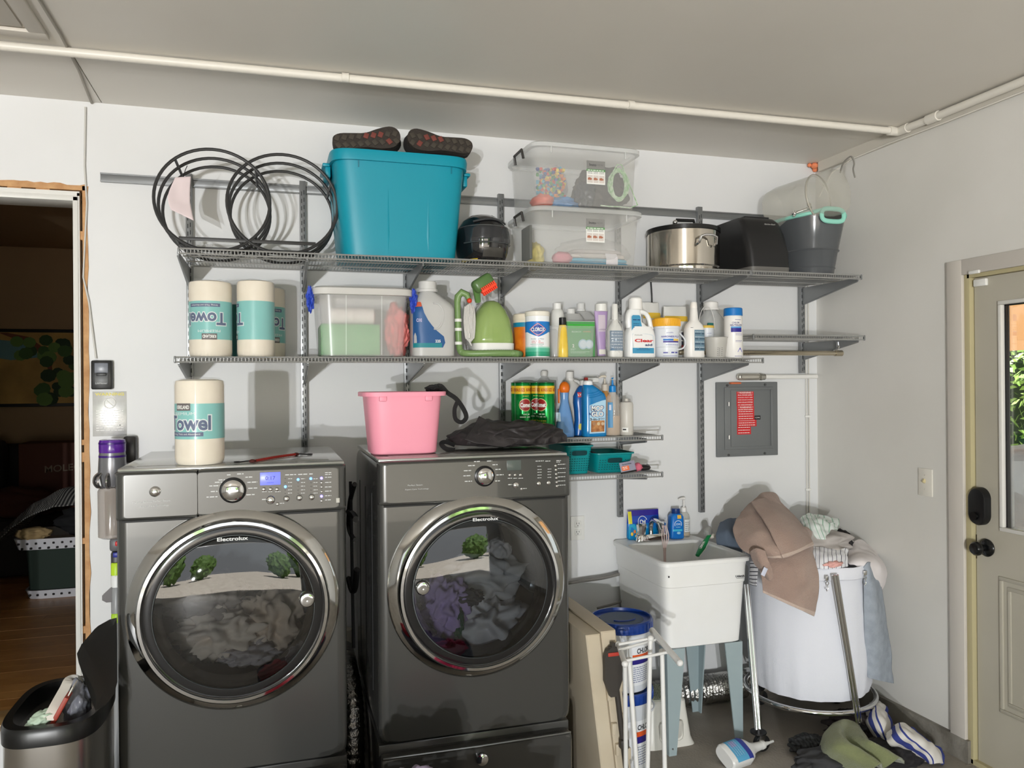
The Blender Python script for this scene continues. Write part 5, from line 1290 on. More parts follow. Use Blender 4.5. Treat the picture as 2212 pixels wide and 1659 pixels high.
b = patch(S, -hw*1.1, -hw*.2, h*.1, h*.22, .0008, True); lb = obj('label', b, PAPERW, t); bars([(-hw*1.0, -hw*.5, h*.15, .006)], on(S, 0, 0, .0014, True), lb, INK)

# two teal baskets
TB = mat('teal_basket', (0, 140, 144), .42)
def basket(label, px0, px1, pyt, y0, dep, h, w0, group='teal plastic baskets', rz=0., back=.02):
    c_, w_ = span(px0, px1, pyt, y0)
    t = thing('plastic_basket', label, 'basket', (c_, y0+dep/2, Z3), rz, group)
    S = [(0, w_*w0/2-.006, dep*.36, 7), (.004, w_*w0/2, dep*.38, 7), (h-.004, w_/2-.003, dep/2-.003, 8)]
    b = B(); b.body(S+[(h-.005, w_/2-.006, dep/2-.006, 8), (.006, w_*w0/2-.004, dep*.37, 7)], 48); obj('basket_wall', b, TB, t)
    b = B(); b.body([(h-.008, w_/2-.004, dep/2-.004, 8), (h-.006, w_/2+.004, dep/2+.004, 8), (h, w_/2+.004, dep/2+.004, 8), (h-.001, w_/2-.006, dep/2-.006, 8)], 48, False, False); obj('rim', b, TB, t)
    bb = B(); rows = int(h/.0105)-2; cols_ = int(w_*w0/.012)
    for r_ in range(1, rows):
        for k in range(cols_):
            u = -w_*w0/2+.012+(w_*w0-.024)*k/(cols_-1); z = .006+.0105*r_
            if z > h-.02 or (h-.052 < z and abs(u) < .042): continue
            p = surf(S, u, z, .003); q = surf(S, u+.0062, z, .003); e = V((0, 0, .0034))
            bb.quad(p, q, q+e, p+e)
    obj('weave_slots', bb, pl((0, 70, 76), .8), t, kind='stuff')
    b = B(); hp_ = [(.036*spow(math.cos(u), .5), .013*spow(math.sin(u), .5)) for u in [2*PI*i/28 for i in range(28)]]
    poly(hp_, lambda u, v: surf(S, u, h-.034+v, .003), t, pl((0, 58, 62), .8), 'handle_hole')
    b = B(); b.tube([surf(S, u, h-.034+v, .0032) for u, v in hp_], .0016, 6, True); obj('handle_edge', b, TB, t)
    return t, S, w_
h1 = P(1255, 962, YL+.02).z-Z3; h2 = P(1330, 978, YL+.02).z-Z3
basket('teal basket beside the dryer corner with a slip of white paper in its handle', 1222, 1284, 966, YL+.01, .27, h1, .82)
basket('low wide teal basket with loose bits inside, behind the grey card', 1287, 1373, 978, YL+.012, .26, h2, .86)
b = B(); p = P(1260, 982, YL+.03); b.box((p.x-.004, YL+.09, p.z), (.05, .07, .004), .001); tag(obj('paper_slip', b, PAPERW), 'white paper slip inside the taller teal basket', 'paper')
b = B(); p = P(1290, 978, YL+.08); b.box((p.x, YL+.14, p.z-.004), (.035, .09, .004), .001, Matrix.Rotation(.4, 3, 'Y')); tag(obj('hair_clip', b, pl((90, 44, 60), .5)), 'dark red clip poking out between the two teal baskets', 'clip')
ka, kb = P(1342, 1019, YL-.02), P(1372, 997, YL-.02)
kc = (ka+kb)/2
t = thing('price_card', 'grey hanging card with an orange panel on the lowest shelf front', 'card', (kc.x, YL-.014, kc.z)); t.rotation_euler = (R(-12), R(-8), 0)
b = B(); b.box((0, 0, 0), (abs(kb.x-ka.x)+.006, .002, .044), .0006); obj('card', b, pl((150, 148, 166), .6), t)
b = B(); b.box((-.012, -.0013, -.006), (.036, .0006, .020), .0002); cp = obj('card_panel', b, pl((236, 116, 66), .6), t)
text('Scrunchies', flat((-.002, -.0014, .012), (1, 0, 0), (0, 0, 1)), .007, .045, t, INK, .02); bars([(-.026, -.002, -.003, .003), (-.024, -.004, -.010, .003)], flat((0, -.0019, 0), (1, 0, 0), (0, 0, 1)), cp, PAPERW)
b = B(); b.box((0, .0, -.0245), (abs(kb.x-ka.x)+.006, .012, .007), .001); obj('black_base', b, BLACK, t)
p = P(1378, 1008, YL+.03); o = heap('scrunchie', (p.x, YL+.04, Z3+.021), (.024, .024, .021), pl((216, 108, 130), .8), 71, amp=.4, sub=3); tag(o, 'pink scrunchie beside the grey card', 'scrunchie')
p = P(1392, 1010, YL+.05)
t = thing('hair_brush', 'black hair brush lying at the end of the lowest shelf', 'brush', (p.x, YL+.06, Z3)); b = B(); b.sphere((0, 0, .016), 1, 3, (.036, .024, .015)); obj('brush_head', b, mat('brush_black', (34, 32, 32), .4), t)
b = B(); b.tube([(.03, .02, .014), (.06, .07, .014), (.08, .12, .012)], .008, 8); obj('handle', b, pl((34, 32, 32), .4), t)
# ------------------------------------------------------------------ washer, dryer, pedestals
PAINT = mat('graphite_paint', (76, 76, 74), .25, .4, coat=.3)
TOPM = mat('graphite_top', (168, 168, 164), .2, .55, coat=.3)
DARK = mat('dark_trim', (24, 24, 25), .12, coat=.5)
DOORG = glass('door_bowl_glass', (168, 172, 175), .015, 1.9)
DRUM = mat('drum_steel', (112, 114, 116), .3, .85)
PRINT = pl((206, 208, 208), .5)
HZ = .905
def xzring(y, cx, cz, hx, hz, n, seg=128):
    return [V((cx+hx*spow(math.cos(2*PI*i/seg), 2/n), y, cz+hz*spow(math.sin(2*PI*i/seg), 2/n))) for i in range(seg)]
def machine(name, label, cat, xc, yf, dep, wd, handle, drawer_x):
    t = thing(name, label, cat, (xc, yf, 0)); hx = wd/2; cz, hz = (.385+1.340)/2, (1.340-.385)/2
    b = B()
    rg = [[V((.252*math.cos(2*PI*i/128), 0, HZ+.252*math.sin(2*PI*i/128))) for i in range(128)]]
    for y, e in ((0, .034), (0, .031), (.004, .014), (.013, .004), (.03, 0), (dep, 0)): rg.append(xzring(y, 0, cz, hx-e, hz-min(e, .012), 26))
    b.loft(rg, False, True); obj('cabinet', b, PAINT, t)
    b = B(); b.box2((-hx+.004, .012, 1.338), (hx-.004, dep, 1.353), .005); b.box2((-hx+.05, .07, 1.3525), (hx-.05, dep-.09, 1.3545), .001); obj('top', b, TOPM, t)
    def slab(x0, x1, z0, z1, nm, el, er):
        b = B(); c_, h_ = (x0+x1)/2, (x1-x0)/2; zc, zh = (z0+z1)/2, (z1-z0)/2; rg = []
        for y, e in ((-.016, .025), (-.016, .022), (-.012, .010), (-.004, .003), (.02, 0)):
            ring = xzring(y, c_, zc, h_, zh-e*.45, 30, 96)
            for v in ring:
                if v.x < c_ and el: v.x += e*1.2*(c_-v.x)/h_
                if v.x > c_ and er: v.x -= e*1.2*(v.x-c_)/h_
            rg.append(ring)
        b.loft(rg, True, True); return obj(nm, b, PAINT, t)
    if drawer_x is not None: slab(-hx, drawer_x-.0012, 1.195, 1.346, 'detergent_drawer', True, False)
    con = slab(-hx if drawer_x is None else drawer_x+.0012, hx, 1.195, 1.346, 'control_panel', drawer_x is None, True)
    for s_ in (-1, 1):
        for yy in (.16, .36, .56):
            b = B(); b.box2((s_*(hx-.001), yy, .52), (s_*(hx+.0015), yy+.012, 1.22)); obj('side_groove', b, pl((30, 30, 31), .5), t)
    b = B(); b.box2((-hx+.02, -.004, 1.190), (hx-.02, .01, 1.196)); obj('panel_seam', b, pl((20, 20, 20), .6), t)
    b = B(); b.lathe([(.3175, .002), (.3175, -.008), (.310, -.016), (.286, -.026), (.283, -.024)], (0, 0, HZ), 'y', 96, False, False); dr = obj('door', b, mat('chrome_bezel', (190, 190, 188), .07, 1.), t)
    b = B(); b.lathe([(.284, -.02), (.286, -.045), (.279, -.057), (.270, -.058), (.265, -.05), (.265, -.02)], (0, 0, HZ), 'y', 96, False, False); obj('inner_ring', b, CHROME, dr)
    b = B(); b.lathe([(.267, -.046), (.258, -.049), (.236, -.047), (.233, -.04), (.225, .0), (.218, .02), (.232, .05)], (0, 0, HZ), 'y', 96, False, False); obj('door_seal', b, DARK, dr)
    b = B(); b.lathe([(.238, -.049), (.234, -.056), (.2, -.064), (.14, -.072), (.07, -.077), (.001, -.078)], (0, 0, HZ), 'y', 72, False, True); obj('door_glass', b, DOORG, dr)
    b = B(); b.lathe([(.236, -.0495), (.2385, -.052), (.236, -.056)], (0, 0, HZ), 'y', 72, False, False); obj('glass_edge', b, pl((150, 156, 158), .15, metal=.6), dr)
    b = B(); b.lathe([(.228, .03), (.262, .05), (.262, .44), (.24, .46), (.05, .47), (.001, .47)], (0, 0, HZ), 'y', 64, False, True); obj('drum', b, DRUM, t)
    for k in range(3):
        a = R(90+120*k+20); b = B(); b.box((.235*math.cos(a), .24, HZ+.235*math.sin(a)), (.05, .36, .05), .018, Matrix.Rotation(-a, 3, 'Y')); obj('drum_paddle', b, DRUM, t)
    h = V((handle[0]-xc, handle[1]-yf-.014, handle[2])); b = B()
    b.lathe([(.024, .02), (.024, -.002), (.020, -.008), (.012, -.010), (.001, -.008)], h, 'y', 32); obj('door_handle', b, CHROME, dr)
    return t, con, dr, hx
def pedestal(name, label, xc, yf, dep, wd):
    t = thing(name, label, 'pedestal', (xc, yf, 0)); hx = wd/2
    b = B(); b.box2((-hx, .03, .012), (hx, dep, .378), .006); obj('base', b, PAINT, t)
    b = B(); rg = []
    for y, e in ((-.018, .024), (-.018, .02), (-.012, .008), (0, .002), (.03, 0)): rg.append(xzring(y, 0, .19, hx-e*.6, .165-e*.5, 22, 96))
    b.loft(rg); d = obj('drawer', b, PAINT, t)
    b = B(); b.tube([(-hx+.01, -.014, .352), (0, -.020, .352), (hx-.01, -.014, .352)], .004, 8); obj('drawer_trim', b, mat('trim_steel', (140, 142, 142), .2, .9), d)
    b = B(); b.lathe([(.02, .0), (.022, -.02), (.020, -.03), (.01, -.034), (.001, -.034)], (0, -.016, .315), 'y', 28); obj('knob', b, CHROME, d)
    for sx in (-1, 1):
        for yy in (.06, dep-.06):
            b = B(); b.lathe([(.02, 0), (.02, .014)], (sx*(hx-.05), yy, 0), seg=16); obj('foot', b, BLACK, t)
WX, WF, DX, DF = -.1185, 2.63, .676, 2.66
pedestal('washer_pedestal', 'dark grey pedestal drawer under the running washer', WX, WF, .69, .686); pedestal('dryer_pedestal', 'dark grey pedestal drawer with a round chrome knob under the dryer', DX, DF, .70, .69)
t, con, dr, hx = machine('washing_machine', 'dark grey front-load washer with a lit blue time display', 'washing machine', WX, WF, .69, .688, P(663, 1293, 2.575), P(427, 1060, 2.62).x-WX)
wt = t
def cp(px, py, xc, yf): p = P(px, py, yf-.018); return V((p.x-xc, -.0165, p.z))
def knob(px, py, r_px, xc, yf, parent, nm='button', dome=.6):
    c = cp(px, py, xc, yf); r_ = r_px*2.5/1700; b = B()
    b.lathe([(r_*1.15, .003), (r_*1.15, -.002), (r_, -.004), (r_*.97, -.004-r_*dome*.5), (r_*.7, -.004-r_*dome*.85), (r_*.3, -.004-r_*dome), (.0004, -.004-r_*dome)], c, 'y', 28); return obj(nm, b, CHROME, parent)
def ptext(s, px, py, h, wd, xc, yf, parent, m=PRINT, bold=0.):
    c = cp(px, py, xc, yf); return text(s, lambda u, v: c+V((u, -.0006, v)), h, wd, parent, m, bold)
def pbars(L, xc, yf, parent, m=PRINT):
    lines = []
    for px0, px1, py, hh in L:
        a, e = cp(px0, py, xc, yf), cp(px1, py, xc, yf); lines.append((a.x, e.x, a.z, hh))
    return bars(lines, lambda u, v: V((u, -.0172, v)), parent, m)
A = (WX, WF)
knob(334.6, 1062, 9.5, *A, t, 'drawer_button')
k = knob(503, 1059, 23, *A, con, 'dial', .5); b = B(); c = cp(503, 1059, *A); b.lathe([(.040, .002), (.040, -.004), (.036, -.006)], c, 'y', 40); obj('dial_ring', b, pl((40, 40, 41), .25, metal=.6), con)
b = B(); c = cp(584, 1034, *A); b.box(c, (.062, .004, .040), .001); obj('display', b, mat('lcd_lit', (96, 104, 214), .3, emit=(110, 118, 240), es=.75), con)
ds = con.children[-1]
text('0:17', lambda u, v: c+V((u, -.0026, v+.002)), .012, .030, con, pl((40, 44, 130), .5), .0); text('minutes', lambda u, v: c+V((u, -.0026, v-.012)), .003, .02, con, pl((50, 54, 140), .5))
for px in (569.5, 584, 598): knob(px, 1057, 3.6, *A, con)
knob(584.5, 1080, 8, *A, con); knob(599, 1089, 3.2, *A, con)
for px, py in ((618.5, 1077.5), (646.5, 1075.5), (673, 1074)): knob(px, py, 5.6, *A, con)
LIT = mat('blue_led', (60, 110, 255), .3, emit=(70, 130, 255), es=6); LIT2 = mat('violet_led', (120, 110, 255), .3, emit=(130, 120, 255), es=3)
for k, py in enumerate((1033, 1043, 1052, 1062, 1072, 1082)):
    o = knob(694.5, py, 2.6, *A, con, 'option_button')
    if k in (0, 4): o.data.materials[0] = LIT2
for px, py in ((644, 1036), (671.5, 1034), (616.5, 1051.5)):
    b = B(); c = cp(px, py, *A); b.lathe([(.0042, .001), (.004, -.002), (.001, -.003)], c, 'y', 14); obj('indicator_light', b, LIT, con)
for px in (616, 644, 672):
    for py in (1034, 1043, 1051, 1059, 1066):
        b = B(); c = cp(px, py, *A); b.lathe([(.0014, .001), (.0012, -.001)], c, 'y', 8); obj('indicator_light', b, pl((40, 40, 42), .4), con)
ptext('Perfect Balance', 308, 1085, .005, .052, *A, t); ptext('Perfect Steam', 349, 1082, .005, .048, *A, t); ptext('Expert Care Technology', 334, 1093, .005, .08, *A, t)
L = [(472, 486, 1038, .003), (464, 480, 1043, .003), (452, 474, 1051, .003), (455, 470, 1063, .003), (446, 470, 1075, .003), (490, 498, 1027, .003), (512, 526, 1025, .003), (530, 545, 1032, .003), (534, 556, 1043, .003), (536, 556, 1056, .003), (532, 550, 1070, .003), (566, 576, 1063, .002), (580, 589, 1063, .002), (594, 606, 1063, .002), (566, 574, 1080, .003), (604, 614, 1088, .002),
     (616, 640, 1027, .003), (644, 664, 1026, .003), (668, 676, 1025, .003)]
for px in (622, 650, 677): L += [(px, px+9, py, .002) for py in (1035, 1043, 1051, 1059, 1066)]
L += [(702, 716, py, .0025) for py in (1022, 1026, 1032, 1043, 1053, 1062, 1072, 1081)]
pbars(L, *A, con)
b = B(); b.box(cp(730, 1081, *A), (.011, .001, .015), .0003); obj('sticker', b, pl((190, 188, 180), .5), con)
def glogo(px, py, xc, yf, parent, h=.011, wd=.09):
    p = P(px, py, yf-.075); dx, dz = p.x-xc, p.z-HZ
    def f(u, v):
        r_ = math.hypot(dx+u, dz+v); prof = [(0, -.078), (.07, -.077), (.14, -.072), (.2, -.064), (.234, -.056)]
        y = -.056
        for (r0_, y0), (r1_, y1) in zip(prof, prof[1:]):
            if r0_ <= r_ <= r1_: y = y0+(y1-y0)*(r_-r0_)/(r1_-r0_)
        return V((dx+u, y-.0015, p.z+v))
    text('Electrolux', f, h, wd, parent, pl((226, 228, 228), .4), .02, split=.01)
glogo(502, 1166, *A, dr)
t, con, dr, hx = machine('clothes_dryer', 'dark grey front-load dryer, its display unlit, with the pink bucket on top', 'dryer', DX, DF, .70, .690, P(912, 1268, 2.60), None)
A = (DX, DF)
knob(1047, 1028.5, 20, *A, con, 'dial', .5); b = B(); c = cp(1047, 1028.5, *A); b.lathe([(.036, .002), (.036, -.004), (.032, -.006)], c, 'y', 40); obj('dial_ring', b, pl((40, 40, 41), .25, metal=.6), con)
b = B(); c = cp(1110.5, 1005, *A); b.box(c, (.052, .004, .036), .001); obj('display', b, pl((86, 94, 90), .25), con)
for px in (1100.5, 1112, 1123.5): knob(px, 1026, 3.2, *A, con)
knob(1113.5, 1048, 7, *A, con); knob(1126, 1056, 3, *A, con)
for px, py in ((1163, 1044.5), (1184, 1043)): knob(px, py, 5, *A, con)
for k, py in enumerate((1006, 1015, 1024, 1032.5, 1041.5, 1050)): knob(1199.5+k*.6, py, 2.9, *A, con, 'option_button')
ptext('Perfect Steam', 897, 1048, .005, .05, *A, t); ptext('Expert Care Technology', 901, 1057, .005, .08, *A, t)
L = [(1024, 1037, 998, .003), (1052, 1063, 997, .003), (1011, 1026, 1007, .003), (1002, 1018, 1018, .003), (1001, 1017, 1029, .003), (1004, 1020, 1041, .003), (1064, 1075, 1005, .003), (1070, 1082, 1015, .003), (1072, 1088, 1027, .003), (1070, 1080, 1040, .003), (1097, 1107, 1034, .002), (1109, 1117, 1034, .002), (1120, 1131, 1034, .002), (1098, 1106, 1048, .003), (1130, 1138, 1056, .002),
     (1157, 1175, 997, .0025), (1178, 1189, 997, .0025), (1202, 1212, 996, .0025), (1202, 1210, 999, .002)]
L += [(1161, 1170, py, .002) for py in (1008, 1015, 1021, 1027, 1033)]+[(1183, 1191, py, .002) for py in (1014, 1020, 1026, 1032)]+[(1205, 1222, py, .0022) for py in (1004, 1013, 1022, 1031, 1040, 1049)]
pbars(L, *A, con)
glogo(1052, 1123, *A, dr)
# clothes behind the door glass
def inside(px, py, y, r, m, seed, label, cat='garment', **k):
    p = P(px, py, y); o = heap('garment', p, r, m, seed, **k); tag(o, label, cat); return o
GT = mat('beige_towel', (200, 184, 168), .9); 
inside(480, 1365, 2.80, (.14, .11, .085), mat('cream_cloth', (222, 206, 190), .9), 3, 'cream cloth coiled at the bottom of the washer drum', 'cloth', amp=.5, freq=3)
inside(445, 1290, 2.87, (.13, .13, .09), mat('taupe_cloth', (150, 138, 130), .9), 4, 'taupe cloth piled at the back of the washer drum', 'cloth', amp=.5, freq=2.6)
inside(590, 1335, 2.84, (.10, .12, .11), mat('sand_cloth', (206, 186, 166), .9), 5, 'sand coloured shirt against the side of the washer drum', 'shirt', amp=.5, freq=2.6)
inside(545, 1400, 2.79, (.11, .10, .05), mat('grey_cloth', (168, 160, 160), .9), 6, 'pale grey cloth low in the washer drum', 'cloth', amp=.5, freq=3)
inside(960, 1310, 2.80, (.085, .10, .11), mat('lavender_cloth', (182, 160, 208), .9), 7, 'lavender knit bundled inside the dryer', 'knitwear', amp=.45, freq=3)
inside(1050, 1345, 2.82, (.15, .13, .10), mat('sheet_grey', (206, 204, 206), .9), 8, 'pale grey bed sheet heaped low in the dryer', 'bed sheet', amp=.6, freq=2.2)
inside(1040, 1245, 2.90, (.17, .10, .09), mat('sheet_white', (200, 198, 198), .9), 9, 'grey white sheet folded across the middle of the dryer', 'bed sheet', amp=.5, freq=2)
inside(1015, 1290, 2.76, (.05, .04, .03), mat('dark_sock', (70, 68, 72), .9), 10, 'dark grey garment between the sheets in the dryer', 'clothing', amp=.4)
inside(990, 1345, 2.735, (.02, .03, .055), mat('green_sock', (30, 82, 58), .9), 11, 'dark green sock beside the lavender knit in the dryer', 'sock', amp=.4)
inside(1075, 1190, 2.93, (.05, .06, .05), mat('white_sock', (200, 196, 196), .9), 12, 'small pale cloth high at the back of the dryer', 'cloth', amp=.3)

# between the machines: hoses and duct
RUB = mat('black_rubber', (22, 22, 23), .5)
t = thing('washer_hose', 'black looped hoses and cable hanging between the washer and the dryer', 'hose', (.28, 3.2, .9))
def hz_(pts, r_): return [PX(a, c, .278)-V((.28, 3.2, .9)) for a, c in pts], r_
for pts, r_ in (([(766, 1046), (756, 1085), (753, 1135), (761, 1160), (768, 1166)], .009), ([(753, 1250), (760, 1275), (767, 1270), (771, 1230)], .011), ([(757, 1040), (759, 1130), (761, 1250), (764, 1400)], .006), ([(753, 1105), (763, 1112), (769, 1122)], .012)):
    q, r2 = hz_(pts, r_); b = B(); b.tube(resample(q, 30), r2, 8); obj('hose', b, RUB, t)
FOIL = mat('foil_duct', (182, 180, 176), .22, 1., bump=(55, .8))
def duct(label, pts, r_, n):
    b = B(); q = resample([V(p) for p in pts], n)
    b.tube(q, [r_*(1+(.05 if i % 2 else -.03)+.04*noise.noise(q[i]*40)) for i in range(n+1)], 18); return tag(obj('foil_duct', b, FOIL, None, 20), label, 'duct')
duct('silver foil duct dropping to the floor between washer and dryer', [(.28, 3.05, .02), (.28, 3.05, .2), (.285, 3.12, .36), (.28, 3.3, .44), (.28, 3.5, .46)], .042, 50)
b = B(); b.tube([(.285, 3.50, .54), (.285, 3.50, .2), (.285, 3.50, .02)], .035, 12); tag(obj('drain_pipe', b, pl((190, 184, 170), .5)), 'pale vertical pipe in the gap between washer and dryer', 'pipe')

# on the washer
ZW = 1.3545
p = PZ(431, 1005, ZW)
towel('single paper towel roll standing on the washer, right way up', 378, 485, 818, p.y+.072, ZW, False, R(8), -.046, 950)
a_, e_ = PZ(545, 1000, ZW), PZ(640, 985, ZW)
t = thing('bungee_cord', 'short red bungee cord with black hooks lying on the washer', 'cord', (a_+e_)/2)
L0 = (a_+e_)/2; b = B(); b.tube(resample([a_-L0+V((0, 0, .005)), (V((0, .015, .006))), e_-L0+V((0, 0, .006))], 40), [.0042+.0008*(i % 2) for i in range(41)], 8); obj('cord', b, mat('red_cord', (158, 44, 36), .8), t)
for q, s_ in ((a_-L0, -1), (e_-L0, 1)):
    b = B(); b.tube(resample([q+V((-s_*.012, .002, .006)), q+V((s_*.01, 0, .007)), q+V((s_*.045, -.004, .004)), q+V((s_*.055, .012, .004)), q+V((s_*.04, .02, .004))], 20), .0024, 6); obj('hook', b, BLACK, t)
    b = B(); b.sphere(q+V((0, 0, .006)), .008, 2, (1.3, 1, .8)); obj('knot', b, pl((70, 24, 20), .8), t)
# on the dryer: pink bucket, black bag
p = PZ(876, 984, ZW)
yb = p.y+.004
c0, w0_ = span(806, 951, 980, yb); c1, w1_ = span(793, 959, 860, yb-.01); hB = P(880, 846, yb-.02).z-ZW
t = thing('pink_bucket', 'pink plastic bin with a flat rim standing on the dryer', 'bin', ((c0+c1)/2, yb+.105, ZW))
PK = mat('pink_plastic', (240, 156, 176), .42)
S = [(0, w0_/2-.012, .088, 4), (.006, w0_/2-.002, .098, 4.5), (.014, w0_/2, .10, 4.5), (hB-.016, w1_/2, .118, 4.5)]
b = B(); b.body(S+[(hB-.015, w1_/2-.003, .114, 4.5), (.012, w0_/2-.004, .096, 4.5)], 64); obj('bin_wall', b, PK, t)
c2_, w2_ = span(784, 970, 846, yb-.02)
b = B(); b.body([(hB-.016, w1_/2-.002, .116, 4.5), (hB-.016, w2_/2, .128, 5), (hB-.002, w2_/2, .13, 5), (hB, w2_/2-.003, .126, 5), (hB-.002, w1_/2-.004, .112, 4.5), (hB-.016, w1_/2-.006, .111, 4.5)], 64, False, False); obj('rim', b, PK, t)
for u in (-.083, .078):
    b = B(); b.box((u, -.116, hB-.024), (.026, .014, .02), .004); obj('rim_tab', b, PK, t)
STR = mat('black_webbing', (26, 25, 26), .8)
def ribbon(pts, wdt, th, n=40):
    b = B(); q = resample([V(p) for p in pts], n); rg = []
    for i, p in enumerate(q):
        tn = (q[min(i+1, n)]-q[max(i-1, 0)]).normalized(); s_ = tn.cross(V((.1, 1, .1))).normalized(); nn = V((.35, 1, 0)).normalized()
        w_ = s_*wdt/2+nn*wdt*.25
        rg.append([p-w_-nn*th/2, p+w_-nn*th/2, p+w_+nn*th/2, p-w_+nn*th/2])
    b.loft(rg); return b
o_ = V(t.location)
sp = [P(a, c, yb+.06)-o_ for a, c in ((930, 842), (950, 833), (966, 848), (986, 862), (1002, 885), (1007, 902), (997, 912), (984, 905), (982, 884), (988, 868))]
b = ribbon(sp, .016, .002); s = obj('strap', b, STR); s.location = o_; tag(s, 'black webbing strap looping out over the pink bin rim', 'strap')
b = B(); b.sphere((0, 0, 0), 1, 4, (.034, .03, .016), lambda c: 1+.3*noise.noise(c*3)); s = obj('black_cloth', b, STR); s.location = P(940, 838, yb+.08); tag(s, 'tip of black bag rising from the pink bin', 'bag')
s.location.z -= .004
NY = mat('black_nylon', (48, 44, 45), .55, bump=(25, .5))
ba, bw_ = span(968, 1226, 950, 2.92)
t = thing('black_jacket', 'crumpled black nylon jacket lying across the dryer top', 'jacket', (ba, 2.95, ZW))
b = B(); t_ = bmesh.new(); bmesh.ops.create_icosphere(t_, subdivisions=6, radius=1)
for v in t_.verts:
    d = v.co.copy(); q = d*V((2.6, 1.6, 1.4)) if False else V((d.x*2.6, d.y*1.6, d.z*1.4))
    ph = q.x*2.6-q.z*4.2+3.2*noise.noise(q*.75+V((2, 5, 1))); f = (1-abs(math.sin(ph))*1.7)*.8; f2 = noise.noise(q*2.2+V((9, 2, 1)))
    k = 1+.11*f+.16*f2+.42*max(0, 1-abs(d.x+.42)*3.2)*max(0, d.z)
    x = d.x*bw_*.5; ex = 1-.35*max(0, -d.x-.45)
    z = d.z*.060*k*ex*(1.0+.1*d.x); y = d.y*.15*k
    if d.z < 0: z *= .25
    v.co = V((x*(1+.03*f), y, .020+z+.020*(1 if d.z > 0 else .2)))
    v.co.z = max(v.co.z, .0008)
me = bpy.data.meshes.new('t'); t_.to_mesh(me); t_.free(); b.bm.from_mesh(me); obj('jacket_body', b, NY, t, 180)
b = ribbon([(-bw_*.46, -.06, .02), (-bw_*.54, -.08, .035), (-bw_*.58, -.09, .03), (-bw_*.55, -.1, .012), (-bw_*.48, -.1, .005)], .016, .003); obj('strap', b, STR, t)
sheet('lapel', [[(-bw_*.42, -.13, .045), (-bw_*.32, -.08, .09), (-bw_*.26, -.05, .125)], [(-bw_*.3, -.16, .03), (-bw_*.18, -.14, .06), (-bw_*.12, -.09, .095)], [(-bw_*.12, -.165, .016), (.0, -.155, .035), (.04, -.13, .06)]], NY, 24, 24, .004, .005, 22, t)
# laundry waiting in front of the dryer (its top just shows at the bottom of the frame)
for i, (x, y, z, r_, c_, lab) in enumerate(((.262, 2.16, .437, (.09, .08, .085), (224, 222, 226), 'white cloth peak in the laundry in front of the dryer'), (.37, 2.20, .437, (.085, .08, .08), (132, 120, 140), 'mauve grey cloth in the laundry in front of the dryer'), (.10, 2.2, .385, (.10, .10, .06), (170, 40, 58), 'red cloth in the laundry in front of the machines'), (.58, 2.2, .385, (.10, .1, .06), (206, 60, 104), 'hot pink cloth in the laundry pile'))):
    o = heap('garment', (x, y, z), r_, pl(c_, .9), 80+i, amp=.45, flat_z=.34); tag(o, lab, 'laundry')
t = thing('laundry_hamper_basket', 'low basket of laundry in front of the dryer', 'basket', (.36, 2.19, 0))
b = B(); b.body([(0, .30, .15, 5), (.01, .32, .17, 5), (.335, .37, .2, 5), (.34, .37, .2, 5), (.33, .36, .19, 5), (.02, .31, .16, 5)], 48); obj('basket_wall', b, pl((90, 96, 110), .5), t)
b = B(); b.body([(.30, .355, .185, 5), (.338, .36, .19, 5)], 40); obj('liner', b, pl((70, 72, 84), .9), t)
# ------------------------------------------------------------------ sink corner
TUB = mat('white_tub', (243, 244, 244), .35, var=(3, (239, 239, 236)))
SX, SY = (1.571+2.017)/2, 3.01
SD = .545
t = thing('utility_sink', 'white plastic utility sink on four grey-blue legs', 'sink', (SX, SY, 0))
def srect(z, hx, y0, y1, n=11): return sring(0, (y0+y1)/2, z, hx, (y1-y0)/2, n, 72)
h0 = .223
b = B()
b.loft([srect(.455, .184, .045, SD-.03), srect(.460, .188, .035, SD-.025), srect(.722, .203, .016, SD-.006), srect(.726, .207, .012, SD-.004), srect(.79, .210, .010, SD-.002), srect(.815, .213, .006, SD), srect(.818, h0, -.004, SD+.0), srect(.832, h0, -.004, SD+.0), srect(.837, h0-.006, .002, SD-.006),
        srect(.833, .196, .028, SD-.115), srect(.82, .191, .033, SD-.12), srect(.52, .168, .062, SD-.15), srect(.505, .150, .09, SD-.18)])
obj('basin', b, TUB, t)
text('Utilatub', lambda u, v: V((.160+u, .0105, .752+v)), .010, .044, t, INK, .03); bars([(.142, .178, .742, .0016)], lambda u, v: V((u, .0105, v)), t, INK)
b = B(); b.lathe([(.004, .0), (.003, -.002)], (-.187, .0105, .775), 'y', 12); obj('rivet', b, INK, t)
LEG = mat('leg_plastic', (158, 174, 178), .45)
for sx in (-1, 1):
    for fy in (0, 1):
        b = B(); y0 = .036 if not fy else SD-.14; sg = 1 if not fy else -1
        def pt(z, k):
            w_ = .036+(.088-.036)*k; tk = .006
            x_ = sx*(.2075-.002-.0195*(1-k)*1) if False else sx*(.186-.004*(1-k))
            yy = y0-.006*sg*(1-k)
            return [V((x_, yy, z)), V((x_-sx*w_, yy, z)), V((x_-sx*w_, yy+sg*tk, z)), V((x_-sx*tk, yy+sg*tk, z)), V((x_-sx*tk, yy+sg*w_*.8, z)), V((x_, yy+sg*w_*.8, z))]
        b.loft([pt(0, 0), pt(.012, .02), pt(.455, 1)]); obj('leg', b, LEG, t)
        b = B(); b.lathe([(.004, 0), (.003, -.003)], (sx*.165, y0-.006*sg, .03), 'y', 10); obj('leg_screw', b, STEEL, t)
dz = .8365
p = P(1412, 1155, 3.46)
t = thing('faucet', 'chrome two-handle faucet on the back ledge of the utility sink', 'faucet', (p.x, 3.488, dz))
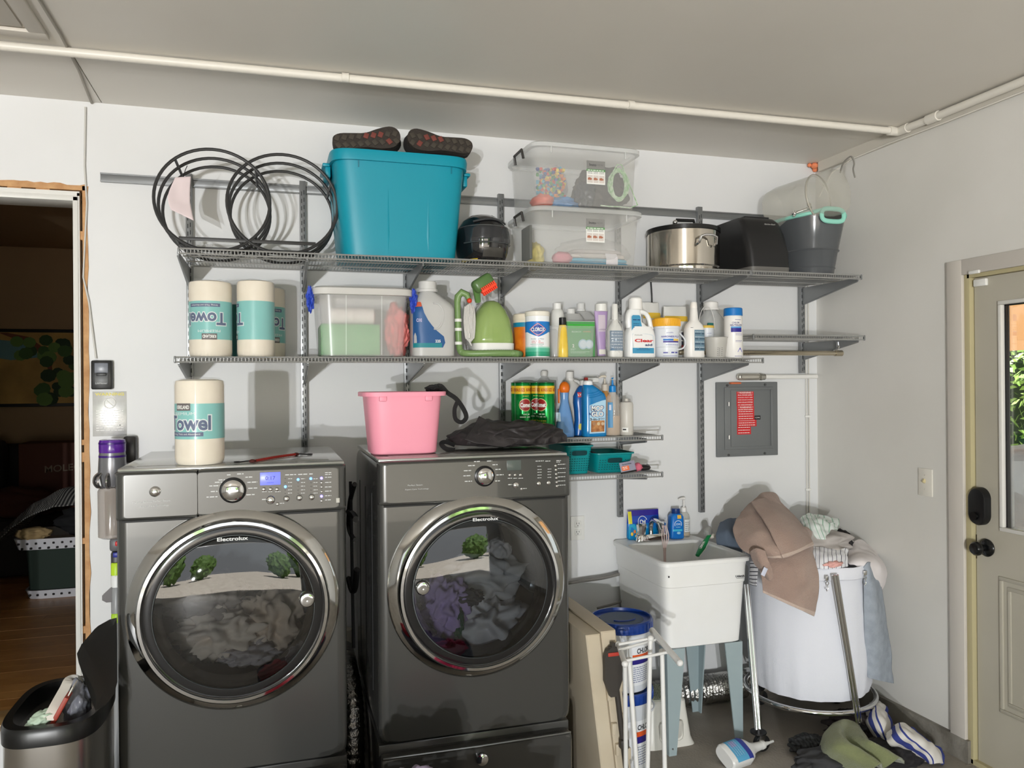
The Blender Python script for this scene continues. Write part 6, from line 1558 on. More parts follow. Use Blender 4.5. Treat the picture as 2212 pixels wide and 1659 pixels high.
b = B(); b.body([(0, .083, .024, 6), (.024, .080, .022, 6), (.03, .074, .018, 6)], 40); obj('base', b, CHROME, t)
for s_ in (-1, 1):
    b = B(); b.lathe([(.018, .028), (.02, .034), (.024, .06), (.026, .078), (.022, .084), (.001, .085)], (s_*.052, 0, 0), seg=10); obj('handle', b, CHROME, t, 25)
b = B(); b.tube(resample([V((0, 0, .02)), V((0, -.0, .07)), V((0, -.03, .10)), V((0, -.09, .095)), V((0, -.12, .07))], 24), .011, 12); obj('spout', b, CHROME, t)
b = B()
for k in range(4): b.tube(resample([V((.0+.006*k, -.12, .09)), V((.012*k-.01, -.132, .04)), V((.004*k, -.128, -.02)), V((.003*k+.002, -.13, -.11))], 18), .0022, 6)
tag(obj('string', b, pl((214, 190, 186), .6)), 'pinkish strings hanging from the faucet into the sink', 'string').location = (p.x, 3.488, dz)
def packbox():
    c_, w_ = span(1356, 1426, 1130, 3.515); h = P(1390, 1102, 3.515).z-dz
    t = thing('pods_bag', 'blue bag of detergent pods leaning behind the faucet', 'bag', (c_, 3.527, dz)); hw = w_/2
    S = [(0, hw*.9, .012, 3), (.01, hw, .017, 3), (h*.6, hw*.98, .015, 3), (h*.9, hw*.96, .005, 2.5), (h, hw*.96, .0015, 2)]
    b = B(); b.body(S, 40); obj('bag', b, bands('pods_print', [(0, (0, 122, 178)), (.35, (16, 112, 190)), (.55, (14, 66, 170)), (.8, (40, 30, 140))], 2, .3, scale=1/h*.99), t)
    b = patch(S, -hw*.93, -hw*.72, h*.55, h*.97, .001); obj('print_yellow', b, pl((214, 206, 40), .4), t)
    poly([(-hw*.9, h*.06), (-hw*.35, h*.06), (-hw*.45, h*.42), (-hw*.62, h*.55), (-hw*.9, h*.5)], lambda u, v: surf(S, u, v, .0012), t, pl((30, 160, 196), .4), 'print_cyan')
    for k in range(3):
        b = B(); b.sphere(surf(S, -hw*(.75-.16*k), h*(.2+.08*(k % 2)), -.002), 1, 2, (.008, .004, .011)); obj('print_pod', b, pl([(240, 190, 50), (226, 120, 50), (240, 200, 70)][k], .4), t)
    text('Oxi', on(S, -hw*.1, h*.62, .002), .018, .03, t, PAPERW, .03); text('PODS', on(S, .0, h*.42, .002), .012, .03, t, pl((140, 210, 230), .4), .03)
    b = B(); b.tube([surf(S, -hw*.1+.024*math.cos(a), h*.60+.028*math.sin(a), .0016) for a in [R(20+14*i) for i in range(15)]], .0016, 6); obj('print_arc', b, PAPERW, t)
packbox()
c_, hw, h = place(1445, 1475, 1098, 3.49, dz, 1150)
t = thing('pods_bottle', 'square blue scent booster bottle with a dark blue cap on the sink', 'bottle', (c_, 3.49, dz), R(-6))
S = [(0, hw*.95, .026, 4), (.004, hw, .028, 5), (h*.74, hw*.97, .028, 5), (h*.82, hw*.75, .024, 3), (h*.84, hw*.6, .02, 2)]
b = B(); b.body(S, 40); obj('bottle', b, pl((20, 112, 196), .3), t)
b = B(); b.lathe([(hw*.58, h*.83), (hw*.62, h*.85), (hw*.6, h*.985), (hw*.54, h)], seg=28); obj('cap', b, pl((26, 56, 118), .35), t)
b = B(); b.tube([surf(S, .017*math.cos(a), h*.5+.017*math.sin(a), .0015) for a in [R(-30+15*i) for i in range(17)]], .0016, 6); obj('print_arc', b, pl((214, 226, 240), .4), t)
text('OXI', on(S, 0, h*.5, .0018), .010, .022, t, pl((200, 226, 244), .4), .02); text('CLEAN', on(S, 0, h*.40, .0018), .005, .022, t, pl((150, 210, 236), .4), .02)
b = patch(S, -hw*.1, hw*.45, h*.68, h*.8, .0016); obj('print_flag', b, pl((234, 184, 70), .4), t)
b = B(); b.sphere(surf(S, .004, h*.2, -.001), 1, 2, (.011, .003, .007)); obj('print_pod', b, pl((150, 200, 226), .4), t); b = patch(S, -hw*.75, hw*.6, h*.26, h*.33, .0016); obj('print_bar', b, pl((60, 176, 214), .4), t)
t, S, hw, h = pump('clear hand soap bottle with white pump on the sink ledge', 1464, 1491, 1074, 3.525, dz, clearmat('soap_clear', (220, 220, 212), .4, .08), pl((232, 230, 226), .4), .64, liquid=(clearmat('amber_soap', (226, 182, 110), .6, .1), .15), pyw=1140, hdir=-1, name='soap_bottle')
b = patch(S, -hw*.3, hw*.85, h*.12, h*.44, .001, True); lb = obj('label', b, pl((226, 228, 226), .5), t); bars([(-hw*.2, hw*.7, h*(.16+.05*k), .003) for k in range(5)], on(S, 0, 0, .0016, True), lb, pl((120, 126, 130), .5)); 
a_, e_ = P(1506, 1201, 3.28), P(1532, 1156, 3.36)
t = thing('scrub_brush', 'green handled dish brush hanging into the sink', 'brush', (a_+e_)/2)
q = (e_-a_).to_track_quat('Z', 'Y'); t.rotation_euler = q.to_euler(); L = (e_-a_).length
b = B(); b.body([(-L*.5, .004, .004), (-L*.48, .010, .008), (-L*.1, .016, .011), (L*.2, .013, .010), (L*.34, .009, .008), (L*.5, .010, .010)], 24); obj('handle', b, pl((18, 134, 74), .35), t)
for s_ in (-1, 1):
    b = B(); b.tube([(s_*.0095, -.003, -L*.46), (s_*.0155, -.006, -L*.1), (s_*.0125, -.006, L*.2)], .0022, 6); obj('handle_edge', b, WHITE, t)
S = [(-L*.5, .004, .004), (-L*.48, .010, .008), (-L*.1, .016, .011), (L*.2, .013, .010), (L*.34, .009, .008)]
for sg_ in (1, -1): text('LIBMAN', lambda u, v: (lambda p: V((p.x, p.y*sg_, p.z)))(surf(S, -v*sg_, -.01+u, .0015)), .012, .05, t, PAPERW, .03)
b = B(); b.box((.006, .012, L*.56), (.03, .05, .045), .012); obj('scrub_head', b, pl((150, 150, 146), .6), t)
g = heap('white_sponge', V((P(1537, 1150, 3.42).x, 3.42, .849)), (.018, .02, .014), pl((226, 220, 206), .9), 90, sub=3); tag(g, 'small white cloth on the sink rim above the green brush', 'cloth')
# wall things
t = thing('power_outlet', 'white double power outlet on the wall beside the dryer', 'outlet', (P(1252, 1140, YW).x-.012, YW, P(1252, 1140, YW).z))
b = B(); b.box((0, -.003, 0), (.072, .006, .116), .002); obj('plate', b, pl((230, 230, 226), .4), t)
for s_ in (-1, 1):
    b = B(); b.box((0, -.0065, s_*.02), (.034, .003, .03), .004); rc = obj('receptacle', b, pl((224, 224, 220), .4), t); bb = B()
    for u in (-.006, .006): bb.box((u, -.0082, s_*.02+.003), (.0022, .001, .008))
    bb.box((0, -.0082, s_*.02-.008), (.004, .001, .004)); obj('slots', bb, BLACK, rc, kind='stuff')
a_, e_ = P(1549, 826, YW-.02), P(1682, 983, YW-.02)
GP = mat('panel_paint', (118, 121, 122), .4, .2)
t = thing('breaker_panel', 'grey breaker panel with red warning stickers on the wall', 'electrical panel', ((a_.x+e_.x)/2, YW, (a_.z+e_.z)/2))
W_, H_ = e_.x-a_.x, a_.z-e_.z
b = B(); b.box((0, -.008, 0), (W_, .016, H_), .003); obj('cover', b, GP, t)
b = B(); b.box((.006, -.018, .006), (W_*.80, .008, H_*.84), .003); obj('cover_frame', b, GP, t)
b = B(); b.box((.022, -.023, .006), (W_*.70, .006, H_*.76), .002); d = obj('door', b, GP, t)
b = B(); b.box((.022+W_*.35-.012, -.028, .006), (.014, .005, H_*.76), .001); obj('door_lip', b, GP, d)
for z in (.08, -.09):
    b = B(); b.tube([(-W_*.325, -.026, z-.01), (-W_*.325, -.026, z+.01)], .004, 8); obj('hinge', b, STEEL, d)
for x, z in ((-.12, .176), (.105, .178), (-.115, -.182), (.10, -.180)):
    b = B(); b.lathe([(.007, -.015), (.006, -.02), (.001, -.021)], (x, 0, z), 'y', 12); obj('screw', b, pl((86, 88, 88), .4, metal=.5), t)
RED = pl((206, 40, 44), .5); fd = lambda u, v: V((u, -.0272, v))
def stick(px0, px1, py0, py1, nm, lines, wl=None):
    p0, p1 = P(px0, py0, YW-.026)-t.location, P(px1, py1, YW-.026)-t.location
    b = B(); b.box(((p0.x+p1.x)/2, -.0266, (p0.z+p1.z)/2), (p1.x-p0.x, .0008, p0.z-p1.z)); s_ = obj(nm, b, RED, t); w__ = p1.x-p0.x; cx_ = (p0.x+p1.x)/2; n_ = len(lines)
    for i, (tx, hh) in enumerate(lines):
        z = p0.z+(p1.z-p0.z)*(i+.5)/n_
        if tx: text(tx, lambda u, v: fd(cx_+u, z+v), hh, w__*.86, s_, PAPERW, .02)
        else: bars([(cx_-w__*.42, cx_+w__*.42, z, hh)], fd, s_, PAPERW)
stick(1591, 1628, 846, 866, 'warning_sticker', [('! WARNING !', .009), ('DUAL POWER SUPPLY', .006), ('SOURCES: UTILITY GRID', .0045), ('AND SOLAR SYSTEM', .0045)])
stick(1591, 1628, 866.5, 877, 'warning_sticker', [('MAIN SOLAR SYSTEM', .006), ('AC DISCONNECT', .006)])
stick(1592, 1629, 877.6, 906.8, 'warning_sticker', [('! WARNING !', .009), ('ELECTRIC SHOCK HAZARD', .006), ('', .003), ('', .003), ('', .003), ('', .003)])
stick(1592, 1634, 907.5, 920.6, 'warning_sticker', [('', .002), ('', .003), ('', .003)]); stick(1592, 1622, 921.3, 938, 'warning_sticker', [('', .003), ('', .003), ('', .003)])
p = P(1636, 902, YW-.026)-t.location; b = B(); b.box((p.x, -.0266, p.z), (.036, .0008, .02)); s_ = obj('black_sticker', b, BLACK, t); text('12345', lambda u, v: fd(p.x+u, p.z+v), .007, .028, s_, PAPERW)
t = thing('conduit_fitting', 'silver pipe body with white conduit running above the breaker panel', 'conduit', P(1622, 814, YW-.025))
L0 = V(t.location)
q0, q1 = P(1592, 814, YW-.025)-L0, P(1642, 814, YW-.025)-L0
b = B(); b.box(((q0.x+q1.x)/2, 0, 0), (q1.x-q0.x, .036, .036), .016, None, 4); obj('body', b, mat('cast_alloy', (206, 202, 192), .32, .6), t)
b = B(); b.tube([((q0.x+q1.x)/2+(q1.x-q0.x)*.40*spow(math.cos(a), .5), -.019, .011*spow(math.sin(a), .5)) for a in [2*PI*i/32 for i in range(32)]], .0022, 6, True); obj('cover_plate', b, mat('cast_alloy_2', (170, 166, 156), .3, .8), t)
b = B(); b.tube([(q1.x-.004, 0, 0), (q1.x+.008, 0, 0), (q1.x+.009, 0, 0), (q1.x+.026, 0, 0)], [.019, .019, .0165, .0165], 14); obj('coupling', b, mat('coupling', (190, 188, 180), .25, .9), t)
q2 = P(1776, 813, YW-.025)-L0
b = B(); b.tube([(q1.x+.022, 0, 0), (XW-.022-L0.x, 0, q2.z)], .0125, 14); obj('conduit', b, pl((232, 231, 226), .4), t)
b = B(); b.box((q0.x-.01, .005, -.032), (.06, .03, .01), .003); obj('orange_caulk', b, pl((206, 110, 70), .7), t)
t = thing('drain_hose', 'grey washer drain hose and supply pipe running along the wall to the sink', 'hose', (1.45, 3.5, .7))
HS = pl((120, 117, 112), .4)
for pts, r_ in (([(1215, 1262, 3.50), (1250, 1256, 3.50), (1300, 1249, 3.50), (1338, 1240, 3.50)], .008), ([(1290, 1314, 3.5), (1325, 1305, 3.5), (1346, 1297, 3.5)], .006), ([(1339, 1170, 3.535), (1341, 1230, 3.535), (1345, 1310, 3.535), (1346, 1380, 3.535)], .0075)):
    b = B(); b.tube(resample([P(a, c, y)-V(t.location) for a, c, y in pts], 20), r_, 8); obj('pipe', b, HS, t)
duct('crushed silver foil duct lying on the floor behind the sink', [(1.55, 3.475, .08), (1.75, 3.475, .08), (2.0, 3.475, .08), (2.15, 3.475, .08), (2.26, 3.475, .08)], .066, 80)

# ------------------------------------------------------------------ hamper with laundry
hc, hw_ = span(1618, 1872, 1400, 3.16); HR = hw_/2*.84
HY = 3.165
t = thing('laundry_hamper', 'round white cloth hamper in a chrome wheeled frame, overfull', 'hamper', (hc, HY, 0))
zb_ = P(1745, 1535, HY-HR).z; zt_ = P(1800, 1232, HY-HR).z
CANV = mat('hamper_canvas', (232, 234, 242), .8, bump=(260, .15))
b = B(); rg = []; SEG = 96
def ruf(a, k): return 1+k*(noise.noise(V((math.cos(a)*6, math.sin(a)*6, 0)))+.6*noise.noise(V((math.cos(a)*15, math.sin(a)*15, 3))))
for z, r_, k in ((zb_, .80, .03), (zb_+.006, .93, .03), (zb_+.05, .985, .028), (zb_+.16, 1.01, .012), ((zb_+zt_)/2, 1.0, .006), (zt_-.06, .985, .006), (zt_-.035, 1.0, .008)):
    rg.append([V((HR*r_*ruf(2*PI*i/SEG, k)*math.cos(2*PI*i/SEG), HR*r_*ruf(2*PI*i/SEG, k)*math.sin(2*PI*i/SEG), z)) for i in range(SEG)])
b.loft(rg, True, True); obj('bag', b, CANV, t)
b = B(); rg = []
for z, r_ in ((zt_-.05, 1.015), (zt_-.045, 1.035), (zt_-.005, 1.045), (zt_+.006, 1.02), (zt_-.0, .95)):
    rg.append([V((HR*r_*ruf(2*PI*i/SEG, .012)*math.cos(2*PI*i/SEG), HR*r_*ruf(2*PI*i/SEG, .012)*math.sin(2*PI*i/SEG), z+.008*noise.noise(V((math.cos(2*PI*i/SEG)*3, math.sin(2*PI*i/SEG)*3, 7))))) for i in range(SEG)])
b.loft(rg, False, False); obj('cuff', b, CANV, t)
O = V((hc, HY, 0))
zr = P(1745, 1555, HY-HR-.02).z
b = B(); b.tube(circle((0, 0, zr), HR*1.05, 64, 'xy'), .012, 12, True); obj('base_ring', b, CHROME, t)
legs = [(P(1612, 1262, HY-.06), P(1638, 1575, HY-.20)), (P(1804, 1242, HY-HR-.035), P(1855, 1560, HY-HR-.02))]
ends = []
for a_, e_ in legs:
    for off in (-.008, .008):
        b = B(); b.tube([a_-O+V((off, 0, 0)), e_-O+V((off, 0, 0))], .0085, 10); obj('frame_tube', b, CHROME, t)
    ends.append(e_-O)
for s_ in ((.23, .12), (-.12, .22)):
    b = B(); b.tube([V((s_[0], s_[1], zt_-.06)), V((s_[0]*1.05, s_[1]*1.05, .085))], .0085, 10); obj('frame_tube', b, CHROME, t); ends.append(V((s_[0]*1.05, s_[1]*1.05, .085)))
for e_ in ends:
    c = V((e_.x, e_.y, 0)); b = B(); b.lathe([(.034, .002), (.036, .006), (.034, .01)], c+V((0, 0, .078)), seg=20); cs = obj('caster', b, BLACK, t)
    b = B(); b.tube([c+V((0, 0, .08)), c+V((0, 0, max(e_.z, .1)))], .0075, 8); obj('stem', b, CHROME, cs)
    b = B(); b.lathe([(.030, -.012), (.036, -.010), (.036, .010), (.030, .012)], c+V((.016, 0, .0365)), 'y', 24); obj('wheel', b, RUB, cs)
    for s_ in (-1, 1):
        b = B(); b.box(c+V((.008, s_*.015, .055)), (.026, .002, .046), .0008, Matrix.Rotation(.3, 3, 'Y')); obj('fork', b, STEEL, cs)
for px, py in ((1787, 1262), (1869, 1250)):
    p = P(px, py, HY-HR-.015)-O; b = B(); b.box(p+V((0, 0, .025)), (.018, .004, .02), .001); b.tube(circle(p+V((0, 0, .004)), .007, 14, 'xz'), .0018, 6, True); b.tube([p+V((0, 0, -.002)), p+V((.004, 0, -.02)), p+V((-.003, 0, -.03)), p+V((-.006, 0, -.02))], .002, 6); obj('snap_hook', b, CHROME, t)
def G(rows): return [[P(*q) for q in r] for r in rows]
TW = mat('mushroom_towel', (172, 150, 138), .95, sheen=.2, bump=(220, .5), var=(7, (164, 140, 128)))
def garment(label, cat, rows, m, nu=36, nv=36, th=.006, amp=.006, fr=14, seed=0, name='garment'):
    return tag(sheet(name, G(rows), m, nu, nv, th, amp, fr, None, seed), label, cat)
y_ = HY
HEM = TW.copy(); HEM.name = 'mushroom_towel_hemmed'; nt = HEM.node_tree
tc_ = nt.nodes.new('ShaderNodeTexCoord'); sp_ = nt.nodes.new('ShaderNodeSeparateXYZ'); gt = nt.nodes.new('ShaderNodeMath'); gt.operation = 'GREATER_THAN'; gt.inputs[1].default_value = .93
mxc = nt.nodes.new('ShaderNodeMixRGB'); mxc.inputs[2].default_value = lin((198, 178, 166)); bs_ = nt.nodes['Principled BSDF']; src_ = bs_.inputs['Base Color'].links[0].from_socket
nt.links.new(tc_.outputs['UV'], sp_.inputs[0]); nt.links.new(sp_.outputs[1], gt.inputs[0]); nt.links.new(gt.outputs[0], mxc.inputs[0]); nt.links.new(src_, mxc.inputs[1]); nt.links.new(mxc.outputs[0], bs_.inputs['Base Color'])
garment('mushroom brown towel draped over the hamper and down its front', 'towel', [[(1588, 1150, y_-.10), (1660, 1140, y_-.14), (1740, 1140, y_-.10), (1752, 1165, y_-.1)], [(1622, 1190, y_-.19), (1680, 1185, y_-.24), (1735, 1185, y_-.25), (1758, 1200, y_-.24)],
    [(1640, 1225, y_-.235), (1690, 1232, y_-.29), (1735, 1240, y_-.305), (1768, 1248, y_-.295)], [(1646, 1255, y_-.245), (1695, 1270, y_-.30), (1735, 1285, y_-.315), (1767, 1285, y_-.30)], [(1648, 1280, y_-.25), (1697, 1303, y_-.30), (1730, 1318, y_-.315), (1757, 1331, y_-.305)]], HEM, 44, 54, .008, .007, 12, 1, 'bath_towel')
garment('mushroom brown towel folded in a peak on top of the laundry', 'towel', [[(1640, 1072, y_+.10), (1652, 1066, y_+.11), (1672, 1068, y_+.12), (1684, 1085, y_+.12)], [(1608, 1100, y_-.0), (1640, 1096, y_-.05), (1680, 1100, y_-.03), (1712, 1116, y_+.03)],
    [(1585, 1145, y_-.10), (1635, 1142, y_-.20), (1690, 1138, y_-.20), (1735, 1140, y_-.10)], [(1600, 1182, y_-.17), (1650, 1180, y_-.28), (1705, 1176, y_-.29), (1750, 1163, y_-.2)], [(1630, 1200, y_-.21), (1670, 1203, y_-.30), (1697, 1204, y_-.315), (1757, 1178, y_-.24)]], HEM, 46, 46, .010, .008, 11, 2, 'bath_towel')
garment('mushroom brown towel flap lying diagonally over the towel peak', 'towel', [[(1622, 1086, y_-.03), (1650, 1076, y_+.04), (1684, 1084, y_+.09)], [(1648, 1122, y_-.19), (1684, 1112, y_-.16), (1716, 1116, y_-.02)], [(1670, 1162, y_-.29), (1708, 1150, y_-.27), (1738, 1142, y_-.14)], [(1692, 1205, y_-.335), (1728, 1192, y_-.31), (1758, 1177, y_-.27)]], HEM, 36, 44, .008, .004, 12, 13, 'bath_towel')
garment('corner of mushroom brown towel curled back with a white care tag', 'towel', [[(1620, 1192, y_-.25), (1634, 1184, y_-.30), (1652, 1190, y_-.33)], [(1628, 1212, y_-.255), (1642, 1212, y_-.32), (1662, 1216, y_-.335)], [(1645, 1235, y_-.27), (1655, 1236, y_-.325), (1668, 1232, y_-.33)], [(1654, 1246, y_-.285), (1662, 1252, y_-.32), (1668, 1256, y_-.325)]], TW, 20, 24, .008, .004, 20, 3, 'bath_towel')
b = B(); c = P(1651, 1235, y_-.345); b.box(c, (.02, .0015, .035), .0003, Matrix.Rotation(.5, 3, 'Y')); tag(obj('care_tag', b, pl((206, 210, 226), .6)), 'small white care tag on the curled towel corner', 'tag')
for z_, r_, sd, c_, lab in ((zt_+.06, (.22, .20, .09), 101, (178, 172, 168), 'grey white laundry packed in the mouth of the hamper'),):
    o = heap('garment', (hc, HY+.02, z_), r_, pl(c_, .9), sd, amp=.3); tag(o, lab, 'laundry')
o = heap('garment', P(1640, 1135, y_+.04), (.085, .10, .11), mat('tan_cloth', (170, 146, 132), .95), 102, amp=.2); tag(o, 'brown towel bundle at the bottom of the towel peak', 'towel')
garment('slate blue garment between the sink and the brown towel', 'garment', [[(1556, 1128, 3.36), (1578, 1121, 3.40), (1598, 1122, 3.42)], [(1549, 1150, 3.30), (1572, 1145, 3.26), (1600, 1140, 3.3)], [(1550, 1172, 3.29), (1572, 1176, 3.24), (1602, 1180, 3.2)], [(1560, 1184, 3.3), (1580, 1192, 3.24), (1606, 1200, 3.2)]], mat('slate_cloth', (92, 104, 120), .9), 24, 24, .01, .008, 14, 4)
STRG = bands('striped_cloth', [(0, (232, 240, 236)), (.82, (160, 196, 176))], 0, .9, uv=True, freq=8)
o = garment('white towel with thin green stripes bunched at the back of the hamper', 'towel', [[(1728, 1122, y_+.08), (1748, 1110, y_+.1), (1770, 1116, y_+.1), (1808, 1126, y_+.1)], [(1735, 1135, y_+.0), (1755, 1128, y_-.04), (1780, 1130, y_-.04), (1812, 1133, y_+.03)], [(1742, 1150, y_-.04), (1762, 1146, y_-.09), (1785, 1148, y_-.1), (1806, 1150, y_-.03)], [(1755, 1165, y_-.08), (1772, 1165, y_-.13), (1790, 1168, y_-.14), (1808, 1170, y_-.08)]], STRG, 40, 40, .012, .012, 16, 5)
o = heap('garment', P(1764, 1150, y_+.03), (.09, .09, .07), pl((216, 226, 220), .9), 103, amp=.4, freq=3); tag(o, 'pale green white cloth under the striped towel', 'cloth')
o = heap('garment', P(1818, 1166, y_-.06), (.045, .05, .045), mat('black_sock', (46, 44, 45), .95), 104, amp=.35, freq=2.5); tag(o, 'black sock on the laundry beside the off-white garment', 'sock')
o = heap('garment', P(1790, 1180, y_-.10), (.05, .04, .025), mat('black_sock_2', (36, 35, 37), .95), 105, amp=.35); tag(o, 'black cloth between the green striped and lined garments', 'clothing')
LINED = bands('lined_cloth', [(0, (236, 236, 240)), (.88, (62, 64, 84))], 0, .9, uv=True, freq=9)
garment('white garment with thin navy lines at the hamper front edge', 'garment', [[(1756, 1180, y_-.14), (1780, 1184, y_-.17), (1806, 1186, y_-.18), (1832, 1186, y_-.15)], [(1757, 1200, y_-.20), (1780, 1202, y_-.235), (1806, 1202, y_-.24), (1830, 1200, y_-.20)], [(1756, 1218, y_-.23), (1780, 1219, y_-.262), (1806, 1220, y_-.268), (1830, 1216, y_-.24)], [(1758, 1226, y_-.235), (1780, 1229, y_-.266), (1806, 1228, y_-.27), (1830, 1224, y_-.25)]], LINED, 36, 30, .008, .008, 18, 6)
o = heap('garment', P(1800, 1219, y_-.27), (.045, .018, .014), pl((232, 178, 170), .9), 106, amp=.5, freq=3, sub=4); tag(o, 'peach cloth edge tucked at the hamper rim', 'cloth')
OFFW = mat('offwhite_cloth', (226, 220, 220), .9)
garment('off-white garment slung over the hamper edge on the wall side', 'garment', [[(1832, 1190, y_-.10), (1845, 1172, y_-.04), (1862, 1168, y_-.0), (1872, 1180, y_+.04)], [(1832, 1205, y_-.17), (1856, 1190, y_-.14), (1880, 1188, y_-.08), (1890, 1195, y_-.02)], [(1832, 1216, y_-.22), (1862, 1206, y_-.24), (1892, 1206, y_-.20), (1904, 1215, y_-.12)], [(1850, 1222, y_-.25), (1875, 1220, y_-.27), (1904, 1228, y_-.24), (1913, 1238, y_-.18)], [(1868, 1235, y_-.25), (1885, 1240, y_-.27), (1906, 1252, y_-.24), (1910, 1258, y_-.2)], [(1885, 1255, y_-.24), (1892, 1260, y_-.26), (1900, 1268, y_-.24), (1903, 1272, y_-.2)]], OFFW, 36, 44, .010, .006, 13, 7)
JEAN = mat('pale_denim', (164, 172, 182), .95, bump=(400, .3), var=(30, (150, 158, 168)))
garment('pale blue-grey trouser leg hanging down the wall side of the hamper', 'trousers', [[(1864, 1226, y_-.27), (1876, 1214, y_-.27), (1890, 1222, y_-.23)], [(1866, 1260, y_-.27), (1882, 1258, y_-.29), (1902, 1262, y_-.23)], [(1866, 1320, y_-.265), (1890, 1318, y_-.29), (1912, 1322, y_-.23)], [(1868, 1390, y_-.255), (1895, 1390, y_-.28), (1922, 1394, y_-.225)], [(1872, 1440, y_-.25), (1898, 1445, y_-.27), (1926, 1448, y_-.22)], [(1874, 1462, y_-.25), (1900, 1470, y_-.27), (1929, 1476, y_-.22)]], JEAN, 24, 60, .008, .006, 12, 8)
garment('white cloth with short dark fringe lines hanging between sink and hamper', 'towel', [[(1620, 1212, 3.06), (1628, 1212, 3.02), (1636, 1214, 2.99)], [(1620, 1240, 3.06), (1628, 1240, 3.02), (1636, 1240, 2.99)], [(1619, 1262, 3.07), (1627, 1265, 3.03), (1634, 1266, 2.99)]], bands('fringe', [(0, (214, 214, 218)), (.75, (60, 60, 70))], 1, .9, uv=True, freq=7), 16, 20, .004, .003, 30, 9)

# ------------------------------------------------------------------ floor around the hamper
p = PZ(1605, 1652, 0)
t = thing('floor_bottle', 'white bottle with blue label lying on its side on the floor', 'bottle', (p.x, p.y+.03, .036))
t.rotation_euler = (R(90), 0, R(68)); t.rotation_euler = (Matrix.Rotation(R(14), 3, 'Z') @ Matrix.Rotation(R(90), 3, 'Y') @ Matrix.Rotation(R(-62), 3, 'Z')).to_euler()
S = [(-.085, .050, .028, 3), (-.078, .056, .033, 3), (.02, .058, .034, 3), (.05, .046, .031, 2.6), (.07, .026, .024, 2), (.10, .019, .019, 2), (.135, .017, .017, 2)]
b = B(); b.body(S, 44); obj('bottle', b, pl((232, 232, 230), .35), t)
b = patch(S, -.05, .05, -.06, .03, .001, nu=20); lb = obj('label', b, pl((92, 172, 214), .4), t); b = patch(S, -.05, .05, .005, .032, .0016, nu=20); obj('label_band', b, pl((46, 58, 150), .4), lb)
b = patch(S, -.04, -.012, -.045, -.018, .0016, nu=4); obj('label_barcode', b, pl((150, 150, 200), .5), lb); bars([(-.04+0*k, .03, -.05+.012*k, .0018) for k in range(4)], on(S, 0, 0, .0022), lb, pl((206, 226, 240), .5))
b = B(); b.lathe([(.018, .133), (.019, .136), (.017, .15), (.010, .155), (.006, .19), (.0055, .21)], seg=20); obj('spout', b, pl((222, 222, 218), .4), t)
def lie(label, cat, rows, m, **k):
    return tag(sheet(k.pop('name', 'garment'), [[V((PZ(a, c, z))) for a, c, z in r] for r in rows], m, k.get('nu', 40), k.get('nv', 40), k.get('th', .01), k.get('amp', .008), k.get('fr', 14), None, k.get('seed', 0)), label, cat)
DG = mat('charcoal_cloth', (62, 62, 64), .95)
p = PZ(1745, 1610, .03); o = heap('garment', (p.x, p.y, .035), (.085, .055, .04), bands('ribbed_sock', [(0, (56, 58, 60)), (.6, (34, 35, 37))], 0, .9, freq=60), 110, amp=.3, flat_z=.002); tag(o, 'ribbed charcoal sock on the floor beside the wheel', 'sock')
p = PZ(1760, 1650, .02); o = heap('garment', (p.x+.03, p.y-.03, .035), (.14, .09, .05), DG, 111, amp=.35, flat_z=.002); tag(o, 'charcoal trousers crumpled on the floor under the olive towel', 'trousers')
p = PZ(1930, 1615, .05); o = heap('garment', (p.x, p.y, .035), (.15, .10, .05), mat('black_pants', (44, 42, 43), .95), 112, amp=.4, flat_z=.002); tag(o, 'black leggings heaped between the olive and the blue striped towels', 'leggings')
p = PZ(1870, 1570, .06); o = heap('garment', (p.x-.02, p.y+.05, .05), (.14, .10, .06), mat('dark_mauve', (70, 64, 66), .95), 113, amp=.4, flat_z=.002); tag(o, 'dark mauve cloth on the floor under the hamper ring', 'cloth')
OL = mat('olive_towel', (128, 134, 94), .95, sheen=.4, bump=(220, .5))
lie('olive green towel thrown across the floor clothes', 'towel', [[(1803, 1585, .06), (1800, 1566, .10), (1822, 1556, .13), (1846, 1562, .10), (1862, 1580, .05)], [(1770, 1612, .05), (1782, 1588, .11), (1808, 1580, .15), (1826, 1592, .12), (1862, 1590, .14), (1880, 1610, .06)], [(1772, 1634, .04), (1798, 1612, .13), (1830, 1604, .15), (1846, 1618, .10), (1880, 1604, .15), (1900, 1628, .06)], [(1790, 1648, .03), (1828, 1636, .10), (1862, 1622, .13), (1872, 1640, .08), (1908, 1618, .13), (1926, 1640, .05)], [(1850, 1672, .02), (1875, 1664, .06), (1900, 1652, .10), (1908, 1660, .06), (1940, 1640, .10), (1954, 1648, .04)]], OL, name='floor_towel', th=.012, amp=.006, fr=12, seed=10)
BS = bands('blue_stripe_towel', [(0, (222, 218, 212)), (.22, (54, 66, 140)), (.34, (222, 218, 212)), (.44, (54, 66, 140)), (.48, (222, 218, 212)), (.84, (54, 66, 140))], 0, .95, uv=True, freq=1.0)
lie('white towel with navy stripes slumped by the wall curb, behind the olive towel', 'towel', [[(1880, 1520, .10), (1895, 1515, .12), (1912, 1525, .10)], [(1872, 1545, .10), (1895, 1540, .15), (1918, 1545, .11)], [(1880, 1575, .08), (1905, 1570, .12), (1926, 1572, .08)], [(1895, 1595, .05), (1915, 1598, .07), (1935, 1598, .04)]], BS, name='striped_towel', th=.012, amp=.012, fr=14, seed=11)
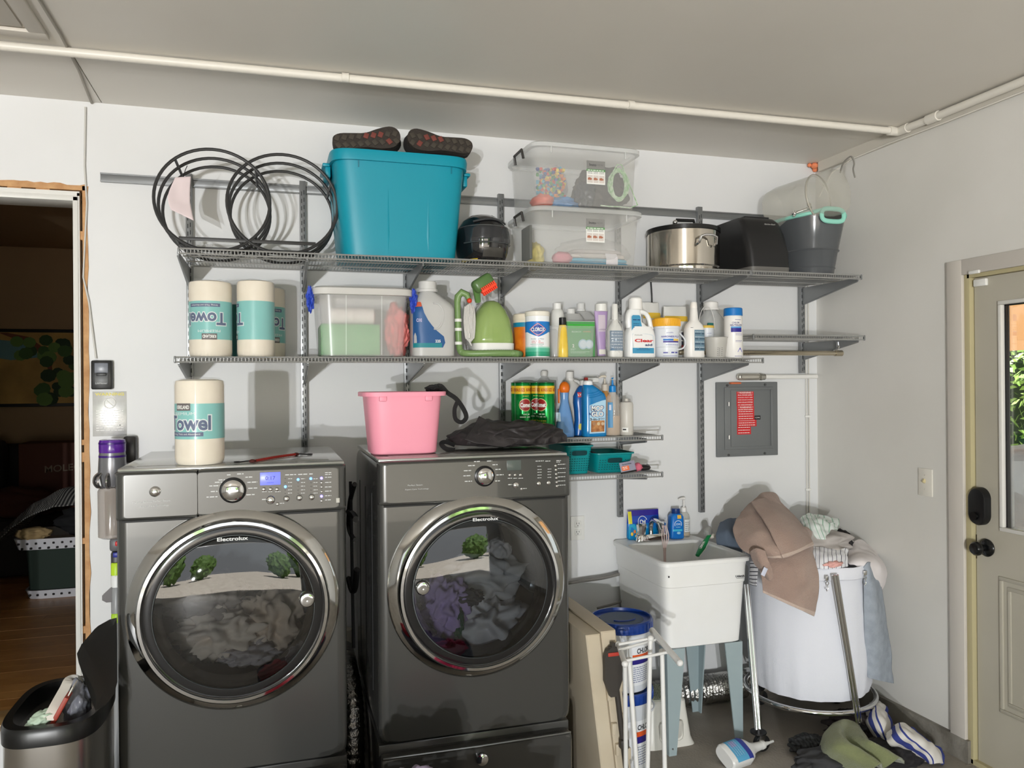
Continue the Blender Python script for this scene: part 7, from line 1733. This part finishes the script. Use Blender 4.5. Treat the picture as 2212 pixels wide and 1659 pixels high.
lie('white towel with navy stripes trailing along the floor to the door casing', 'towel', [[(1915, 1585, .10), (1945, 1562, .16), (1972, 1575, .12)], [(1920, 1605, .10), (1955, 1585, .15), (1988, 1588, .11)], [(1945, 1615, .06), (1985, 1605, .11), (2008, 1605, .08)], [(1985, 1635, .03), (2010, 1630, .06), (2033, 1618, .04)], [(1998, 1645, .01), (2018, 1648, .025), (2040, 1650, .008)]], BS, name='striped_towel', th=.012, amp=.012, fr=14, seed=12)

# ------------------------------------------------------------------ between dryer and sink
p = PZ(1455, 1612, 0); c_, w_ = span(1402, 1506, 1600, 3.10)
t = thing('step_stool', 'white plastic step stool with green dotted tread behind the sink leg', 'stool', (c_, 3.235, 0)); hw = w_/2
b = B(); b.body([(0, hw*1.05, .13, 7), (.012, hw, .125, 7), (.03, hw*.94, .118, 7), (.16, hw*.80, .10, 7), (.185, hw*.78, .098, 7), (.195, hw*.7, .09, 6)], 48); obj('stool_body', b, pl((230, 228, 220), .35), t)
b = B(); b.body([(.193, hw*.68, .086, 6), (.199, hw*.66, .084, 6)], 40); obj('tread', b, pl((196, 200, 184), .6), t); bb = B()
for i in range(12):
    for j in range(10):
        bb.box((-hw*.55+hw*1.1*i/11, -.068+.136*j/9, .200), (.006, .006, .003), .001)
obj('tread_dots', bb, pl((128, 138, 112), .7), t, kind='stuff')
b = B(); b.box((0, -.112, .07), (hw*1.0, .02, .09), .02); obj('arch_recess', b, pl((206, 204, 196), .4), t)
c_, w_ = span(1276, 1407, 1340, 3.02); r_ = w_/2*.93
BLU = mat('blue_lid', (20, 62, 148), .3); BKT = pl((222, 228, 236), .35)
for k, (z0, hh, lab) in enumerate(((0, .345, 'white pail of pool chemical on the floor under another pail'), (.346, P(1342, 1330, 3.02).z-.346, 'white pail with a blue lid stacked on another pail by the sink'))):
    t = thing('chemical_pail', lab, 'pail', (c_, 3.02, z0)); S = [(0, r_*.80, r_*.80), (.006, r_*.82, r_*.82), (hh-.055, r_*.93, r_*.93), (hh-.05, r_*.96, r_*.96), (hh-.02, r_*.96, r_*.96)]
    b = B(); b.body(S, 56); obj('pail_wall', b, BKT, t)
    b = B(); b.lathe([(r_*.97, hh-.045), (r_, hh-.042), (r_, hh-.006), (r_*.98, hh), (r_*.93, hh), (r_*.91, hh-.012), (.001, hh-.012)], seg=56, cap0=False); ld = obj('lid', b, BLU, t)
    bb = B()
    for i in range(36): a = 2*PI*i/36; bb.box((r_*math.cos(a), r_*math.sin(a), hh-.024), (.004, .010, .03), .001, Matrix.Rotation(a, 3, 'Z'))
    obj('lid_grips', bb, BLU, ld, kind='stuff')
    b = B(); b.body([(hh-.0118, r_*.72, r_*.72), (hh-.009, r_*.70, r_*.70)], 48); obj('lid_disc', b, pl((64, 82, 110), .5), ld)
    if k: b = B(); b.tube([(.05*math.cos(a), -.02+.03*math.sin(a), hh-.008) for a in [R(200+10*i) for i in range(15)]], .004, 6); obj('lid_tab', b, BLU, ld)
    fr = on(S, .03, 0, .0012, True)
    b = patch(S, -.03, .10, hh*.1, hh*.68, .0006, True, 24, 4); lb = obj('label', b, pl((236, 240, 246), .4), t)
    text('CHLOR', lambda u, v: fr(u+.02, hh*.60+v), .022, .07, lb, INK, .03, split=.006)
    b = patch(S, -.005, .10, hh*.49, hh*.55, .0012, True, 20, 2); obj('label_band', b, pl((226, 92, 40), .4), lb); b = patch(S, -.005, .10, hh*.41, hh*.49, .0012, True, 20, 2); obj('label_band', b, pl((44, 36, 130), .4), lb)
    bars([(-.03, .05, hh*(.36-.03*i), .003) for i in range(8)], fr, lb, pl((110, 120, 160), .5))
    b = B(); b.tube(circle((0, 0, hh-.08), r_*1.03, 30, 'xy', R(-60), R(110), False), .004, 6); obj('bail', b, BKT, t)
YR = 2.62
t = thing('drying_rack', 'folded white tube drying rack standing in front of the pails', 'drying rack', P(1400, 1500, YR)); O = V(t.location)
WT = pl((230, 230, 228), .3)
def tb(n, r_, *pts): b = B(); q = [P(*p)-O for p in pts]; b.tube(q, r_, 10); return obj(n, b, WT, t)
def ext(a, e, z): # carry a leg on down to height z
    A_, E_ = P(*a), P(*e); k = (z-A_.z)/(E_.z-A_.z); return A_-O, A_+(E_-A_)*k-O
for a, e in (((1359, 1426, YR), (1375, 1655, YR-.04)), ((1405, 1378, YR+.04), (1399, 1655, YR)), ((1430, 1406, YR+.02), (1436, 1655, YR-.02)), ((1350, 1432, YR+.06), (1352, 1640, YR+.06))):
    q0, q1 = ext(a, e, .004); b = B(); b.tube([q0, q1], .0085, 10); obj('leg', b, WT, t)
tb('rail', .0115, (1408, 1361, YR+.14), (1468.5, 1432, YR-.12)); tb('rail', .010, (1336, 1392, YR+.1), (1350, 1434, YR-.1))
tb('cross_bar', .0055, (1336, 1392, YR+.05), (1405, 1379, YR+.05)); tb('cross_bar', .0055, (1349, 1428, YR-.02), (1442, 1409, YR-.02)); tb('cross_bar', .0055, (1338, 1404, YR+.02), (1415, 1382, YR+.08))
for q in ((1336, 1392, YR+.1), (1405, 1379, YR+.04), (1430, 1408, YR+.02), (1359, 1426, YR), (1468.5, 1432, YR-.12), (1350, 1434, YR-.1)):
    b = B(); b.sphere(P(*q)-O, .0125, 2); obj('end_cap', b, WT, t)
BG = mat('beige_plastic', (206, 194, 172), .5, var=(5, (198, 184, 160)))
YC = 2.74
def slab_case(label, tl, tr, br, depth):
    A_, B_, C_ = P(*tl, YC), P(*tr, YC), P(*br, YC)
    dn = (C_-B_)/(B_.z-C_.z); 
    t = thing('folded_table', label, 'table', (B_+dn*B_.z).to_tuple() if False else (A_.x+dn.x*A_.z, YC, 0))
    w_ = B_.x-A_.x; sh = -dn.x
    b = B(); zt = B_.z
    f = lambda u, y, z: V((u+sh*z, y, z))
    rg = []
    for y, e in ((0, .006), (.004, .001), (.01, 0), (depth-.01, 0), (depth, .006)):
        rg.append([f(e, y, .001+e), f(w_-e, y, .001+e), f(w_-e, y, zt-e), f(e, y, zt-e)])
    b.loft(rg); obj('panel', b, BG, t); return t, f, w_, zt
t, f, w_, zt = slab_case('beige folded table half leaning against the dryer, the inner one', (1265, 1373), (1297, 1369), (1330, 1655), .5)
t, f, w_, zt = slab_case('beige folded table half with a black folded leg clipped to its edge', (1298.5, 1369), (1331, 1361), (1364, 1655), .55)
for k, (u, z) in enumerate(((.1, .30), (.75, .33), (.05, .43), (.8, .46), (.1, .12), (.85, .2), (.2, .22))):
    b = B(); b.box(f(w_*u, -.006, z), (.02, .02, .045), .005); obj('edge_lug', b, BG, t)
PO = mat('leg_black', (62, 58, 54), .5)
b = B(); b.tube([f(w_*.35, -.026, zt-.05), f(w_*.45, -.024, .5), f(w_*.5, -.022, .02)], .0105, 10); lg = obj('folding_leg', b, PO, t)
b = B(); b.prism([(-.034, 0), (-.034, -.09), (-.012, -.15), (.014, -.15), (.036, -.09), (.036, 0), (.026, .026), (.008, .034), (.008, .05), (-.006, .05), (-.006, .034), (-.024, .024)], .022, Matrix.Translation(f(w_*.38, -.018, zt-.085)) @ Matrix(((1, 0, 0, 0), (0, 0, -1, 0), (0, 1, 0, 0), (0, 0, 0, 1)))); obj('leg_bracket', b, PO, lg)
b = B(); b.box(f(w_*.38, -.043, zt-.075), (.044, .004, .014), .002); obj('red_clip', b, pl((186, 62, 50), .5), lg)
b = B(); b.box(f(w_*.48, -.03, .25), (.034, .03, .035), .006); obj('leg_clamp', b, PO, lg); b = B(); b.box(f(w_*.5, -.03, .1), (.04, .026, .02), .006); obj('leg_clamp', b, PO, lg)
# ------------------------------------------------------------------ left of the washer
c = P(222, 810, YW)
t = thing('garage_keypad', 'black garage opener keypad box on the wall by the doorway', 'keypad', (c.x, YW, c.z))
b = B(); b.box((0, -.013, 0), (.078, .026, .118), .006); obj('case', b, pl((22, 23, 24), .35), t); b = B(); b.box((0, -.0275, .028), (.05, .003, .04), .002); obj('push_bar', b, mat('keypad_grey', (120, 124, 134), .3), t)
b = B(); b.box((0, -.0275, -.02), (.05, .003, .04), .002); obj('lower_pad', b, pl((92, 94, 96), .4), t); b = B(); b.box((0, -.0295, .002), (.036, .003, .012), .002); obj('button', b, pl((40, 42, 44), .4), t); text('LiftMaster', lambda u, v: V((u, -.0295, -.034+v)), .006, .042, t, PRINT)
c0, c1 = P(200, 846, YW), P(274, 941, YW)
t = thing('warning_placard', 'faded grey warning placard with a crossed circle under the keypad', 'sign', ((c0.x+c1.x)/2, YW, (c0.z+c1.z)/2)); W_, H_ = c1.x-c0.x, c0.z-c1.z
fp = lambda u, v: V((u, -.0022, v))
b = B(); b.box((0, -.0008, 0), (W_, .0016, H_), .0003); obj('plate', b, mat('placard', (206, 206, 204), .25, .25, var=(26, (188, 188, 186))), t)
YF_ = pl((226, 214, 96), .5); text('WARNING', lambda u, v: fp(u, H_*.44+v), .012, W_*.86, t, YF_, .03)
b = B(); b.tube([fp(.021*math.cos(a), H_*.24+.021*math.sin(a)) for a in [2*PI*i/40 for i in range(40)]], .0024, 6, True); b2 = obj('print_circle', b, PAPERW, t); b = B(); b.tube([fp(-.015, H_*.24+.014), fp(.015, H_*.24-.014)], .002, 6); obj('print_slash', b, PAPERW, t)
bars([(-W_*.4, W_*.4, H_*(.06-.055*k), .0035) for k in range(9)], fp, t, pl((236, 236, 234), .5)); b = B(); b.lathe([(.003, 0), (.002, -.003)], (W_*.3, 0, -H_*.26), 'y', 10); obj('screw', b, BLACK, t)
yv = 3.44
vx, vw = span(213, 272, 960, yv)
t = thing('stick_vacuum', 'cordless stick vacuum with a purple top hanging beside the washer', 'vacuum', (vx, yv, P(240, 960, yv).z)); O = V(t.location); zz = lambda py: P(240, py, yv).z-O.z
hw = vw/2
b = B(); b.lathe([(hw*.98, zz(977)), (hw, zz(974)), (hw, zz(956)), (hw*.94, zz(950)), (hw*.7, zz(948))], seg=36); obj('filter_cap', b, mat('purple_cap', (92, 40, 150), .2, coat=.4), t)
for za in (zz(985), zz(957)):
    b = B(); b.lathe([(hw*1.005, za-.004), (hw*1.01, za), (hw*1.005, za+.004)], seg=36, cap0=False, cap1=False); obj('cap_band', b, pl((62, 24, 118), .3), t)
b = B(); b.lathe([(hw*.8, zz(1050)), (hw*1.06, zz(1018)), (hw*1.0, zz(985)), (hw*.97, zz(977))], seg=36); obj('motor_housing', b, mat('vac_grey', (134, 134, 138), .25, .5), t)
for k in range(11):
    a = 2*PI*k/11; b = B(); q = [V((r_*hw*math.cos(a), r_*hw*math.sin(a), z)) for r_, z in ((1.0, zz(1020)), (1.3, zz(1028)), (1.36, zz(1040)), (1.15, zz(1050)), (.8, zz(1052)))]
    b.tube(resample(q, 12), .006, 6, flat=.7); obj('cyclone', b, mat('cyclone_steel', (150, 148, 150), .15, .9), t)
b = B(); b.lathe([(hw*.8, zz(1162)), (hw*1.08, zz(1158)), (hw*1.1, zz(1060)), (hw*.95, zz(1052))], seg=36); obj('dust_bin', b, clearmat('dust_bin', (176, 166, 158), .62, .12), t)
b = B(); b.lathe([(hw*.55, zz(1155)), (hw*.6, zz(1062))], seg=24); obj('bin_core', b, pl((120, 110, 104), .8), t)
b = B(); b.box((.012, 0, (zz(1162)+zz(1190))/2), (.044, .05, abs(zz(1190)-zz(1162))), .01); obj('neck', b, pl((96, 96, 100), .4), t); b = B(); b.box((.022, -.03, zz(1172)), (.018, .016, .018), .004); obj('release_button', b, pl((206, 36, 40), .4), t)
b = B(); b.box((.012, .01, (zz(1190)+zz(1250))/2), (.04, .05, abs(zz(1250)-zz(1190))), .012); obj('dock_bracket', b, pl((48, 48, 54), .4), t); b = B(); b.box((.016, -.02, zz(1197)), (.026, .012, .02), .004); obj('blue_catch', b, pl((40, 50, 150), .4), t)
for nm, a, e, m_ in (('tool_tip', 1214, 1240, pl((190, 226, 50), .4)), ('tool_collar', 1240, 1266, pl((232, 234, 234), .4)), ('wand', 1266, 1322, pl((150, 152, 154), .35)), ('tool_foot', 1322, 1342, pl((176, 216, 60), .4))):
    b = B(); b.lathe([(.020, zz(e)), (.020, zz(a)-.006), (.016, zz(a))], (.014, -.015, 0), seg=24); obj(nm, b, m_, t)
b = B(); b.tube([(.014, -.015, zz(1342)), (.014, -.015, zz(1342)-.4), (.0, -.05, .03-O.z)], .018, 12); obj('lower_wand', b, pl((150, 152, 154), .35), t)
b = B(); b.prism([(0, .02), (-.035, -.012), (-.035, -.03), (-.02, -.04), (.0, -.04)], .03, Matrix.Translation((.0, .0, zz(1275))) @ Matrix(((1, 0, 0, 0), (0, 0, -1, 0), (0, 1, 0, 0), (0, 0, 0, 1)))); obj('crevice_tool', b, pl((96, 92, 92), .4), t)
c = P(283, 970, YW); b = B(); b.box((0, -.016, 0), (.05, .032, .11), .01); o = obj('wall_charger', b, pl((60, 58, 57), .3)); o.location = (c.x, YW, c.z); tag(o, 'dark wall charger mounted behind the stick vacuum', 'charger')
# bin
hx, hy = .122, .195
cx_, cy_ = -.592, 2.555
t = thing('trash_can', 'brushed steel trash can with open black lid beside the washer', 'trash can', (cx_, cy_, 0))
S = [(.0, hx*.96, hy*.96, 3.4), (.02, hx, hy, 3.4), (.652, hx, hy, 3.4)]
b = B(); b.body(S, 64); obj('can_body', b, mat('can_steel', (176, 172, 166), .24, .95), t)
BKR = mat('black_gloss_plastic', (18, 18, 18), .32)
b = B(); b.body([(.65, hx+.0005, hy+.001, 3.4), (.652, hx+.004, hy+.006, 3.4), (.688, hx+.005, hy+.008, 3.4), (.70, hx+.0, hy+.002, 3.4), (.70, hx-.02, hy-.022, 3.2), (.66, hx-.024, hy-.026, 3.2), (.63, hx-.024, hy-.026, 3.2)], 64, False, False); obj('rim', b, BKR, t)
b = B(); b.body([(.55, hx-.025, hy-.027, 3.2), (.56, hx-.025, hy-.027, 3.2)], 40); obj('liner', b, pl((14, 14, 15), .6), t)
LO = V((cx_, cy_, 0))
lid = [P(*q)-LO for q in ((206, 1535, 2.44), (190, 1490, 2.47), (170, 1432, 2.52), (166, 1412, 2.54), (176, 1392, 2.56), (205, 1358, 2.58), (230, 1344, 2.59), (246, 1340, 2.60), (247, 1400, 2.60), (247, 1480, 2.56), (240, 1505, 2.52), (226, 1525, 2.47))]
b = B(); b.loft([[p for p in lid], [p+V((.006, .012, .004)) for p in lid]]); obj('lid', b, BKR, t)
o = heap('crumpled_bag', P(166, 1520, 2.50), (.036, .05, .06), mat('clear_crumple', (120, 122, 132), .12, bump=(30, .6)), 120, amp=.35, sub=4); tag(o, 'shiny dark clear bag stuffed in the trash can', 'plastic bag')
p = P(130, 1510, 2.42)
b = ribbon([P(178, 1490, 2.55)-p, P(170, 1466, 2.54)-p, P(152, 1466, 2.52)-p, P(138, 1490, 2.48)-p, P(116, 1530, 2.42)-p, P(104, 1556, 2.40)-p], .022, .003); o = obj('paper_towel_scrap', b, pl((226, 222, 214), .8)); o.location = p; tag(o, 'white paper towel scrap poking out of the trash can', 'paper')
b = B(); b.box((0, 0, 0), (.012, .05, .12), .002, Matrix.Rotation(R(28), 3, 'Y')); o = obj('snack_box', b, pl((150, 52, 34), .5)); o.location = P(124, 1545, 2.43); tag(o, 'red carton tilted in the trash can', 'carton')
b = B(); b.box((0, 0, 0), (.003, .06, .15), .001, Matrix.Rotation(R(26), 3, 'Y')); o = obj('white_card', b, pl((222, 218, 210), .6)); o.location = P(134, 1532, 2.45); tag(o, 'white card behind the red carton in the trash can', 'card')
o = heap('green_wrapper', P(88, 1552, 2.42), (.036, .03, .018), pl((176, 196, 176), .5), 122, amp=.4, sub=4, rot=Matrix.Rotation(R(-25), 3, 'Y')); tag(o, 'pale green wrapper near the near edge of the trash can', 'wrapper')
